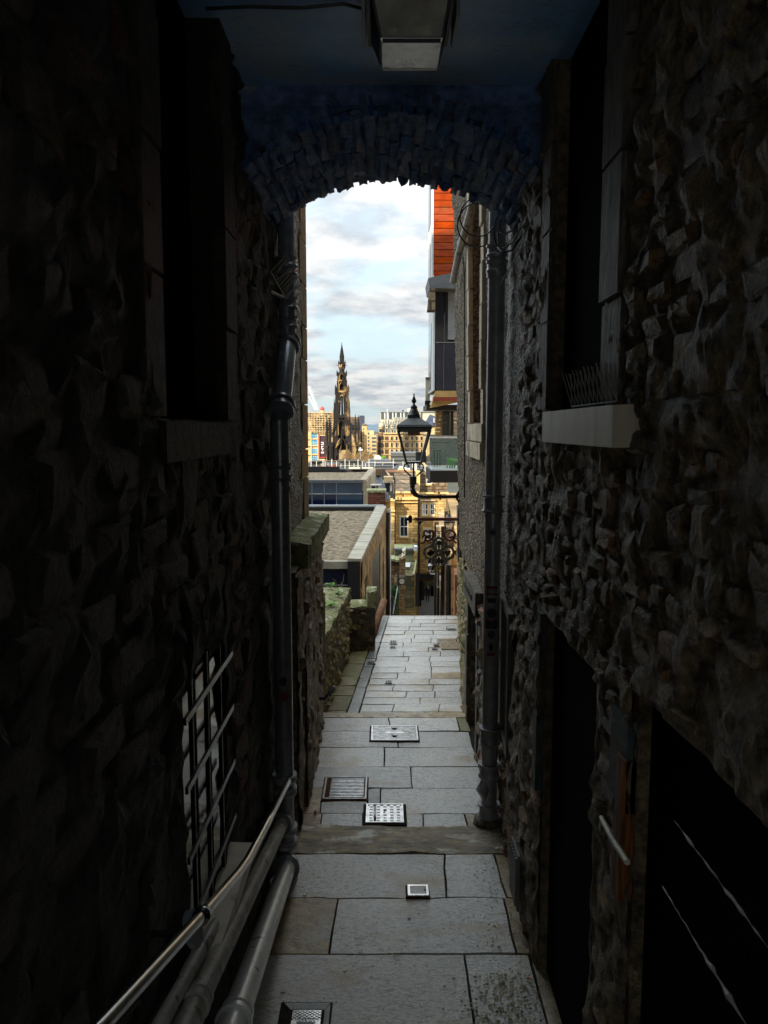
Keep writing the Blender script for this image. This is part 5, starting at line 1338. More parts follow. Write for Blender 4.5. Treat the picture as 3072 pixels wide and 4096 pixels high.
FB('dormer_roof', 'strip_pale', o, 1533, 1926, 1576, 1931, 34.5, .9)
FB('dormer_window', 'window_dark', o, 1541, 1931, 1566, 1968, 34.7, .1)
FB('dormer_frame', 'white_paint', o, 1560, 1932, 1568, 1966, 34.65, .05)
FB('skylight', 'white_paint', o, 1482, 1938, 1524, 1943, 34.4, .3)
FB('skylight', 'window_dark', o, 1486, 1944, 1520, 1962, 34.5, .05)
FB('skylight_frame', 'white_paint', o, 1502, 1944, 1505, 1962, 34.45, .04)
FB('skylight_frame', 'white_paint', o, 1512, 1942, 1520, 1962, 34.45, .04)

# ================================================================== YELLOW SANDSTONE BUILDINGS ACROSS THE BOTTOM
def sash(root, sx0, sy0, sx1, sy1, d, mull=1, panes=2, curtain=False, fr_=2.2):
    """white sash window set in a recess, its frame a child of it"""
    x0, x1, _, _, z0, z1 = fbox(sx0, sy0, sx1, sy1, d, .1); f = fr_ * d / 3072
    w = MB().box(x0, x1, d - .02, d, z0, z1).build('window', 'window_dark', root)
    m_ = MB()
    for a, b, c, e in ((x0, x0 + f, z0, z1), (x1 - f, x1, z0, z1), (x0 + f, x1 - f, z0, z0 + f * 1.3), (x0 + f, x1 - f, z1 - f, z1), (x0 + f, x1 - f, (z0 + z1) / 2 - f * .6, (z0 + z1) / 2 + f * .6)):
        m_.box(a, b, d - .09, d - .02, c, e)
    for k in range(1, panes):
        c = x0 + (x1 - x0) * k / panes; m_.box(c - f * .3, c + f * .3, d - .08, d - .02, z0 + f, z1 - f)
    m_.build('window_frame', 'white_paint', w)
    if curtain:
        MB().box(x0 + f, x1 - f - (x1 - x0) * .25, d - .035, d - .02, z0 + f, z1 - f).build('curtain', 'curtain', w)
    e = f * 1.6
    MB().box(x0 - e, x1 + e, d - .12, d, z0 - f * 2.5, z0 - .01).build('sill', 'yellow_smooth', w)
    MB().box(x0 - e, x1 + e, d - .06, d - .001, z1 + .01, z1 + f * 2.5).build('lintel', 'yellow_smooth', w)
    for a, b in ((x0 - e, x0 - .01), (x1 + .01, x1 + e)): MB().box(a, b, d - .05, d - .001, z0, z1).build('window_surround', 'yellow_smooth', w)
    return w
DY1 = 58.0
o = thing('yellow_tenement', 'sunlit yellow sandstone tenement with a brown slate roof and one tall sash window', 'building', (1.5, 60, -18))
x0, x1, _, _, z0, z1 = fbox(1580, 1968, 1672, 2440, DY1, .1)
MB().box(x0, x1, DY1, DY1 + 9, -20, z1).build('wall', 'yellow_stone', o)
for a, b, m in ((1966, 1972, 'yellow_smooth'), (1988, 1998, 'yellow_smooth'), (2006, 2010, 'yellow_smooth')):
    X0, X1, _, _, Z0, Z1 = fbox(1578, a, 1674, b, DY1, .1); MB().box(X0, X1, DY1 - .25, DY1 - .001, Z0, Z1).build('string_course', m, o)
ra_ = P(1582, 1966, DY1); rb_ = P(1672, 1966, DY1); rc_ = P(1672, 1884, DY1 + 3.5); rd_ = P(1542, 1884, DY1 + 3.5)
MB().prism([ra_ + Vector((-.1, 0, 0)), rb_, rc_, rd_ + Vector((.7, 0, 0))], (0, .25, 0)).build('roof', 'slate_brown', o)
MB().prism([P(1541, 1880, DY1 + 3.3), P(1674, 1880, DY1 + 3.3), P(1674, 1889, DY1 + 3.2), P(1545, 1889, DY1 + 3.2)], (0, .4, 0)).build('ridge', 'brown_stone', o)
MB().prism([P(1541, 1884, DY1 + 3), P(1548, 1884, DY1 + 3), P(1572, 1915, DY1 + 1), P(1562, 1915, DY1 + 1)], (0, .4, 0)).build('roof_skew', 'brown_stone', o)
FB('chimney_head', 'cream_stone', o, 1595, 1872, 1612, 1884, DY1 + 3.6, .8)
sash(o, 1600, 2066, 1632, 2146, DY1, panes=2)
MB().tube([P(1579, 1910, 57), P(1579, 2230, 57)], .055, 8).build('rainwater_pipe', 'black_paint', o)
MB().tube([P(1572, 1975, 57.2), P(1579, 2012, 57.1), P(1579, 2230, 57)], .07, 8).build('rainwater_pipe', 'black_paint', o)
o = thing('side_return', 'narrow brown stone return wall with string courses left of the yellow tenement', 'building', (1, 56, -18))
x0, x1, _, _, z0, z1 = fbox(1552, 2000, 1578, 2440, 56.5, .1)
MB().box(x0 - .2, x1, 56.5, 58, -20, z1).build('wall', 'yellow_stone', o)
for a, b in ((1998, 2004), (2040, 2046), (2056, 2060)):
    X0, X1, _, _, Z0, Z1 = fbox(1552, a, 1580, b, 56.5, .1); MB().box(X0, X1, 56.3, 56.499, Z0, Z1).build('string_course', 'yellow_smooth', o)

DY2 = 60.0
o = thing('sandstone_wing', 'sandstone wing with a roof window, double sash window and a dark archway at its foot', 'building', (3.5, 62, -18))
x0, x1, _, _, z0, z1 = fbox(1673, 1975, 1800, 2322, DY2, .1)
ZAR = P(1700, 2325, DY2).z
MB().box(x0, x1 + 2, DY2, DY2 + .8, ZAR, z1).build('wall', 'yellow_stone', o)
FB('roof', 'slate_brown', o, 1676, 1890, 1790, 1974, DY2 + .4, .4)
FB('gable_skew', 'yellow_smooth', o, 1664, 1884, 1680, 2000, DY2 - .6, .8)
FB('cornice', 'yellow_smooth', o, 1674, 1970, 1795, 1976, DY2 - .25, .24)
FB('cornice', 'yellow_smooth', o, 1674, 1982, 1795, 1988, DY2 - .2, .19)
sash(o, 1705, 1902, 1728, 1936, DY2 + .36, panes=1)
sash(o, 1688, 2014, 1712, 2060, DY2, panes=2, curtain=True)
sash(o, 1720, 2014, 1738, 2060, DY2, panes=2)
FB('mullion', 'yellow_smooth', o, 1713, 2010, 1719, 2064, DY2 - .12, .1)
FB('hood', 'strip_pale', o, 1682, 2000, 1742, 2004, DY2 - .3, .29)
sash(o, 1695, 2115, 1726, 2160, DY2, panes=2, curtain=True)
sash(o, 1710, 2235, 1740, 2282, DY2, panes=2)
MB().box(P(1665, 2300, DY2).x, P(1674, 2300, DY2).x, DY2 - 1.0, DY2 + .5, -20, P(1665, 1990, DY2).z).build('corner_pier', 'yellow_smooth', o)
# dark archway and the lane beyond
MB().box(x0 - .3, x1 + 4, 77, 78, -22, -9).build('end_wall', 'green_stone', o)
MB().box(x0 - .3, x1 + 4, DY2 + .8, 77, ZAR + .02, -8).build('vault', 'brown_stone', o)
MB().box(P(1672, 2400, DY2).x - .5, P(1672, 2400, DY2).x, DY2 + .001, 77, -20, -9).build('side_wall', 'brown_stone', o)
MB().box(P(1725, 2400, 77).x, P(1742, 2400, 77).x, 76.8, 77, -20, P(1730, 2345, 77).z).build('dark_door', 'black_void', o)
FB('shop_beam', 'black_paint', o, 1680, 2296, 1745, 2318, DY2 - .5, .3)
FB('ground_wall', 'brown_stone', o, 1648, 2300, 1672, 2420, DY2 - .3, .3)
for sxp, dd_, top in ((1667, 56, 2290), (1676, 57, 1990), (1682, 59.4, 2320)):
    MB().tube([P(sxp, top, dd_), P(sxp - 2, 2425, dd_)], .09, 8).build('rainwater_pipe', 'black_paint', o)

# low outbuilding with skylights
o = thing('outbuilding', 'low mossy outbuilding with two white skylights in front of the yellow tenement', 'building', (2.3, 52, -18))
FB('upper_wall', 'green_stone', o, 1578, 2198, 1655, 2256, 54, 2.5).data.materials[0] = mat('green_render', (0.34, 0.37, 0.20), (0.24, 0.27, 0.13), 0.85, 1.5, 0.2, 8)
FB('roof_edge', 'lead', o, 1577, 2196, 1668, 2202, 53.7, .6)
FB('roof_edge', 'lead', o, 1578, 2214, 1655, 2217, 53.9, .3)
FB('glazed_box', 'white_panel', o, 1656, 2188, 1670, 2204, 53, 1)
MB().prism([P(1622, 2246, 53.8), P(1668, 2240, 53.8), P(1656, 2302, 51), P(1621, 2302, 51)], (0, .3, -.3)).build('roof', 'green_stone', o)
for (a, b, c, d) in ((2252, 2270, 1622, 1642), (2274, 2299, 1622, 1638)):
    MB().prism([P(c, a, 53.3), P(d, a, 53.3), P(d - 3, b, 51.5), P(c, b, 51.5)], (0, -.08, .06)).build('skylight', 'white_panel', o)
MB().prism([P(1661, 2243, 53.5), P(1667, 2243, 53.5), P(1658, 2300, 50.8), P(1650, 2300, 50.8)], (0, -.2, .1)).build('stepped_coping', 'moss_stone', o)
FB('lower_wall', 'green_stone', o, 1621, 2302, 1658, 2440, 51, 3)
# curved red brick garden wall, with entrance, ivy, sign
o = thing('curved_brick_wall', 'reddish stone retaining wall with a mossy stepped coping and pale archway', 'wall', (1.5, 47, -16))
FB('wall', 'brown_stone', o, 1553, 2243, 1598, 2470, 47, 1.2)
FB('wall', 'brown_stone', o, 1597, 2232, 1622, 2435, 46.6, 1.2)
FB('coping', 'moss_stone', o, 1552, 2236, 1580, 2244, 46.8, 1.4)
FB('coping', 'moss_stone', o, 1579, 2240, 1608, 2248, 46.7, 1.4)
MB().prism([P(1608, 2226, 46.5), P(1621, 2218, 46.5), P(1623, 2228, 46.5), P(1606, 2240, 46.5)], (0, 1.2, 0)).build('coping', 'gold' if 0 else 'sill_stone', o)
MB().prism([P(1610, 2206, 46.9), P(1623, 2198, 46.9), P(1624, 2212, 46.9), P(1612, 2222, 46.9)], (0, 1.0, 0)).build('coping', 'sill_stone', o)
MB().prism([P(1576 + 14 + 13 * math.cos(t_ / 8 * math.pi), 2310 - 14 * math.sin(t_ / 8 * math.pi), 46.95) for t_ in range(9)] + [P(1577, 2345, 46.95), P(1603, 2345, 46.95)], (0, .04, 0)).build('archway', 'cream_stone', o)
FB('pier', 'brown_stone', o, 1598, 2335, 1617, 2440, 46.2, .5)
# ivy bank
ivy = MB(); ri = random.Random(21)
for k in range(900):
    sx_, sy_ = ri.uniform(1554, 1594), ri.uniform(2342, 2470)
    if sy_ > 2392 and sx_ < 1574: continue
    if sx_ > 1594 - (sy_ - 2342) * .04: continue
    p_ = P(sx_, sy_, ri.uniform(44.5, 45.6)); s_ = ri.uniform(.05, .12)
    a_ = Vector((ri.uniform(-1, 1), ri.uniform(-1, .2), ri.uniform(-1, 1))).normalized() * s_; b_ = a_.cross(Vector((ri.uniform(-1, 1), 1, ri.uniform(-1, 1)))).normalized() * s_
    ivy.add([p_ - a_, p_ + b_, p_ + a_, p_ - b_], [(0, 1, 2, 3)])
t = thing('ivy_bank', 'green ivy bank behind the railing left of the lower steps', 'plant', P(1575, 2460, 45))
ivy.build('foliage', 'ivy', t); FB('stem_mass', 'ivy', t, 1556, 2350, 1590, 2470, 45.7, .3)
t = thing('stair_railing', 'black railing with spiked posts and a slanting handrail by the ivy bank', 'railing', P(1575, 2460, 44))
MB().tube([P(1592, 2340, 44), P(1572, 2455, 42)], .035, 6).build('rail', 'grey_metal', t)
MB().tube([P(1566, 2385, 43), P(1566, 2470, 43)], .10, 8).build('post', 'black_paint', t)
MB().tube([P(1592, 2290, 44), P(1592, 2345, 44)], .05, 6).build('post', 'black_paint', t)
for k in range(7): MB().tube([P(1556 + k * 5, 2328, 45.9), P(1556 + k * 5, 2342, 45.9)], .02, 4).build('spike', 'black_paint', t)
t = thing('pale_strip_wall', 'pale wall patch and bin beside the railing foot', 'wall', P(1560, 2460, 46))
FB('panel', 'cream_stone', t, 1553, 2405, 1563, 2440, 45.9, .1); FB('cap', 'grey_metal', t, 1553, 2384, 1572, 2404, 45.8, .1)
t = thing('hanging_sign', 'black square hanging sign with a round white disc of lettering', 'sign', P(1607, 2340, 43))
FB('board', 'black_paint', t, 1596, 2312, 1619, 2340, 43, .06)
c = P(1607.5, 2326, 42.97); rr_ = 10.5 * 43 / 3072
MB().prism([c + Vector((rr_ * math.cos(k * math.pi / 10), 0, rr_ * math.sin(k * math.pi / 10))) for k in range(20)], (0, .03, 0)).build('disc', 'white_paint', t)
text_mesh('lettering', 'THE', .05, c + Vector((0, -.006, .06)), (1, 0, 0), (0, 0, 1), 'black_paint', t)
text_mesh('lettering', 'DEVILS ADVOCATE', .035, c + Vector((0, -.006, -.0)), (1, 0, 0), (0, 0, 1), 'black_paint', t)
MB().tube([P(1592, 2292, 43), P(1592, 2350, 43)], .03, 6).build('post', 'black_paint', t)
MB().tube([P(1575, 2307, 43), P(1620, 2303, 43)], .02, 6).build('bracket', 'black_paint', t)
FB('top_rail', 'grey_metal', t, 1598, 2303, 1618, 2308, 42.95, .05)

# ================================================================== PERSON IN THE ARCHWAY
def person():
    base = P(1710, 2416, 74.0); base.z = -17.0 + .02; H = 1.74
    t = thing('person', 'person in dark coat and trousers with a pale collar standing in the archway', 'person', base)
    vs = [(0, 0, .94), (0, 0, 1.15), (0, 0, 1.38), (0, 0, 1.50), (0, -.01, 1.60), (.19, 0, 1.42), (.25, -.02, 1.14), (.24, -.08, .88), (.24, -.10, .80), (-.19, 0, 1.42), (-.25, -.02, 1.14), (-.24, -.06, .88), (-.24, -.08, .80),
          (.10, 0, .88), (.11, -.01, .50), (.11, .01, .09), (.12, -.13, .04), (-.10, 0, .88), (-.11, -.03, .50), (-.11, .02, .09), (-.12, -.12, .04)]
    es = [(0, 1), (1, 2), (2, 3), (3, 4), (2, 5), (5, 6), (6, 7), (7, 8), (2, 9), (9, 10), (10, 11), (11, 12), (0, 13), (13, 14), (14, 15), (15, 16), (0, 17), (17, 18), (18, 19), (19, 20)]
    rd = [.16, .15, .17, .065, .06, .07, .055, .042, .04, .07, .055, .042, .04, .10, .075, .05, .04, .10, .075, .05, .04]
    me = bpy.data.meshes.new('body'); me.from_pydata(vs, es, []); ob = bpy.data.objects.new('body', me); COL.objects.link(ob)
    sk = ob.modifiers.new('skin', 'SKIN'); ob.modifiers.new('sub', 'SUBSURF').levels = 1
    for v, r_ in zip(me.skin_vertices[0].data, rd): v.radius = (r_, r_ * .8)
    me.skin_vertices[0].data[0].use_root = True
    dg = bpy.context.evaluated_depsgraph_get(); m2 = bpy.data.meshes.new_from_object(ob.evaluated_get(dg)); bpy.data.objects.remove(ob)
    m2.materials.clear(); m2.materials.append(MATS['navy_cloth'])
    b = bpy.data.objects.new('body', m2); COL.objects.link(b); b.parent = t
    MB().lathe(base + Vector((0, -.01, 1.52)), [(.045, 0), (.07, .05), (.078, .12), (.07, .18), (.04, .225)], 12).build('face', 'skin', t, smooth=True)
    MB().lathe(base + Vector((0, .01, 1.66)), [(.082, 0), (.084, .04), (.06, .09), (.02, .11)], 12).build('hair', 'hair', t, smooth=True)
    MB().tube([base + Vector((.02, -.10, 1.40)), base + Vector((.10, -.10, 1.48)), base + Vector((.05, .02, 1.53))], .04, 8).build('collar', 'white_panel', t, smooth=True)
    for s in (-1, 1): MB().tube([base + Vector((.24 * s, -.10, .82)), base + Vector((.24 * s, -.12, .72))], [.04, .025], 8).build('hand', 'skin', t, smooth=True)
    for s in (-1, 1): MB().tube([base + Vector((.025 * s, -.088, 1.645)), base + Vector((.032 * s, -.088, 1.645))], .008, 5).build('eye', 'hair', t)
    MB().tube([base + Vector((0, -.085, 1.64)), base + Vector((0, -.105, 1.61))], [.008, .014], 5).build('nose', 'skin', t)
person()

# ================================================================== RIGHT-HAND ROW OF OLD FACADES, SEEN AT A GRAZING ANGLE
def frow(name, label, ya, yb, m_main, seed, xa_off=0.0):
    rr = random.Random(seed)
    X = lambda y: 1.27 + .0600 * (y - 12) + xa_off
    t = thing(name, label, 'building', (X(ya) + 2, (ya + yb) / 2, -18))
    MB().hexa([(X(ya), ya, -22), (X(ya) + 6, ya, -22), (X(yb) + 6, yb, -22), (X(yb), yb, -22), (X(ya), ya, ZTOP(ya)), (X(ya) + 6, ya, ZTOP(ya)), (X(yb) + 6, yb, ZTOP(ya)), (X(yb), yb, ZTOP(ya))]).build('wall', m_main, t)
    y = ya + .4; k = 0
    while y < yb - 1:
        w = rr.uniform(.5, 1.1); pr = rr.uniform(.05, .16) * (1 + (y - 12) / 60)
        m = rr.choice(['strip_gold', 'strip_pale', 'strip_red', 'strip_gold', 'brown_stone'])  # strip colours stand in for sunlit bands of stone
        MB().hexa([(X(y) - pr, y, -21), (X(y) + .1, y, -21), (X(y + w) + .1, y + w, -21), (X(y + w) - pr, y + w, -21), (X(y) - pr, y, ZTOP(ya) - .3), (X(y) + .1, y, ZTOP(ya) - .3), (X(y + w) + .1, y + w, ZTOP(ya) - .3), (X(y + w) - pr, y + w, ZTOP(ya) - .3)]).build('pilaster', m, t)
        y += w
        # windows between
        ww = rr.uniform(.9, 1.4)
        z = -20 + rr.uniform(0, 1)
        while z < ZTOP(ya) - 2:
            wv = MB().hexa([(X(y + .1) - .02, y + .1, z), (X(y + .1) + .02, y + .1, z), (X(y + ww) + .02, y + ww, z), (X(y + ww) - .02, y + ww, z), (X(y + .1) - .02, y + .1, z + 1.7), (X(y + .1) + .02, y + .1, z + 1.7), (X(y + ww) + .02, y + ww, z + 1.7), (X(y + ww) - .02, y + ww, z + 1.7)]).build('window', 'window_dark', t)
            MB().hexa([(X(y) - pr * .8, y + .05, z - .18), (X(y) + .02, y + .05, z - .18), (X(y + ww) + .02, y + ww, z - .18), (X(y + ww) - pr * .8, y + ww, z - .18), (X(y) - pr * .8, y + .05, z - .02), (X(y) + .02, y + .05, z - .02), (X(y + ww) + .02, y + ww, z - .02), (X(y + ww) - pr * .8, y + ww, z - .02)]).build('sill', 'strip_pale', wv)
            z += 3.0
        y += ww
        if k % 3 == 0:
            yy = y + .1; MB().tube([(X(yy) - .05 - pr, yy, -21), (X(yy) - .05 - pr, yy, ZTOP(ya) - .5)], .05, 8).build('rainwater_pipe', 'black_paint', t); y += .25
        k += 1
    return t
def ZTOP(y): return 3.5
TOPS = {}
def ZTOP(y):
    return {12.6: -2.2, 26.0: -5.4, 40.0: -5.6, 52.0: -7.0}.get(y, -6)
frow('old_facade', 'nearest stone facade, its gold sun strips put into colour, of the narrow right-hand row, seen edge on', 12.6, 25.9, 'strip_gold', 3)
frow('old_facade', 'second old stone facade with dark pipes in the right-hand row, below the glass balcony', 26.0, 39.9, 'strip_pale', 5)
frow('old_facade', 'third old facade of the right-hand row, behind the round pub sign', 40.0, 51.9, 'strip_gold', 9)
frow('old_facade', 'farthest brown facade of the right-hand row beside the archway', 52.0, 66, 'strip_pale', 14, .15)
# slanted buttress, security cameras, wall lamps
tag(MB().prism([P(1804, 2370, 24), P(1822, 2395, 24), P(1822, 2458, 24), P(1796, 2458, 24)], (0, 1.5, 0)).build('stone_buttress', 'strip_pale'), 'pale sloping stone buttress at the foot of the right-hand row', 'buttress')
def camera_box(label, sx, sy, d, s=1.0):
    t = thing('security_camera', label, 'camera', P(sx, sy, d), 'white security cameras on the right-hand facades')
    a = P(sx - 14 * s, sy, d); b = P(sx + 8 * s, sy, d)
    MB().tube([a, b], .05 * s * d / 24, 12).build('housing', 'white_paint', t)
    MB().tube([(a + b) / 2, (a + b) / 2 + Vector((.04, .1, -.12 * s * d / 24))], .015, 6).build('bracket', 'white_paint', t)
    FB('mount', 'black_paint', t, sx + 9, sy - 10, sx + 18, sy + 8, d, .2)
camera_box('white bullet security camera just right under the round trade sign', 1814, 2262, 22)
camera_box('bright white camera lowest on the right-hand facades near the archway', 1766, 2366, 38, 1.0)
t = thing('wall_lamp', 'bulbous white wall lamp beside the lowest camera', 'lamp', P(1755, 2360, 38))
MB().lathe(P(1755, 2366, 38), [(.03, -.1), (.09, -.02), (.10, .08), (.05, .2), (.02, .28)], 12).build('shade', 'white_paint', t, smooth=True)
t = thing('alarm_box', 'small black box mounted high on the right-hand facade', 'box', P(1838, 2290, 20)); FB('box', 'black_paint', t, 1833, 2283, 1842, 2300, 20, .2)

# stone oriel end under the balcony
t = thing('stone_corbel', 'carved stone corbel poking out at the corner under the glass balcony', 'corbel', P(1738, 1950, 45))
for k, (a, b, c, d) in enumerate([(1730, 1936, 1746, 1946), (1727, 1947, 1744, 1956), (1732, 1957, 1746, 1966), (1737, 1967, 1748, 1974)]): FB('moulding', 'strip_gold', t, a, b, c, d, 45, .8)

# ================================================================== MODERN HOTEL PARTS ON THE RIGHT (orange cladding, glazed bay, balcony)
DB = 24.0
o = thing('modern_house', 'modern house end with orange cladding panels and dark glazed bay on the right', 'building', (2.5, 26, -8))
xo0, xo1 = P(1735, 900, DB).x, P(1835, 900, DB).x
zt0 = P(1735, 640, DB).z; zt1 = P(1735, 1112, DB).z
MB().box(xo0 + .02, 6, DB + .05, DB + 2, zt1 - .5, zt0).build('body', 'black_clad_shade', o)
ys_ = [1112 - k * 28.3 for k in range(18)]
for a, b in zip(ys_, ys_[1:]):
    z0, z1 = P(1735, a, DB).z + .012, P(1735, b, DB).z - .008
    MB().box(xo0, xo1 + 1.2, DB, DB + .05, z0, z1).build('panel', 'orange_panel', o)
# white side face of the tower
MB().hexa([(xo0 - .06, DB - .02, zt1 - .5), (xo0 - .004, DB - .02, zt1 - .5), (xo0 - .004, DB + 2, zt1 - .5), (xo0 - .06, DB + 2, zt1 - .5), (xo0 - .06, DB - .02, zt0), (xo0 - .004, DB - .02, zt0), (xo0 - .004, DB + 2, zt0), (xo0 - .06, DB + 2, zt0)]).build('side_panel', 'white_panel', o)
for z_ in (4.2, 6.3): MB().box(xo0 - .075, xo0 - .06, DB + .6, DB + 1.6, z_, z_ + 1.5).build('side_window', 'window_dark', o)
# canopy / lead hood with brown side
ca = [P(1713, 1112, 22.4), P(1845, 1082, 22.4), P(1845, 1155, 22.4), P(1719, 1152, 22.4)]
MB().prism(ca, (0, 1.6, 0)).build('canopy', 'lead', o)
MB().prism([P(1719, 1153, 22.4), P(1741, 1153, 22.4), P(1741, 1242, 22.4), P(1710, 1242, 22.4)], (0, .4, 0)).build('canopy_cheek', 'strip_pale' if 0 else 'slate_brown', o)
# bay
bx0 = P(1741, 1300, 23).x
zb0, zb1 = P(1741, 1562, 23).z, P(1741, 1155, 23).z
xbr = P(1850, 1300, 23).x
MB().box(bx0, xbr + 1, 23.03, 26, zb0, zb1).build('bay_body', 'black_clad_shade', o)
for (a, b, c, d, m) in ((1742, 1776, 1372, 1560, 'glass_navy'), (1778, 1850, 1372, 1560, 'glass_navy'), (1742, 1776, 1155, 1368, 'window_dark'), (1778, 1790, 1155, 1368, 'window_dark')):
    X0, X1, _, _, Z0, Z1 = fbox(a, c, b, d, 23, .1); MB().box(X0, X1, 22.99, 23.02, Z0, Z1).build('glass_panel', m, o)
FB('blank_panel', 'grey_metal', o, 1791, 1155, 1850, 1358, 22.985, .03)
FB('mullion', 'grey_metal', o, 1775.5, 1250, 1777, 1560, 22.96, .03)
FB('transom', 'grey_metal', o, 1742, 1368, 1850, 1370.5, 22.96, .03)
for a in (1757, 1780):  # reflections are left to the glass; these are the drain pipes seen behind it
    pass
xs0 = P(1733, 1400, 23).x
MB().hexa([(xs0 - .0, 23.0, zb0), (bx0 - .01, 22.97, zb0), (bx0 - .01, 25.5, zb0), (xs0 - .0, 25.5, zb0), (xs0, 23.0, zb1 + .4), (bx0 - .01, 22.97, zb1), (bx0 - .01, 25.5, zb1), (xs0, 25.5, zb1 + .4)]).build('side_panel', 'white_panel', o)
MB().box(xs0 - .012, xs0 - .001, 24.0, 25.2, 1.2, 3.2).build('side_window', 'glass_navy', o)
# soffit steps
MB().hexa([P(1722, 1632, 23.0), P(1850, 1606, 23.0), P(1850, 1606, 25.0), P(1712, 1632, 25.0), P(1742, 1563, 22.98), P(1850, 1563, 22.98), P(1850, 1563, 25.0), P(1742, 1563, 25.0)]).build('soffit', 'soffit_gold', o)
FB('soffit_band', 'soffit_red', o, 1733, 1588, 1850, 1603, 22.8, .18)
FB('lower_soffit', 'black_clad_shade', o, 1706, 1619, 1850, 1640, 23.6, 2.0)
FB('side_glass', 'far_concrete', o, 1702, 1512, 1720, 1622, 25.5, .1)
FB('side_glass_frame', 'black_clad_shade', o, 1702, 1509, 1722, 1513, 25.4, .15)
FB('side_glass_frame', 'black_clad_shade', o, 1700, 1603, 1730, 1630, 25.4, .15)
# golden masonry pier below with window
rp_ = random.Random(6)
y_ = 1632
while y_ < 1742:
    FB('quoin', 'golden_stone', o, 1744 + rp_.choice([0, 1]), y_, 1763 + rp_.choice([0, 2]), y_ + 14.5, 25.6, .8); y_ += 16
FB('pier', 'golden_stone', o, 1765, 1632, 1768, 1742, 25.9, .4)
FB('window', 'window_dark', o, 1768, 1640, 1800, 1742, 26, .2)
FB('window_frame', 'grey_metal', o, 1770, 1690, 1786, 1692, 25.95, .04)
FB('window_frame', 'black_paint', o, 1801, 1640, 1814, 1742, 25.9, .2)
for k in range(6): FB('white_block', 'strip_pale', o, 1815, 1640 + k * 17, 1850, 1655.5 + k * 17, 25.8, .5)
# balcony
DBL = 28.0
o = thing('glass_balcony', 'balcony box with green tinted glass sides and a black base on the right', 'balcony', P(1780, 1985, DBL))
x0, x1 = P(1727, 1900, DBL).x, P(1850, 1900, DBL).x + .5
zf, zt_b, zb_b = P(1780, 1877, DBL).z, P(1780, 1753, DBL).z, P(1780, 1930, DBL).z
MB().box(x0 - .06, x1, DBL, DBL + 3, zb_b, zf - .05).build('base', 'black_clad_shade', o)
MB().box(x0, x1, DBL + .02, DBL + 2.9, zf - .05, zf).build('deck', 'white_panel', o)
MB().box(x0, x1, DBL, DBL + .02, zf + .01, zt_b).build('glass_panel', 'glass_green', o)
MB().box(x0 - .02, x0 - .0, DBL + .03, DBL + 3, zf + .01, zt_b).build('glass_panel', 'glass_green', o)
MB().box(x0 - .08, x1, DBL - .04, DBL + .06, zt_b + .003, zt_b + .06).build('top_rail', 'white_paint', o)
MB().box(x0 - .25, x1, DBL + 1.5, DBL + 1.6, P(1780, 1745, DBL).z, P(1780, 1739, DBL).z).build('top_rail', 'grey_metal', o)
MB().box(x0 - .05, x0 + .03, DBL + .062, DBL + 3, zt_b + .003, zt_b + .05).build('top_rail', 'white_paint', o)
MB().box(x0 + .1, x1, DBL + 3.05, DBL + 3.2, zf, zt_b + .1).build('back_wall', 'pebbledash_dark', o)  # dark colour stands in for the grey-green reflection in the glass
MB().box(x0 - .5, x0 - .1, DBL + 2, DBL + 2.3, P(1780, 1860, DBL).z, P(1780, 1815, DBL).z).build('equipment_box', 'black_clad_shade', o)
# green chair and cafe furniture
t = thing('garden_chair', 'light green reclining garden chair on the glass balcony', 'chair', (P(1805, 1870, DBL + .8).x, DBL + .8, zf))
bx_ = P(1790, 1850, DBL + .8).x; zs = P(1790, 1842, DBL + .8).z
MB().hexa([(bx_ - .02, DBL + .6, zs), (bx_ + .8, DBL + .6, zs - .10), (bx_ + .8, DBL + 1.1, zs - .10), (bx_ - .02, DBL + 1.1, zs), (bx_ - .02, DBL + .6, zs + .06), (bx_ + .8, DBL + .6, zs - .03), (bx_ + .8, DBL + 1.1, zs - .03), (bx_ - .02, DBL + 1.1, zs + .06)]).build('seat', 'green_plastic', t)
MB().hexa([(bx_ - .05, DBL + .6, zs + .06), (bx_ + .7, DBL + .6, zs + .04), (bx_ + .7, DBL + .66, zs + .04), (bx_ - .05, DBL + .66, zs + .06), (bx_ - .05, DBL + .6, zs + .12), (bx_ + .7, DBL + .6, zs + .09), (bx_ + .7, DBL + .66, zs + .09), (bx_ - .05, DBL + .66, zs + .12)]).build('armrest', 'green_plastic', t)
for dx, yy in ((.0, .62), (.12, .75), (.22, .95), (.32, 1.05)):
    MB().hexa([(bx_ + dx - .07, DBL + yy, zf), (bx_ + dx - .02, DBL + yy, zf), (bx_ + dx - .02, DBL + yy + .05, zf), (bx_ + dx - .07, DBL + yy + .05, zf), (bx_ + dx, DBL + yy, zs), (bx_ + dx + .07, DBL + yy, zs), (bx_ + dx + .07, DBL + yy + .05, zs), (bx_ + dx, DBL + yy + .05, zs)]).build('leg', 'green_plastic', t)
t = thing('bar_table', 'tall thin black bar table behind the green chair', 'table', (x0 + .3, DBL + 2.2, zf))
for dx in (0, .12, .22): MB().box(x0 + .22 + dx, x0 + .25 + dx, DBL + 2.2, DBL + 2.23, zf, zf + .62).build('leg', 'black_paint', t)
MB().box(x0 + .15, x0 + .85, DBL + 2.1, DBL + 2.5, zf + .93, zf + .96).build('tabletop', 'black_paint', t)
MB().box(x0 + .18, x0 + .50, DBL + 2.1, DBL + 2.4, zf + .62, zf + .64).build('shelf', 'black_paint', t)

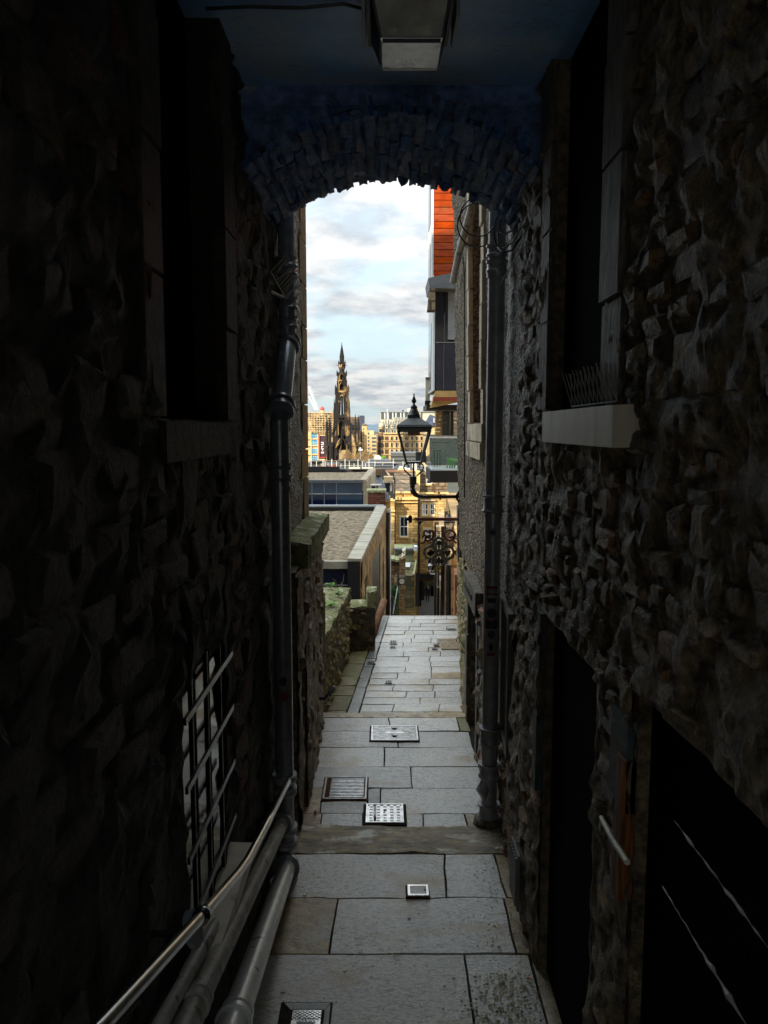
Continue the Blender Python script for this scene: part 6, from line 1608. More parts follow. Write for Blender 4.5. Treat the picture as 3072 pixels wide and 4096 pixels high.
# ================================================================== STREET LANTERN ON ITS BRACKET
def lantern(name, label, cx, cy, top_sy, sc_, d, arm=True, m='black_paint'):
    """sc_ = metres per photo pixel at its distance"""
    cxp = P(cx, 0, d).x
    Z = lambda sy: P(cx, sy, d).z
    X = lambda sx: P(sx, cy, d).x
    c = Vector((X(cx), d, 0))
    t = thing(name, label, 'street lamp', (c.x, d, Z(1995) if arm else Z(top_sy)))
    return t, c, Z, X
DL = 8.8
t, c, Z, X = lantern('street_lantern', 'black traditional street lantern on a wall bracket in front of the skyline', 1655, 1800, 1575, 0, DL)
k = DL / 3072
MB().lathe((c.x, DL, 0), [(.1 * k, Z(1574)), (5 * k, Z(1576)), (1.8 * k, Z(1580)), (4 * k, Z(1588)), (10 * k, Z(1603)), (9 * k, Z(1608)), (4 * k, Z(1614)), (5 * k, Z(1618)), (13 * k, Z(1626)), (14 * k, Z(1632)), (12 * k, Z(1636))][::-1], 12).build('finial', 'black_paint', t, smooth=50)
MB().lathe((c.x, DL, 0), [(24 * k, Z(1671)), (24 * k, Z(1663)), (26 * k, Z(1660)), (20 * k, Z(1650)), (15 * k, Z(1638)), (12 * k, Z(1634))], 12).build('chimney', 'black_paint', t, smooth=50)
S2 = math.sqrt(2)
def sq(mb, prof, rot=math.pi / 4): return mb.lathe((c.x, DL, 0), [(r * S2, z) for r, z in prof], 4, rot)
sq(MB(), [(68 * k, Z(1706)), (66 * k, Z(1700)), (25 * k, Z(1672)), (24 * k, Z(1664))]).build('roof', 'lamp_body', t)
sq(MB(), [(60 * k, Z(1728)), (68 * k, Z(1714)), (69 * k, Z(1705)), (66 * k, Z(1703))]).build('cornice', 'black_paint', t)
sq(MB(), [(18 * k, Z(1742)), (24 * k, Z(1742)), (24 * k, Z(1728)), (18 * k, Z(1728))]).build('lamp_gear', 'soffit_red', t)
for sx_, sy_ in ((-1, -1), (1, -1), (1, 1), (-1, 1)):
    MB().tube([(c.x + sx_ * 63 * k, DL + sy_ * 63 * k, Z(1720)), (c.x + sx_ * 30 * k, DL + sy_ * 30 * k, Z(1848))], .012, 6).build('corner_bar', 'black_paint', t)
sq(MB(), [(33 * k, Z(1853)), (33 * k, Z(1846)), (30 * k, Z(1845))]).build('base_frame', 'black_paint', t)
gl = MB()
for q in range(4):
    a0 = q * math.pi / 2 + math.pi / 4; a1 = a0 + math.pi / 2
    f = lambda a_, r_, z_: Vector((c.x + r_ * S2 * math.cos(a_), DL + r_ * S2 * math.sin(a_), z_))
    gl.add([f(a0, 30 * k, Z(1846)), f(a1, 30 * k, Z(1846)), f(a1, 61 * k, Z(1728)), f(a0, 61 * k, Z(1728))], [(0, 1, 2, 3)])
mat('lamp_glass', (0.9, 0.95, 0.93), (0.8, 0.85, 0.85), 0.05, 4, 0, alpha=0.10)
gl.build('glass', 'lamp_glass', t)
MB().tube([(c.x, DL, Z(1852)), (c.x, DL, Z(1905))], .011, 8).build('stem', 'black_paint', t)
for s in (-1, 1):
    pts = [Vector((c.x + s * a * k, DL, Z(b))) for a, b in ((26, 1870), (20, 1868), (24, 1856), (36, 1858), (40, 1872), (34, 1884), (22, 1894), (12, 1904))]
    MB().tube(pts, .0085, 6).build('scroll', 'black_paint', t, smooth=True)
MB().lathe((c.x - .006, DL, 0), [(14 * k, Z(1938)), (14.5 * k, Z(1906)), (8 * k, Z(1903))], 14).build('socket', 'black_paint', t, smooth=40)
MB().lathe((c.x - .012, DL, 0), [(12 * k, Z(1962)), (8 * k, Z(1952)), (11 * k, Z(1946)), (10 * k, Z(1940)), (12 * k, Z(1936))], 14).build('collar', 'black_paint', t, smooth=40)
xa = c.x - .012
MB().tube([(xa, DL, Z(1955)), (xa + .006, DL, Z(1966)), (xa + 12 * k, DL, Z(1978)), (xa + 26 * k, DL, Z(1986)), (xa + 45 * k, DL, Z(1988)), (X(1850), DL + .05, Z(1988))], [.034, .032, .028, .022, .0195, .0195], 14).build('arm', 'black_paint', t, smooth=True)
for sx_ in (1763, 1692):
    m_ = MB(); m_.tube([Vector((X(sx_) - .010, DL + .02, Z(1988))), Vector((X(sx_) + .010, DL + .02, Z(1988)))], .034 if sx_ == 1763 else .027, 14); m_.build('ring', 'black_paint', t, smooth=40)
MB().tube([(X(1757), DL + .02, Z(1975)), (X(1757), DL + .02, Z(1970))], .016, 8).build('stud', 'black_paint', t)
for a, b in (((1826, 1988), (1842, 1966)), ((1826, 1988), (1842, 2012)), ((1832, 1985), (1850, 1950))):
    MB().tube([(X(a[0]), DL + .04, Z(a[1])), (X(b[0]), DL + .06, Z(b[1]))], .014, 6).build('wall_bracket', 'black_paint', t)

# second lantern, partly behind the sign
D5 = 14.5
t = thing('street_lantern', 'smaller clear street lantern partly behind the red sign bar', 'street lamp', P(1797, 2140, D5)); k = D5 / 3072
cx_ = P(1797, 2100, D5).x; Z = lambda sy: P(1797, sy, D5).z
MB().lathe((cx_, D5, 0), [(1 * k, Z(2040)), (3 * k, Z(2047)), (1.5 * k, Z(2052)), (6 * k, Z(2062)), (10 * k, Z(2070)), (21 * k, Z(2080))][::-1], 12).build('finial', 'black_paint', t, smooth=50)
MB().lathe((cx_, D5, 0), [(20 * S2 * k, Z(2090)), (21 * S2 * k, Z(2084)), (10 * S2 * k, Z(2070))], 4, math.pi / 4).build('roof', 'black_paint', t)
for sx_, sy_ in ((-1, -1), (1, -1), (1, 1), (-1, 1)): MB().tube([(cx_ + sx_ * 20 * k, D5 + sy_ * 20 * k, Z(2088)), (cx_ + sx_ * 10 * k, D5 + sy_ * 10 * k, Z(2128))], .008, 5).build('corner_bar', 'black_paint', t)
m_ = MB().lathe((cx_, D5, 0), [(10 * S2 * k, Z(2127)), (19.5 * S2 * k, Z(2089))], 4, math.pi / 4); m_.build('glass', 'lamp_glass', t)
MB().tube([(cx_, D5, Z(2128)), (cx_, D5, Z(2150)), (cx_ + .35, D5, Z(2158))], .02, 8).build('arm', 'black_paint', t)
# far small lantern
D6 = 48.0
t = thing('street_lantern', 'tiny pale lantern far down the close near the archway', 'street lamp', P(1720, 2292, D6)); k = D6 / 3072
cx_ = P(1720, 2260, D6).x; Z = lambda sy: P(1720, sy, D6).z
MB().lathe((cx_, D6, 0), [(12 * k, Z(2262)), (2 * k, Z(2253))], 4, math.pi / 4).build('roof', 'white_panel', t)
MB().lathe((cx_, D6, 0), [(5 * k, Z(2283)), (10 * k, Z(2264))], 4, math.pi / 4).build('glass', 'lamp_glass', t)
for s in (-1, 1): MB().tube([(cx_ + s * 9 * k, D6, Z(2263)), (cx_ + s * 5 * k, D6, Z(2284))], .03, 5).build('corner_bar', 'black_paint', t)
MB().tube([(cx_, D6, Z(2283)), (cx_ + .05, D6, Z(2296)), (cx_ + .5, D6, Z(2297))], .05, 6).build('arm', 'white_panel', t)

# ================================================================== TRADE SIGN ON ITS RED BRACKET
DS = 9.3; k = DS / 3072
sg = thing('hanging_trade_sign', 'grey four-ring trade sign hanging under scrolled letters from a red bracket', 'sign', P(1757, 2275, DS))
X = lambda sx, sy=2200: P(sx, sy, DS).x
Z = lambda sy: P(1757, sy, DS).z
def pxy(a, b, dd_=0.0): q = P(a, b, DS); q.y = DS + dd_; return q
MB().box(X(1663), X(1832), DS - .012, DS + .012, Z(2083), Z(2071)).build('bar', 'red_paint', sg)
MB().prism([pxy(1663, 2070), pxy(1660, 2068), pxy(1657, 2075), pxy(1644, 2077), pxy(1657, 2080), pxy(1663, 2084)], (0, .01, 0)).build('bar_tip', 'red_paint', sg)
for a, b, r in ((1630, 2076, 7), (1641, 2069, 8), (1641, 2084, 8), (1643, 2076, 6)):
    MB().tube([pxy(a, b, -.006), pxy(a, b, .014)], r * k, 14).build('trefoil_lobe', 'black_paint', sg)
MB().tube([pxy(1662, 2084), pxy(1659, 2090), pxy(1666, 2086), pxy(1671, 2084), pxy(1672, 2089), pxy(1668, 2090)], .003, 5).build('scroll', 'red_paint', sg)
MB().prism([pxy(1674, 2084), pxy(1696, 2084), pxy(1688, 2088), pxy(1682, 2098), pxy(1676, 2098)], (0, .01, 0)).build('gusset', 'black_paint', sg)
MB().tube([pxy(1684, 2095), pxy(1682, 2125)], .003, 5).build('chain', 'black_paint', sg)
# vertical downpipe that carries it
tag(MB().tube([P(1833, 2020, 9.6), P(1835, 2160, 9.6), P(1838, 2250, 9.6)], .022, 10).build('black_pipe', 'black_paint', smooth=True), 'short black wall pipe behind the right end of the red sign bracket', 'pipe')
# red letter-like scroll shapes
def ribbon(pts, w, m, name, dd_=0.0):
    mb = MB(); q = [pxy(a, b, dd_) for a, b in pts]; n = len(q); L, Rr_ = [], []
    for i in range(n):
        tv = (q[min(i + 1, n - 1)] - q[max(i - 1, 0)]).normalized(); nn = Vector((-tv.z, 0, tv.x))
        ww = (w[i] if isinstance(w, (list, tuple)) else w) * k / 2
        L.append(q[i] + nn * ww); Rr_.append(q[i] - nn * ww)
    for i in range(n): mb.v += [L[i], Rr_[i], L[i] + Vector((0, .008, 0)), Rr_[i] + Vector((0, .008, 0))]
    for i in range(n - 1):
        a = i * 4; mb.f += [(a, a + 4, a + 5, a + 1), (a + 2, a + 3, a + 7, a + 6), (a, a + 2, a + 6, a + 4), (a + 1, a + 5, a + 7, a + 3)]
    mb.f += [(0, 1, 3, 2), (n * 4 - 4, n * 4 - 2, n * 4 - 1, n * 4 - 3)]
    return mb.build(name, m, sg)
def smooth_pts(pts, n=5):
    out = []
    P_ = [Vector((a, b, 0)) for a, b in pts]
    for i in range(len(P_) - 1):
        p0 = P_[max(i - 1, 0)]; p1 = P_[i]; p2 = P_[i + 1]; p3 = P_[min(i + 2, len(P_) - 1)]
        for j in range(n):
            t_ = j / n; t2, t3 = t_ * t_, t_ ** 3
            v = .5 * ((2 * p1) + (-p0 + p2) * t_ + (2 * p0 - 5 * p1 + 4 * p2 - p3) * t2 + (-p0 + 3 * p1 - 3 * p2 + p3) * t3); out.append((v.x, v.y))
    out.append(pts[-1]); return out
ribbon(smooth_pts([(1688, 2151), (1696, 2140), (1697, 2126), (1706, 2124), (1716, 2129), (1727, 2123), (1733, 2132), (1731, 2150), (1722, 2160), (1708, 2163), (1701, 2158)]), 8, 'red_paint', 'scroll_letter')
ribbon(smooth_pts([(1701, 2139), (1706, 2152), (1712, 2144), (1722, 2142), (1716, 2150), (1706, 2150)]), 7, 'red_paint', 'scroll_letter')
ribbon(smooth_pts([(1682, 2172), (1694, 2171), (1700, 2162), (1702, 2148)]), 7, 'red_paint', 'scroll_letter')
ribbon(smooth_pts([(1657, 2153), (1654, 2162), (1662, 2168), (1672, 2165), (1677, 2155), (1678, 2140), (1672, 2134), (1668, 2138)]), 3.5, 'black_paint', 'scroll')
ribbon(smooth_pts([(1731, 2158), (1736, 2145), (1736, 2128), (1745, 2123), (1753, 2128), (1754, 2135), (1749, 2136)]), 3, 'red_paint', 'scroll')
ribbon(smooth_pts([(1776, 2134), (1770, 2123), (1761, 2126), (1760, 2134), (1765, 2136)]), 3, 'red_paint', 'scroll')
ribbon(smooth_pts([(1785, 2123), (1779, 2135), (1781, 2152), (1792, 2162), (1806, 2160), (1816, 2150), (1818, 2134), (1810, 2124), (1797, 2122), (1788, 2124)]), 8, 'red_paint', 'scroll_letter')
ribbon(smooth_pts([(1794, 2148), (1802, 2150), (1810, 2146), (1814, 2156), (1818, 2166), (1826, 2174)]), 7, 'red_paint', 'scroll_letter')
ribbon(smooth_pts([(1818, 2128), (1822, 2140), (1826, 2148)]), 7, 'red_paint', 'scroll_letter')
ribbon([(1806, 2112), (1816, 2112)], 3, 'red_paint', 'scroll'); ribbon([(1812, 2108), (1812, 2124)], 3, 'red_paint', 'scroll')
# four rings with stepped gear-like outline
def ring_plate(cx, cy, r_in, r_out, name):
    mb = MB(); n = 32
    for q in range(n):
        a = 2 * math.pi * q / n
        ro = r_out * (1.0 if (q // 2) % 2 == 0 else 0.90)
        for r_, yy in ((r_in, 0), (ro, 0), (ro, .012), (r_in, .012)):
            mb.v.append(pxy(cx + r_ * math.cos(a), cy - r_ * math.sin(a), yy))
    for q in range(n):
        a, b = q * 4, ((q + 1) % n) * 4
        mb.f += [(a, b, b + 1, a + 1), (a + 1, b + 1, b + 2, a + 2), (a + 2, b + 2, b + 3, a + 3), (a + 3, b + 3, b, a)]
    return mb.build(name, 'sign_grey', sg)
cxs, cys = 1756, 2212
for k_, (ax, ay) in enumerate(((1756, 2178), (1722, 2211), (1790, 2211), (1756, 2244))):
    ring_plate(ax, ay, 19.5, 33 if k_ % 2 == 0 else 31, 'sign_ring').location.y += .0015 * k_
for a in range(4):
    an = a * math.pi / 2 + math.pi / 4
    MB().prism([pxy(cxs + 12 * math.cos(an + d_) * s_, cys - 12 * math.sin(an + d_) * s_, .002) for d_, s_ in ((-.7, .5), (-.35, 2.5), (.35, 2.5), (.7, .5))], (0, .009, 0)).build('sign_web', 'sign_grey', sg)
# suits: spade/pipe, club, heart, spade
def disc(cx, cy, r, name='suit'): return MB().tube([pxy(cx, cy, 0.001), pxy(cx, cy, .009)], r * k, 14).build(name, 'black_paint', sg)
disc(1756, 2170, 9); disc(1750, 2176, 5); disc(1762, 2176, 5)
MB().prism([pxy(1752, 2176), pxy(1760, 2176), pxy(1759, 2200), pxy(1753, 2200)], (0, .008, 0)).build('suit', 'black_paint', sg)
MB().prism([pxy(1740, 2186), pxy(1764, 2184), pxy(1764, 2187), pxy(1740, 2189)], (0, .008, 0)).build('suit', 'black_paint', sg)
for a, b, r in ((1723, 2206, 8), (1715, 2214, 8), (1728, 2213, 8), (1722, 2220, 6), (1733, 2208, 5)): disc(a, b, r)
hrt = [(1790, 2227), (1779, 2214), (1777, 2206), (1782, 2200), (1788, 2202), (1790, 2206), (1793, 2202), (1799, 2200), (1804, 2206), (1801, 2214)]
MB().prism([pxy(a, b) for a, b in hrt], (0, .008, 0)).build('suit', 'black_paint', sg)
spd = [(1755, 2222), (1762, 2236), (1767, 2246), (1763, 2254), (1757, 2252), (1758, 2262), (1752, 2262), (1754, 2252), (1747, 2254), (1743, 2247), (1749, 2236)]
MB().prism([pxy(a, b) for a, b in spd], (0, .008, 0)).build('suit', 'black_paint', sg)
for a in (1751, 1757): MB().tube([pxy(a, 2274, -.01), pxy(a, 2274, .015)], 7 * k, 12).build('gold_knob', 'gold', sg)
ribbon([(1821, 2211), (1826, 2211)], 22, 'sign_grey', 'sign_web')

# ================================================================== TERRACE AND STATION ROOFS IN THE MIDDLE DISTANCE
D7 = 75.0
o = thing('roof_terrace', 'long roof terrace with pale glazed railing posts and dark louvred plant boxes', 'building', (-2, 80, -20))
zt7 = P(1400, 1877, D7).z
MB().box(-30, P(1700, 1877, D7).x, D7, D7 + 16, -26, zt7).build('body', 'black_clad_shade', o)
def bx7(name, m, a, b, c, d, dep, dd_=0): return FB(name, m, o, a, b, c, d, D7 + dd_, dep)
bx7('louvre_box', 'louvre', 1238, 1846, 1290, 1872, 3, 6); bx7('louvre_box', 'louvre', 1355, 1842, 1446, 1870, 3, 6); bx7('louvre_box', 'louvre', 1500, 1864, 1572, 1880, 3, 1)
bx7('louvre_box', 'louvre', 1500, 1852, 1585, 1880, 2, 8); bx7('louvre_box', 'louvre', 1574, 1852, 1670, 1880, 2, 9)
bx7('plant_roof', 'black_clad_shade', 1238, 1842, 1310, 1847, .6, 5.5); bx7('plant_roof', 'black_clad_shade', 1350, 1839, 1450, 1843, .6, 5.5); bx7('plant_roof', 'black_clad_shade', 1470, 1844, 1570, 1850, .6, 12); bx7('plant_roof', 'grey_metal', 1466, 1850, 1580, 1852, 2, 7)
for k_, a in enumerate((1244, 1266, 1285, 1292, 1300, 1312, 1327, 1346, 1364, 1380, 1397, 1416, 1432, 1449, 1462, 1476, 1500, 1531, 1573, 1612, 1650)):
    bx7('railing_post', 'white_paint', a - .9, 1836 + (k_ % 3) * 9, a + .9, 1874, .15, (k_ % 3) * 1.5)
for a, b, z_, dd_ in ((1238, 1460, 1843, 4), (1290, 1500, 1861, 3), (1500, 1690, 1852, 5)):
    bx7('handrail', 'far_concrete', a, z_, b, z_ + .8, .05, dd_)
MB().prism([P(1494, 1878, D7), P(1512, 1858, D7 + 6), P(1516, 1862, D7 + 6), P(1502, 1880, D7)], (0, .3, 0)).build('white_skew', 'white_panel', o)
for a, b, c, d in ((1300, 1868, 1360, 1874), (1395, 1870, 1440, 1876), (1450, 1871, 1492, 1875), (1246, 1872, 1300, 1878)): bx7('roof_clutter', 'far_concrete', a, b, c, d, 1, -1)
for a, b, c, d in ((1285, 1862, 1310, 1872), (1320, 1860, 1350, 1871)): bx7('stone_patch', 'chimney_brick', a, b, c, d, 1, 2)
o = thing('louvred_plant_room', 'large dark louvred plant room box seen through the lantern', 'building', P(1620, 1880, 90))
FB('louvres', 'louvre', o, 1564, 1814, 1668, 1876, 90, 6); FB('roof_edge', 'lead', o, 1563, 1812, 1676, 1815, 89.9, 6)
FB('end_panel', 'grey_metal', o, 1668, 1815, 1678, 1850, 90.2, 5)
o = thing('plant_box', 'small black and striped plant box left of the glass balcony', 'building', P(1712, 1860, 60))
FB('box', 'black_clad_shade', o, 1704, 1826, 1719, 1858, 60, 2); FB('louvres', 'louvre', o, 1719, 1820, 1728, 1860, 60.5, 2); FB('parapet', 'far_concrete', o, 1700, 1858, 1728, 1885, 61, 2)
t = thing('white_vent_dome', 'white semicircular roof vent on the station roofs', 'dome', P(1510, 1838, 110))
c_ = P(1510, 1838, 110); r_ = 15 * 110 / 3072
MB().prism([c_ + Vector((r_ * math.cos(q * math.pi / 12), 0, r_ * 1.15 * math.sin(q * math.pi / 12))) for q in range(13)], (0, .8, 0)).build('shell', 'white_paint', t)
MB().box(c_.x - r_ * .5, c_.x + r_ * .5, 109.97, 109.999, c_.z + .18, c_.z + .24).build('slot', 'black_void', t)
FB('base', 'lead', t, 1478, 1838, 1560, 1843, 109, 3)
o = thing('pitched_skylight', 'pale flat triangular skylight gable in front of the plant room', 'skylight', P(1615, 1885, 66))
MB().prism([P(1590, 1882, 66), P(1600, 1864, 67), P(1640, 1874, 67), P(1640, 1884, 66)], (0, .5, 0)).build('roof', 'far_concrete', o)
o = thing('chimney_pot', 'white chimney pot directly below the lantern', 'chimney', P(1662, 1880, 59)); FB('pot', 'white_paint', o, 1656, 1846, 1666, 1884, 60.2, .5)

# ================================================================== SCOTT-STYLE GOTHIC MONUMENT
DM = 350.0; km = DM / 3072
MX = P(1369, 1700, DM).x
mo = thing('gothic_monument', 'tall blackened gothic spire monument with flying buttresses standing over the station roofs', 'monument', (MX, DM, -24))
ZM = lambda sy: P(1369, sy, DM).z
def stage(y_top, y_bot, ht, hb, m, name, seg=4, rot=math.pi / 4):
    s_ = S2 if seg == 4 else 1.03
    return MB().lathe((MX, DM, 0), [(hb * km * s_, ZM(y_bot)), (ht * km * s_, ZM(y_top))], seg, rot).build(name, m, mo)
def pinn(dx, dy, y_top, y_bot, hw, m='monument_black', name='pinnacle'):
    x, y = MX + dx * km, DM + dy * km; ym = y_top + (y_bot - y_top) * .5; w = hw * km
    MB().lathe((x, y, 0), [(w, ZM(y_bot)), (w, ZM(ym)), (w * 1.35, ZM(ym - 1)), (w * .9, ZM(ym - 2.5)), (w * .12, ZM(y_top))], 5, .3).build(name, m, mo)
# spire
stage(1374, 1424, .6, 8.5, 'monument_black', 'spire', 8)
for yy in range(1382, 1422, 6):
    hw = .6 + (yy - 1374) / 50 * 7.9
    MB().lathe((MX, DM, 0), [((hw + 1.1) * km, ZM(yy + 1.2)), ((hw + 1.2) * km, ZM(yy)), (hw * .8 * km, ZM(yy - 1))], 8).build('crocket_ring', 'monument_black', mo)
MB().lathe((MX, DM, 0), [(.4 * km, ZM(1376)), (1.6 * km, ZM(1373)), (.3 * km, ZM(1369))], 6).build('finial', 'monument_black', mo)
stage(1424, 1447, 9.2, 8.6, 'monument_black', 'upper_drum', 8)
stage(1444, 1458, 8.4, 10, 'monument_black', 'upper_drum', 8)
stage(1458, 1470, 14.5, 13.5, 'monument_stone', 'gallery', 8)
stage(1470, 1482, 13, 9.5, 'monument_black', 'neck', 8)
for a in range(8):
    q = a * math.pi / 4 + .39; pinn(13.5 * math.cos(q), 13.5 * math.sin(q), 1441, 1462, 2.3)
for s in (-1, 1): MB().tube([(MX + s * 14 * km, DM, ZM(1461)), (MX + s * 20 * km, DM, ZM(1463)), (MX + s * 20.5 * km, DM, ZM(1458))], .10, 5).build('gargoyle', 'monument_black', mo)
stage(1482, 1496, 9.5, 12, 'monument_black', 'neck', 8)
# open staged tower: four corner piers and an inner shaft, narrowing upwards
def tier(y_top, y_bot, hw_t, hw_b, pier, open_=True, cw_=.32, m1='monument_stone'):
    for sx_ in (-1, 1):
        for sy_ in (-1, 1):
            rng = MB(); 
            def c4(hw, z):
                cx, cy = MX + sx_ * (hw - pier) * km, DM + sy_ * (hw - pier) * km; p_ = pier * km
                return [(cx - p_, cy - p_, z), (cx + p_, cy - p_, z), (cx + p_, cy + p_, z), (cx - p_, cy + p_, z)]
            rng.hexa(c4(hw_b, ZM(y_bot)) + c4(hw_t, ZM(y_top))); rng.build('corner_pier', m1 if (sx_ > 0) else 'monument_black', mo)  # right piers golden, left ones black: sun side put into the colour
            for q in (0.0,):
                pass
    MB().lathe((MX, DM, 0), [(hw_b * cw_ * km * S2, ZM(y_bot)), (hw_t * cw_ * km * S2, ZM(y_top))], 8, .39).build('inner_shaft', 'monument_black', mo)
    # rib mouldings on front piers
    for sx_ in (-1, 1):
        for off in (.25, 1.0, 1.75):
            xb = MX + sx_ * (hw_b - pier * off) * km; xt = MX + sx_ * (hw_t - pier * off) * km
            MB().tube([(xb, DM - hw_b * km - .05, ZM(y_bot)), (xt, DM - hw_t * km - .05, ZM(y_top))], .16, 4).build('shaft', m1 if off == 1.0 else 'monument_black', mo)
def band(y, hw, h, m='monument_stone', name='gallery'):
    MB().lathe((MX, DM, 0), [(hw * km * S2, ZM(y + h)), (hw * km * S2, ZM(y))], 4, math.pi / 4).build(name, m, mo)
    for a in range(9):
        x = MX + (-hw + 2 * hw * (a + .2) / 9) * km
        MB().box(x, x + hw * km * .1, DM - hw * km - .1, DM - hw * km, ZM(y), ZM(y - 2.5)).build('parapet_pier', m, mo)
def arch_frame(y_top, y_bot, hw, dy, m='monument_stone', th=1.6, name='arch', cx=0):
    """pointed arch outline at front"""
    pts = []
    H = y_bot - y_top; sp = y_top + min(H * .45, hw * 1.9)
    for q in range(7): t_ = q / 6; pts.append((-hw * (1 - t_ ** 1.8), sp - (sp - y_top) * t_))
    left = [(-hw, y_bot)] + pts; right = [(-a, b) for a, b in left[::-1]]
    mb = MB(); path = left + right[1:]
    mb.tube([(MX + (cx + a) * km, DM + dy * km, ZM(b)) for a, b in path], th * km, 5); mb.build(name, m, mo)
tier(1492, 1522, 15.5, 18, 5.4); band(1522, 20, 4)
arch_frame(1494, 1520, 8, -19)
for sx_ in (-1, 1):
    for dx in (16, 19): pinn(sx_ * dx, -16, 1480 + (19 - dx) * 1.5, 1505, 1.9)
    pinn(sx_ * 16, 16, 1482, 1505, 1.9)
tier(1524, 1566, 19, 21.5, 6.8); band(1564, 23, 6)
arch_frame(1530, 1564, 9.5, -22)
for sx_ in (-1, 1):
    pinn(sx_ * 25.5, -18, 1537, 1568, 2.4); pinn(sx_ * 22, -23, 1548, 1575, 2.0); pinn(sx_ * 25.5, 18, 1540, 1568, 2.4)
    MB().hexa([(MX + sx_ * 20 * km, DM - 20 * km, ZM(1580)), (MX + sx_ * 28 * km, DM - 20 * km, ZM(1580)), (MX + sx_ * 28 * km, DM - 14 * km, ZM(1580)), (MX + sx_ * 20 * km, DM - 14 * km, ZM(1580)), (MX + sx_ * 20 * km, DM - 20 * km, ZM(1550)), (MX + sx_ * 27 * km, DM - 20 * km, ZM(1552)), (MX + sx_ * 27 * km, DM - 14 * km, ZM(1552)), (MX + sx_ * 20 * km, DM - 14 * km, ZM(1550))]).build('buttress', 'monument_black', mo)
tier(1572, 1664, 24.5, 30, 10.2, cw_=.10); band(1660, 31, 5)
arch_frame(1580, 1662, 9, -26, th=1.8)
for sx_ in (-1, 1):
    for (dx, yt, yb_) in ((29.5, 1592, 1640), (31.5, 1626, 1668), (25, 1622, 1662), (20, 1600, 1650)):
        pinn(sx_ * dx, -27, yt, yb_, 2.2)
    MB().hexa([(MX + sx_ * 26 * km, DM - 26 * km, ZM(1720)), (MX + sx_ * 34 * km, DM - 26 * km, ZM(1720)), (MX + sx_ * 34 * km, DM - 16 * km, ZM(1720)), (MX + sx_ * 26 * km, DM - 16 * km, ZM(1720)), (MX + sx_ * 24 * km, DM - 26 * km, ZM(1625)), (MX + sx_ * 30.5 * km, DM - 26 * km, ZM(1630)), (MX + sx_ * 30.5 * km, DM - 16 * km, ZM(1630)), (MX + sx_ * 24 * km, DM - 16 * km, ZM(1625))]).build('buttress', 'monument_black' if sx_ < 0 else 'monument_stone', mo)  # lit right and dark left buttress by material colour
tier(1666, 1745, 31, 36, 11, cw_=.42); band(1668, 33, 4)
arch_frame(1676, 1745, 12, -33, th=2.2, m='monument_black')
for sx_ in (-1, 1):
    for (dx, yt, yb_, m) in ((14, 1690, 1740, 'monument_stone'), (24, 1680, 1742, 'monument_stone'), (33, 1690, 1745, 'monument_black')): pinn(sx_ * dx, -34, yt, yb_, 2.6, m)
# legs below
for sx_ in (-1, 1):
    MB().hexa([(MX + sx_ * 18 * km, DM - 40 * km, -26), (MX + sx_ * 40 * km, DM - 40 * km, -26), (MX + sx_ * 40 * km, DM + 30 * km, -26), (MX + sx_ * 18 * km, DM + 30 * km, -26), (MX + sx_ * 14 * km, DM - 34 * km, ZM(1744)), (MX + sx_ * 36 * km, DM - 34 * km, ZM(1744)), (MX + sx_ * 36 * km, DM + 30 * km, ZM(1744)), (MX + sx_ * 14 * km, DM + 30 * km, ZM(1744))]).build('leg', 'monument_black', mo)
arch_frame(1748, 1850, 20, -40, th=3, m='monument_stone')
MB().box(MX - 16 * km, MX + 16 * km, DM, DM + 20 * km, ZM(1800), ZM(1744)).build('vault', 'monument_black', mo)
# outer turrets with pinnacles and arches
for cx_, pr in ((-52, ((-58, 1662), (-46, 1658))), (60, ((54, 1656), (66, 1660)))):
    for dx, yt in pr:
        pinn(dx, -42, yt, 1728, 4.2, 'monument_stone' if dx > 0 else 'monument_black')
        MB().lathe((MX + dx * km, DM - 42 * km, 0), [(5.5 * km, -26), (5 * km, ZM(1775)), (4.6 * km, ZM(1722))], 6).build('turret', 'monument_black' if dx < 0 else 'monument_stone', mo)  # turret colours also carry the lit right and dark left sides
        for q in range(4): a = q * math.pi / 2 + .6; pinn(dx + 4.6 * math.cos(a), -42 + 4.6 * math.sin(a), 1688, 1724, 1.2)
        MB().lathe((MX + dx * km, DM - 42 * km, 0), [(6.5 * km, ZM(1716)), (6.5 * km, ZM(1711))], 6).build('turret_band', 'monument_stone', mo)
    MB().box(MX + (cx_ - 17) * km, MX + (cx_ + 17) * km, DM - 46 * km, DM - 36 * km, ZM(1781), ZM(1768)).build('gallery', 'monument_stone', mo)
    MB().box(MX + (cx_ - 19) * km, MX + (cx_ + 19) * km, DM - 47 * km, DM - 46 * km, ZM(1783), ZM(1779)).build('gallery', 'monument_stone', mo)
    MB().box(MX + (cx_ - 13) * km, MX + (cx_ + 13) * km, DM - 38 * km, DM - 36 * km, -26, ZM(1781)).build('arch_back', 'monument_black', mo)
    for dx in (-14, -9.5, 9.5, 14):
        MB().box(MX + (cx_ + dx - 1.6) * km, MX + (cx_ + dx + 1.6) * km, DM - 47 * km, DM - 42 * km, -26, ZM(1783)).build('arch_pier', 'monument_stone', mo)
    arch_frame(1794, 1850, 8, -46, th=1.6, cx=cx_); arch_frame(1800, 1850, 5.5, -45, th=1.2, cx=cx_)
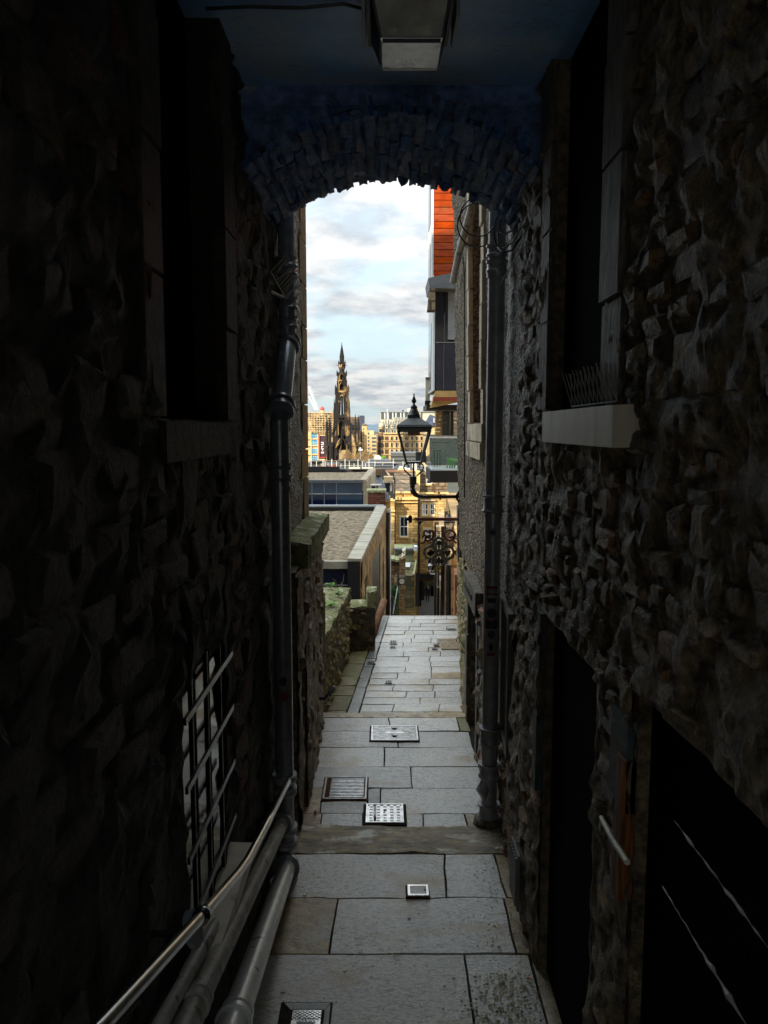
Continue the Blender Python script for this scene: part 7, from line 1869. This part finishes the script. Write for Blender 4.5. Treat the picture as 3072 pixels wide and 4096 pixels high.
# flying buttresses between turrets and core
for s, x0_, x1_ in ((-1, -24, -50), (1, 26, 56)):
    for (ya, yb_, m) in ((1705, 1752, 'monument_stone'), (1716, 1768, 'monument_black')):
        pts = [Vector((MX + (x0_ + (x1_ - x0_) * q / 8) * km, DM - 38 * km, ZM(ya + (yb_ - ya) * (q / 8) ** 1.6))) for q in range(9)]
        MB().tube(pts, 1.9 * km, 5).build('flying_buttress', m, mo)
pts = [Vector((MX + a * km, DM - 48 * km, ZM(b))) for a, b in ((-28, 1840), (-22, 1822), (-10, 1806), (-4, 1790), (0, 1770), (2, 1745))]
MB().tube(pts, 2.1 * km, 5).build('flying_buttress', 'monument_stone', mo)
pts = [Vector((MX + a * km, DM - 48 * km, ZM(b))) for a, b in ((-26, 1790), (-14, 1778), (-4, 1765), (0, 1745))]
MB().tube(pts, 1.8 * km, 5).build('flying_buttress', 'monument_stone', mo)
pts = [Vector((MX + a * km, DM - 48 * km, ZM(b))) for a, b in ((2, 1745), (10, 1762), (26, 1782), (48, 1784))]
MB().tube(pts, 1.8 * km, 5).build('flying_buttress', 'monument_black', mo)
pinn(0, -50, 1712, 1760, 2.6, 'monument_stone')

# ================================================================== DEPARTMENT STORE IN SCAFFOLD, BANNER, WHEEL
D8 = 420.0
o = thing('scaffolded_store', 'cream stone corner building with blue reflecting windows under a crown of scaffolding', 'building', (P(1290, 1800, D8).x, D8, -26))
FB('upper_body', 'scaffold_back', o, 1225, 1650, 1345, 1730, D8 + 2, 20)
FB('lower_wall', 'cream_stone', o, 1215, 1728, 1300, 1862, D8, 20)
FB('wing_wall', 'scaffold_back', o, 1262, 1722, 1440, 1880, D8 + 3, 20)
rs = random.Random(17)
for q in range(11):
    a = 1236 + q * 10.5; FB('scaffold_pole', 'scaffold', o, a, 1642 + rs.uniform(0, 8), a + 1.3, 1728, D8 - 3, .4)
for q in range(9):
    b = 1650 + q * 9.2; FB('scaffold_board', 'scaffold', o, 1232, b, 1338, b + 2.0, D8 - 3.5, .6)
for q in range(7): FB('dormer', 'cream_stone', o, 1238 + q * 15, 1690 - (q % 3) * 16, 1245 + q * 15, 1702 - (q % 3) * 16, D8 - 1, 2)
for r_ in range(4):
    b = (1733, 1760, 1795, 1826)[r_]
    for a, w in ((1248, 9), (1259, 9)):
        FB('window', 'blue_glass_far', o, a, b, a + w, b + 18, D8 - .3, .3)
    FB('transom', 'cream_stone', o, 1247, b + 9, 1269, b + 10, D8 - .5, .2)
    FB('string_course', 'cream_stone', o, 1215, b + 22, 1275, b + 25, D8 - 1, 1)
for a in (1243, 1270): FB('pilaster', 'cream_stone', o, a, 1726, a + 3, 1862, D8 - .8, .8)
c_ = P(1289, 1640, D8 - 2); r_ = 8.5 * D8 / 3072
MB().lathe(c_, [(r_, -.5), (r_, 0), (r_ * .95, r_ * .6), (r_ * .6, r_ * 1.25), (r_ * .15, r_ * 1.7)], 12).build('red_dome', 'red_dome', o, smooth=True)
MB().lathe(c_ + Vector((0, 0, -2.2)), [(r_ * 1.1, -1), (r_ * 1.1, 2)], 8).build('dome_drum', 'cream_stone', o)
o = thing('event_banner', 'tall dark hoarding with a red edge and white block lettering left of the monument', 'sign', P(1290, 1850, 300))
FB('board', 'banner_dark', o, 1278, 1743, 1304, 1836, 300, .5)
FB('edge', 'banner_red', o, 1274, 1741, 1279, 1830, 299.5, .8)
FB('edge', 'banner_red', o, 1279, 1828, 1302, 1832, 299.5, .8)
for a, b, c, d in ((1284, 1768, 1294, 1771), (1290, 1770, 1295, 1774), (1284, 1776, 1295, 1779), (1285, 1783, 1289, 1791), (1290, 1784, 1295, 1786), (1284, 1794, 1295, 1797), (1288, 1797, 1292, 1802), (1284, 1807, 1296, 1809.5), (1284, 1811, 1296, 1813.5)): FB('letter_block', 'white_paint', o, a, b, c, d, 299.6, .3)
o = thing('white_crane_boom', 'pale lattice boom slanting up behind the scaffolded building at the left', 'crane', P(1268, 1640, 430))
a_, b_ = P(1270, 1640, 430), P(1236, 1545, 430)
MB().tube([a_, b_], .75, 6).build('boom', 'white_panel', o); MB().tube([P(1262, 1640, 430), P(1236, 1585, 430)], .6, 6).build('boom', 'white_panel', o)
for q in range(9):
    p_ = a_.lerp(b_, q / 9 + .05); MB().tube([p_, p_ + Vector((1.3, 0, .5))], .12, 4).build('gondola_arm', 'white_panel', o)

# ================================================================== BUILDINGS RIGHT OF THE MONUMENT
D9 = 460.0
def block(name, label, a, b, c, d, dist, m, dep=15, wins=None, wm='far_glass'):
    t = thing(name, label, 'building', P((a + c) / 2, 1860, dist))
    q = fbox(a, b, c, d, dist, dep); MB().box(q[0], q[1], q[2], q[3], -27, q[5]).build('wall', m, t)
    for (x0, y0, x1, y1) in (wins or []): FB('window', wm, t, x0, y0, x1, y1, dist - .4, .3)
    return t
block('office_block', 'dark navy topped office block just right of the monument', 1438, 1662, 1456, 1850, 440, 'dark_blue', wins=[(1441, 1700, 1454, 1704)])
block('street_block', 'red brown block directly behind the right side of the monument', 1400, 1668, 1437, 1850, 450, 'hotel_dark', wins=[(1405, 1676 + 10 * i, 1430, 1680 + 10 * i) for i in range(5)])
t = block('yellow_office', 'tall narrow yellow stone building with a pitched gable right of the monument', 1448, 1700, 1468, 1850, 430, 'hotel_stone', wins=[(1452, 1712 + 13 * i, 1455, 1719 + 13 * i) for i in range(8)])
MB().prism([P(1446, 1700, 429), P(1456, 1692, 429), P(1470, 1700, 429)], (0, 12, 0)).build('roof', 'hotel_roof', t)
block('beige_office', 'beige stepped office building with dark ribbon windows at the street end', 1468, 1722, 1496, 1850, 400, 'hotel_stone', wins=[(1471, 1730 + 15 * i, 1476, 1738 + 15 * i) for i in range(6)])
block('beige_office', 'lower beige stepped block with long windows right of the narrow one', 1484, 1740, 1506, 1850, 396, 'hotel_stone', wins=[(1487, 1748 + 15 * i, 1503, 1755 + 15 * i) for i in range(5)])
block('glass_office', 'pale office block in the gap of the street', 1503, 1738, 1512, 1850, 480, 'white_panel')
block('street_end_house', 'small cream house at the very end of the street', 1500, 1766, 1514, 1850, 420, 'cream_stone')

# hotel
D10 = 400.0
o = thing('stone_hotel', 'ornate yellow stone hotel with a domed corner turret and rows of arched windows', 'building', (P(1650, 1850, D10).x, D10, -26))
q = fbox(1528, 1731, 1860, 1860, D10, 20); MB().box(q[0], q[1], q[2], q[3], -27, q[5]).build('wall', 'hotel_stone', o)
kh = D10 / 3072
tx = P(1524, 1800, D10).x; ZH = lambda sy: P(1524, sy, D10).z
MB().lathe((tx, D10 + 1, 0), [(12 * kh, -27), (12 * kh, ZH(1733))], 12).build('turret', 'hotel_dark', o)
MB().lathe((tx, D10 + 1, 0), [(13.5 * kh, ZH(1736)), (13.5 * kh, ZH(1732))], 12).build('turret_band', 'hotel_dark', o)
MB().lathe((tx, D10 + 1, 0), [(9 * kh, ZH(1733)), (9 * kh, ZH(1711))], 12).build('belvedere', 'hotel_stone', o)
MB().lathe((tx, D10 + 1, 0), [(10.5 * kh, ZH(1711)), (10 * kh, ZH(1702)), (7 * kh, ZH(1695)), (2 * kh, ZH(1691)), (.5 * kh, ZH(1687))], 12).build('dome', 'dome_stone', o, smooth=True)
for k_ in range(5): FB('belvedere_opening', 'window_dark', o, 1517 + k_ * 4, 1715, 1519 + k_ * 4, 1729, D10 - 9 * kh + 1 - .3, .6)
for r_ in range(4):
    for k_ in range(3): FB('window', 'window_dark', o, 1515 + k_ * 7, (1744, 1772, 1800, 1826)[r_], 1518.5 + k_ * 7, (1758, 1790, 1812, 1840)[r_], D10 - 12 * kh + .7, .4)
FB('cornice', 'hotel_stone', o, 1534, 1731, 1860, 1736, D10 - 1.2, 1.2)
for b in (1762, 1791, 1817): FB('string_course', 'hotel_stone', o, 1530, b, 1860, b + 2.2, D10 - .7, .7)
MB().hexa([(*P(1532, 1731, D10).xy, ZH(1731)), (*P(1850, 1731, D10).xy, ZH(1731)), (*P(1850, 1731, D10 + 15).xy, ZH(1731)), (*P(1532, 1731, D10 + 15).xy, ZH(1731)), (P(1534, 1731, D10).x, D10 + 3, ZH(1694)), (P(1850, 1731, D10).x, D10 + 3, ZH(1694)), (P(1850, 1731, D10).x, D10 + 12, ZH(1694)), (P(1534, 1731, D10).x, D10 + 12, ZH(1694))]).build('mansard_roof', 'hotel_roof', o)
win_proto = {}
def hotel_win(cx, b, w, h, arched):
    key = (round(w, 1), round(h, 1), arched); z0 = ZH(b + h); x = P(cx, b, D10).x; ww = w * kh / 2; hh = h * kh
    if key not in win_proto:
        pts = [(-ww, 0), (ww, 0)] + ([(ww * math.cos(q * math.pi / 6), hh - ww + ww * math.sin(q * math.pi / 6)) for q in range(7)] if arched else [(ww, hh), (-ww, hh)])
        def mk(name, pl, y0, y1, m):
            mb = MB().prism([(a, y0, b_) for a, b_ in pl], (0, y1 - y0, 0)); me = bpy.data.meshes.new(name); me.from_pydata(mb.v, [], mb.f); me.materials.append(MATS[m]); me.update(); return me
        sc2 = 1.35
        fr_ = mk('window', [(a * sc2, b_ * 1.04 - hh * .02) for a, b_ in pts], -.55, -.0, 'hotel_stone' if not arched else 'cream_stone')
        win_proto[key] = (fr_, mk('pane', pts, -.62, -.56, 'window_dark'))
    fr_, gl_ = win_proto[key]
    w_ = bpy.data.objects.new('window', fr_); COL.objects.link(w_); w_.parent = o; w_.location = Vector((x, D10, z0)) - o.location
    g_ = bpy.data.objects.new('pane', gl_); COL.objects.link(g_); g_.parent = w_
for r_, (b, h, ar) in enumerate(((1746, 13, False), (1770, 18, True), (1797, 17, True), (1822, 15, True))):
    cx = 1541
    pat = 0
    while cx < 1735:
        if pat % 4 == 0:
            for dx in (0, 4.8, 9.6): hotel_win(cx + dx, b, 3.2, h, False)
            cx += 26
        else:
            hotel_win(cx, b, 6, h, ar); cx += 18.5
        pat += 1
for k_ in range(9):
    a = 1541 + k_ * 22
    FB('dormer', 'dome_stone', o, a, 1699, a + 11, 1714, D10 + .5, 3)
    FB('dormer_eye', 'window_dark', o, a + 3.5, 1702, a + 7.5, 1706.5, D10 + .1, .4)
    FB('dormer', 'dome_stone', o, a - .5, 1719, a + 11.5, 1731, D10 - .3, 3)
    FB('dormer_window', 'window_dark', o, a + 3, 1719.5, a + 8, 1729, D10 - .6, .3)
FB('flagpole', 'white_paint', o, 1547.6, 1636, 1549.4, 1690, D10 + 4, .3)
rb_ = random.Random(2)
for k_ in range(14): a = 1521 + k_ * 10; FB('roof_clutter', 'hotel_roof', o, a, 1685 + rb_.uniform(-4, 2), a + 6, 1694, D10 + 6, 2)
# glazed block behind hotel
o = thing('glazed_office', 'modern glazed office block with dark strips rising behind the hotel roof', 'building', (P(1600, 1700, 470).x, 470, -26))
q = fbox(1522, 1648, 1860, 1860, 470, 20); MB().box(q[0], q[1], q[2], q[3], -27, q[5]).build('wall', 'far_concrete', o)
FB('roof_edge', 'grey_metal', o, 1521, 1646, 1862, 1649, 469, 2)
for k_ in range(26):
    a = 1524 + k_ * 6.4
    FB('glass_strip', 'far_glass' if (k_ * 7) % 5 < 3 else 'white_panel', o, a, 1650, a + 4.6, 1676, 469.5, .4)
FB('canopy_roof', 'far_concrete', o, 1575, 1670, 1640, 1690, 440, 5)
for k_ in range(10): FB('canopy_rib', 'grey_metal', o, 1578 + k_ * 6, 1669, 1580 + k_ * 6, 1688, 439.5, .4)
FB('plant_room', 'grey_metal', o, 1670, 1632, 1730, 1647, 475, 8); FB('plant_room', 'dark_blue', o, 1608, 1640, 1616, 1648, 474, 3); FB('plant_room', 'far_concrete', o, 1630, 1634, 1668, 1648, 476, 3)
o = thing('slate_turret_house', 'dark blue slate roofed house with a white dormer between the lantern and the golden pier', 'building', (P(1720, 1850, 200).x, 200, -26))
q = fbox(1702, 1702, 1760, 1860, 200, 10); MB().box(q[0], q[1], q[2], q[3], -27, q[5]).build('wall', 'cream_stone', o)
MB().prism([P(1700, 1703, 199), P(1756, 1703, 199), P(1748, 1668, 202), P(1722, 1658, 202), P(1708, 1682, 202)], (0, 5, 0)).build('roof', 'dark_blue', o)
FB('dormer', 'white_panel', o, 1735, 1672, 1748, 1690, 198.5, 2); FB('dormer_window', 'far_glass', o, 1738, 1675, 1745, 1686, 198.3, .2)

# ================================================================== BARE SPRING TREES
def bare_tree(label, sx, sy_base, sy_top, d, w, seed, m='twig', n=420):
    rr = random.Random(seed); b = P(sx, sy_base, d); top = P(sx, sy_top, d); H = top.z - b.z; W = w * d / 3072
    b2 = Vector((b.x, d, b.z - 6))
    t = thing('bare_tree', label, 'tree', b2, 'bare brown trees in the gardens')
    tr = MB(); tr.tube([b2, b, b + Vector((0, 0, H * .4))], [.35, .3, .15], 6)
    tw = MB()
    for q in range(16):
        a = rr.uniform(0, 6.28); e = b + Vector((math.cos(a) * W * rr.uniform(.2, .8), math.sin(a) * W * .6, H * rr.uniform(.5, .95)))
        tr.tube([b + Vector((0, 0, H * rr.uniform(.05, .4))), e], [.12, .03], 4)
    tr.build('trunk', 'twig', t)
    for q in range(n):
        u = rr.uniform(0, 6.28); v = rr.random() ** .5; zz_ = rr.uniform(.12, 1)
        rad = W * v * math.sin(math.pi * min(1, zz_ * .75 + .2)); c = b + Vector((rad * math.cos(u), rad * math.sin(u) * .6, H * zz_))
        dv = (Vector((c.x - b.x, c.y - b.y, H * .6)).normalized() + Vector((rr.uniform(-.6, .6), rr.uniform(-.6, .6), rr.uniform(-.4, .6)))) * rr.uniform(.3, .8)
        sdv = dv.cross(Vector((0, 1, 0))).normalized() * .045
        tw.add([c - sdv, c + sdv, c + dv + sdv * .3, c + dv - sdv * .3], [(0, 1, 2, 3)])
        for s_ in (-1, 1):
            e = dv * .5; f = (dv.normalized() + Vector((s_ * .9, 0, .2))) * .28
            tw.add([c + e - sdv * .6, c + e + sdv * .6, c + e + f], [(0, 1, 2)])
    tw.build('twigs', m, t)
bare_tree('round bare brown tree in front of the monument base', 1392, 1862, 1806, 300, 24, 1, n=650)
bare_tree('bare brown tree at the right foot of the monument', 1440, 1862, 1812, 280, 20, 2, n=520)
bare_tree('wide bare brown tree right of the monument near the street', 1462, 1862, 1808, 260, 24, 3, n=600)
bare_tree('small bare brown tree nearest the white roof vent', 1484, 1862, 1820, 240, 16, 4, n=360)
t = thing('green_bush', 'yellow green bush right of the white roof vent', 'bush', P(1532, 1842, 240))
bm_ = MB(); rr = random.Random(3)
for q in range(260):
    c_ = P(rr.uniform(1524, 1542), rr.uniform(1824, 1845), 240 + rr.uniform(-1, 1)); a_ = Vector((rr.uniform(-1, 1), rr.uniform(-1, 1), rr.uniform(-1, 1))).normalized() * .22; b_ = a_.cross(Vector((0, 1, .3))).normalized() * .2
    bm_.add([c_ - a_, c_ + b_, c_ + a_, c_ - b_], [(0, 1, 2, 3)])
bm_.build('leaves', 'leaf', t)
o = thing('lamp_column', 'slim pale lamp column with a cluster head right of the monument', 'street lamp', P(1442, 1858, 250))
FB('pole', 'grey_metal', o, 1441, 1802, 1442.6, 1866, 250, .12); FB('head', 'white_paint', o, 1434, 1796, 1450, 1802, 250, .6)
FB('head', 'white_paint', o, 1438, 1790, 1444, 1795, 250, .6)
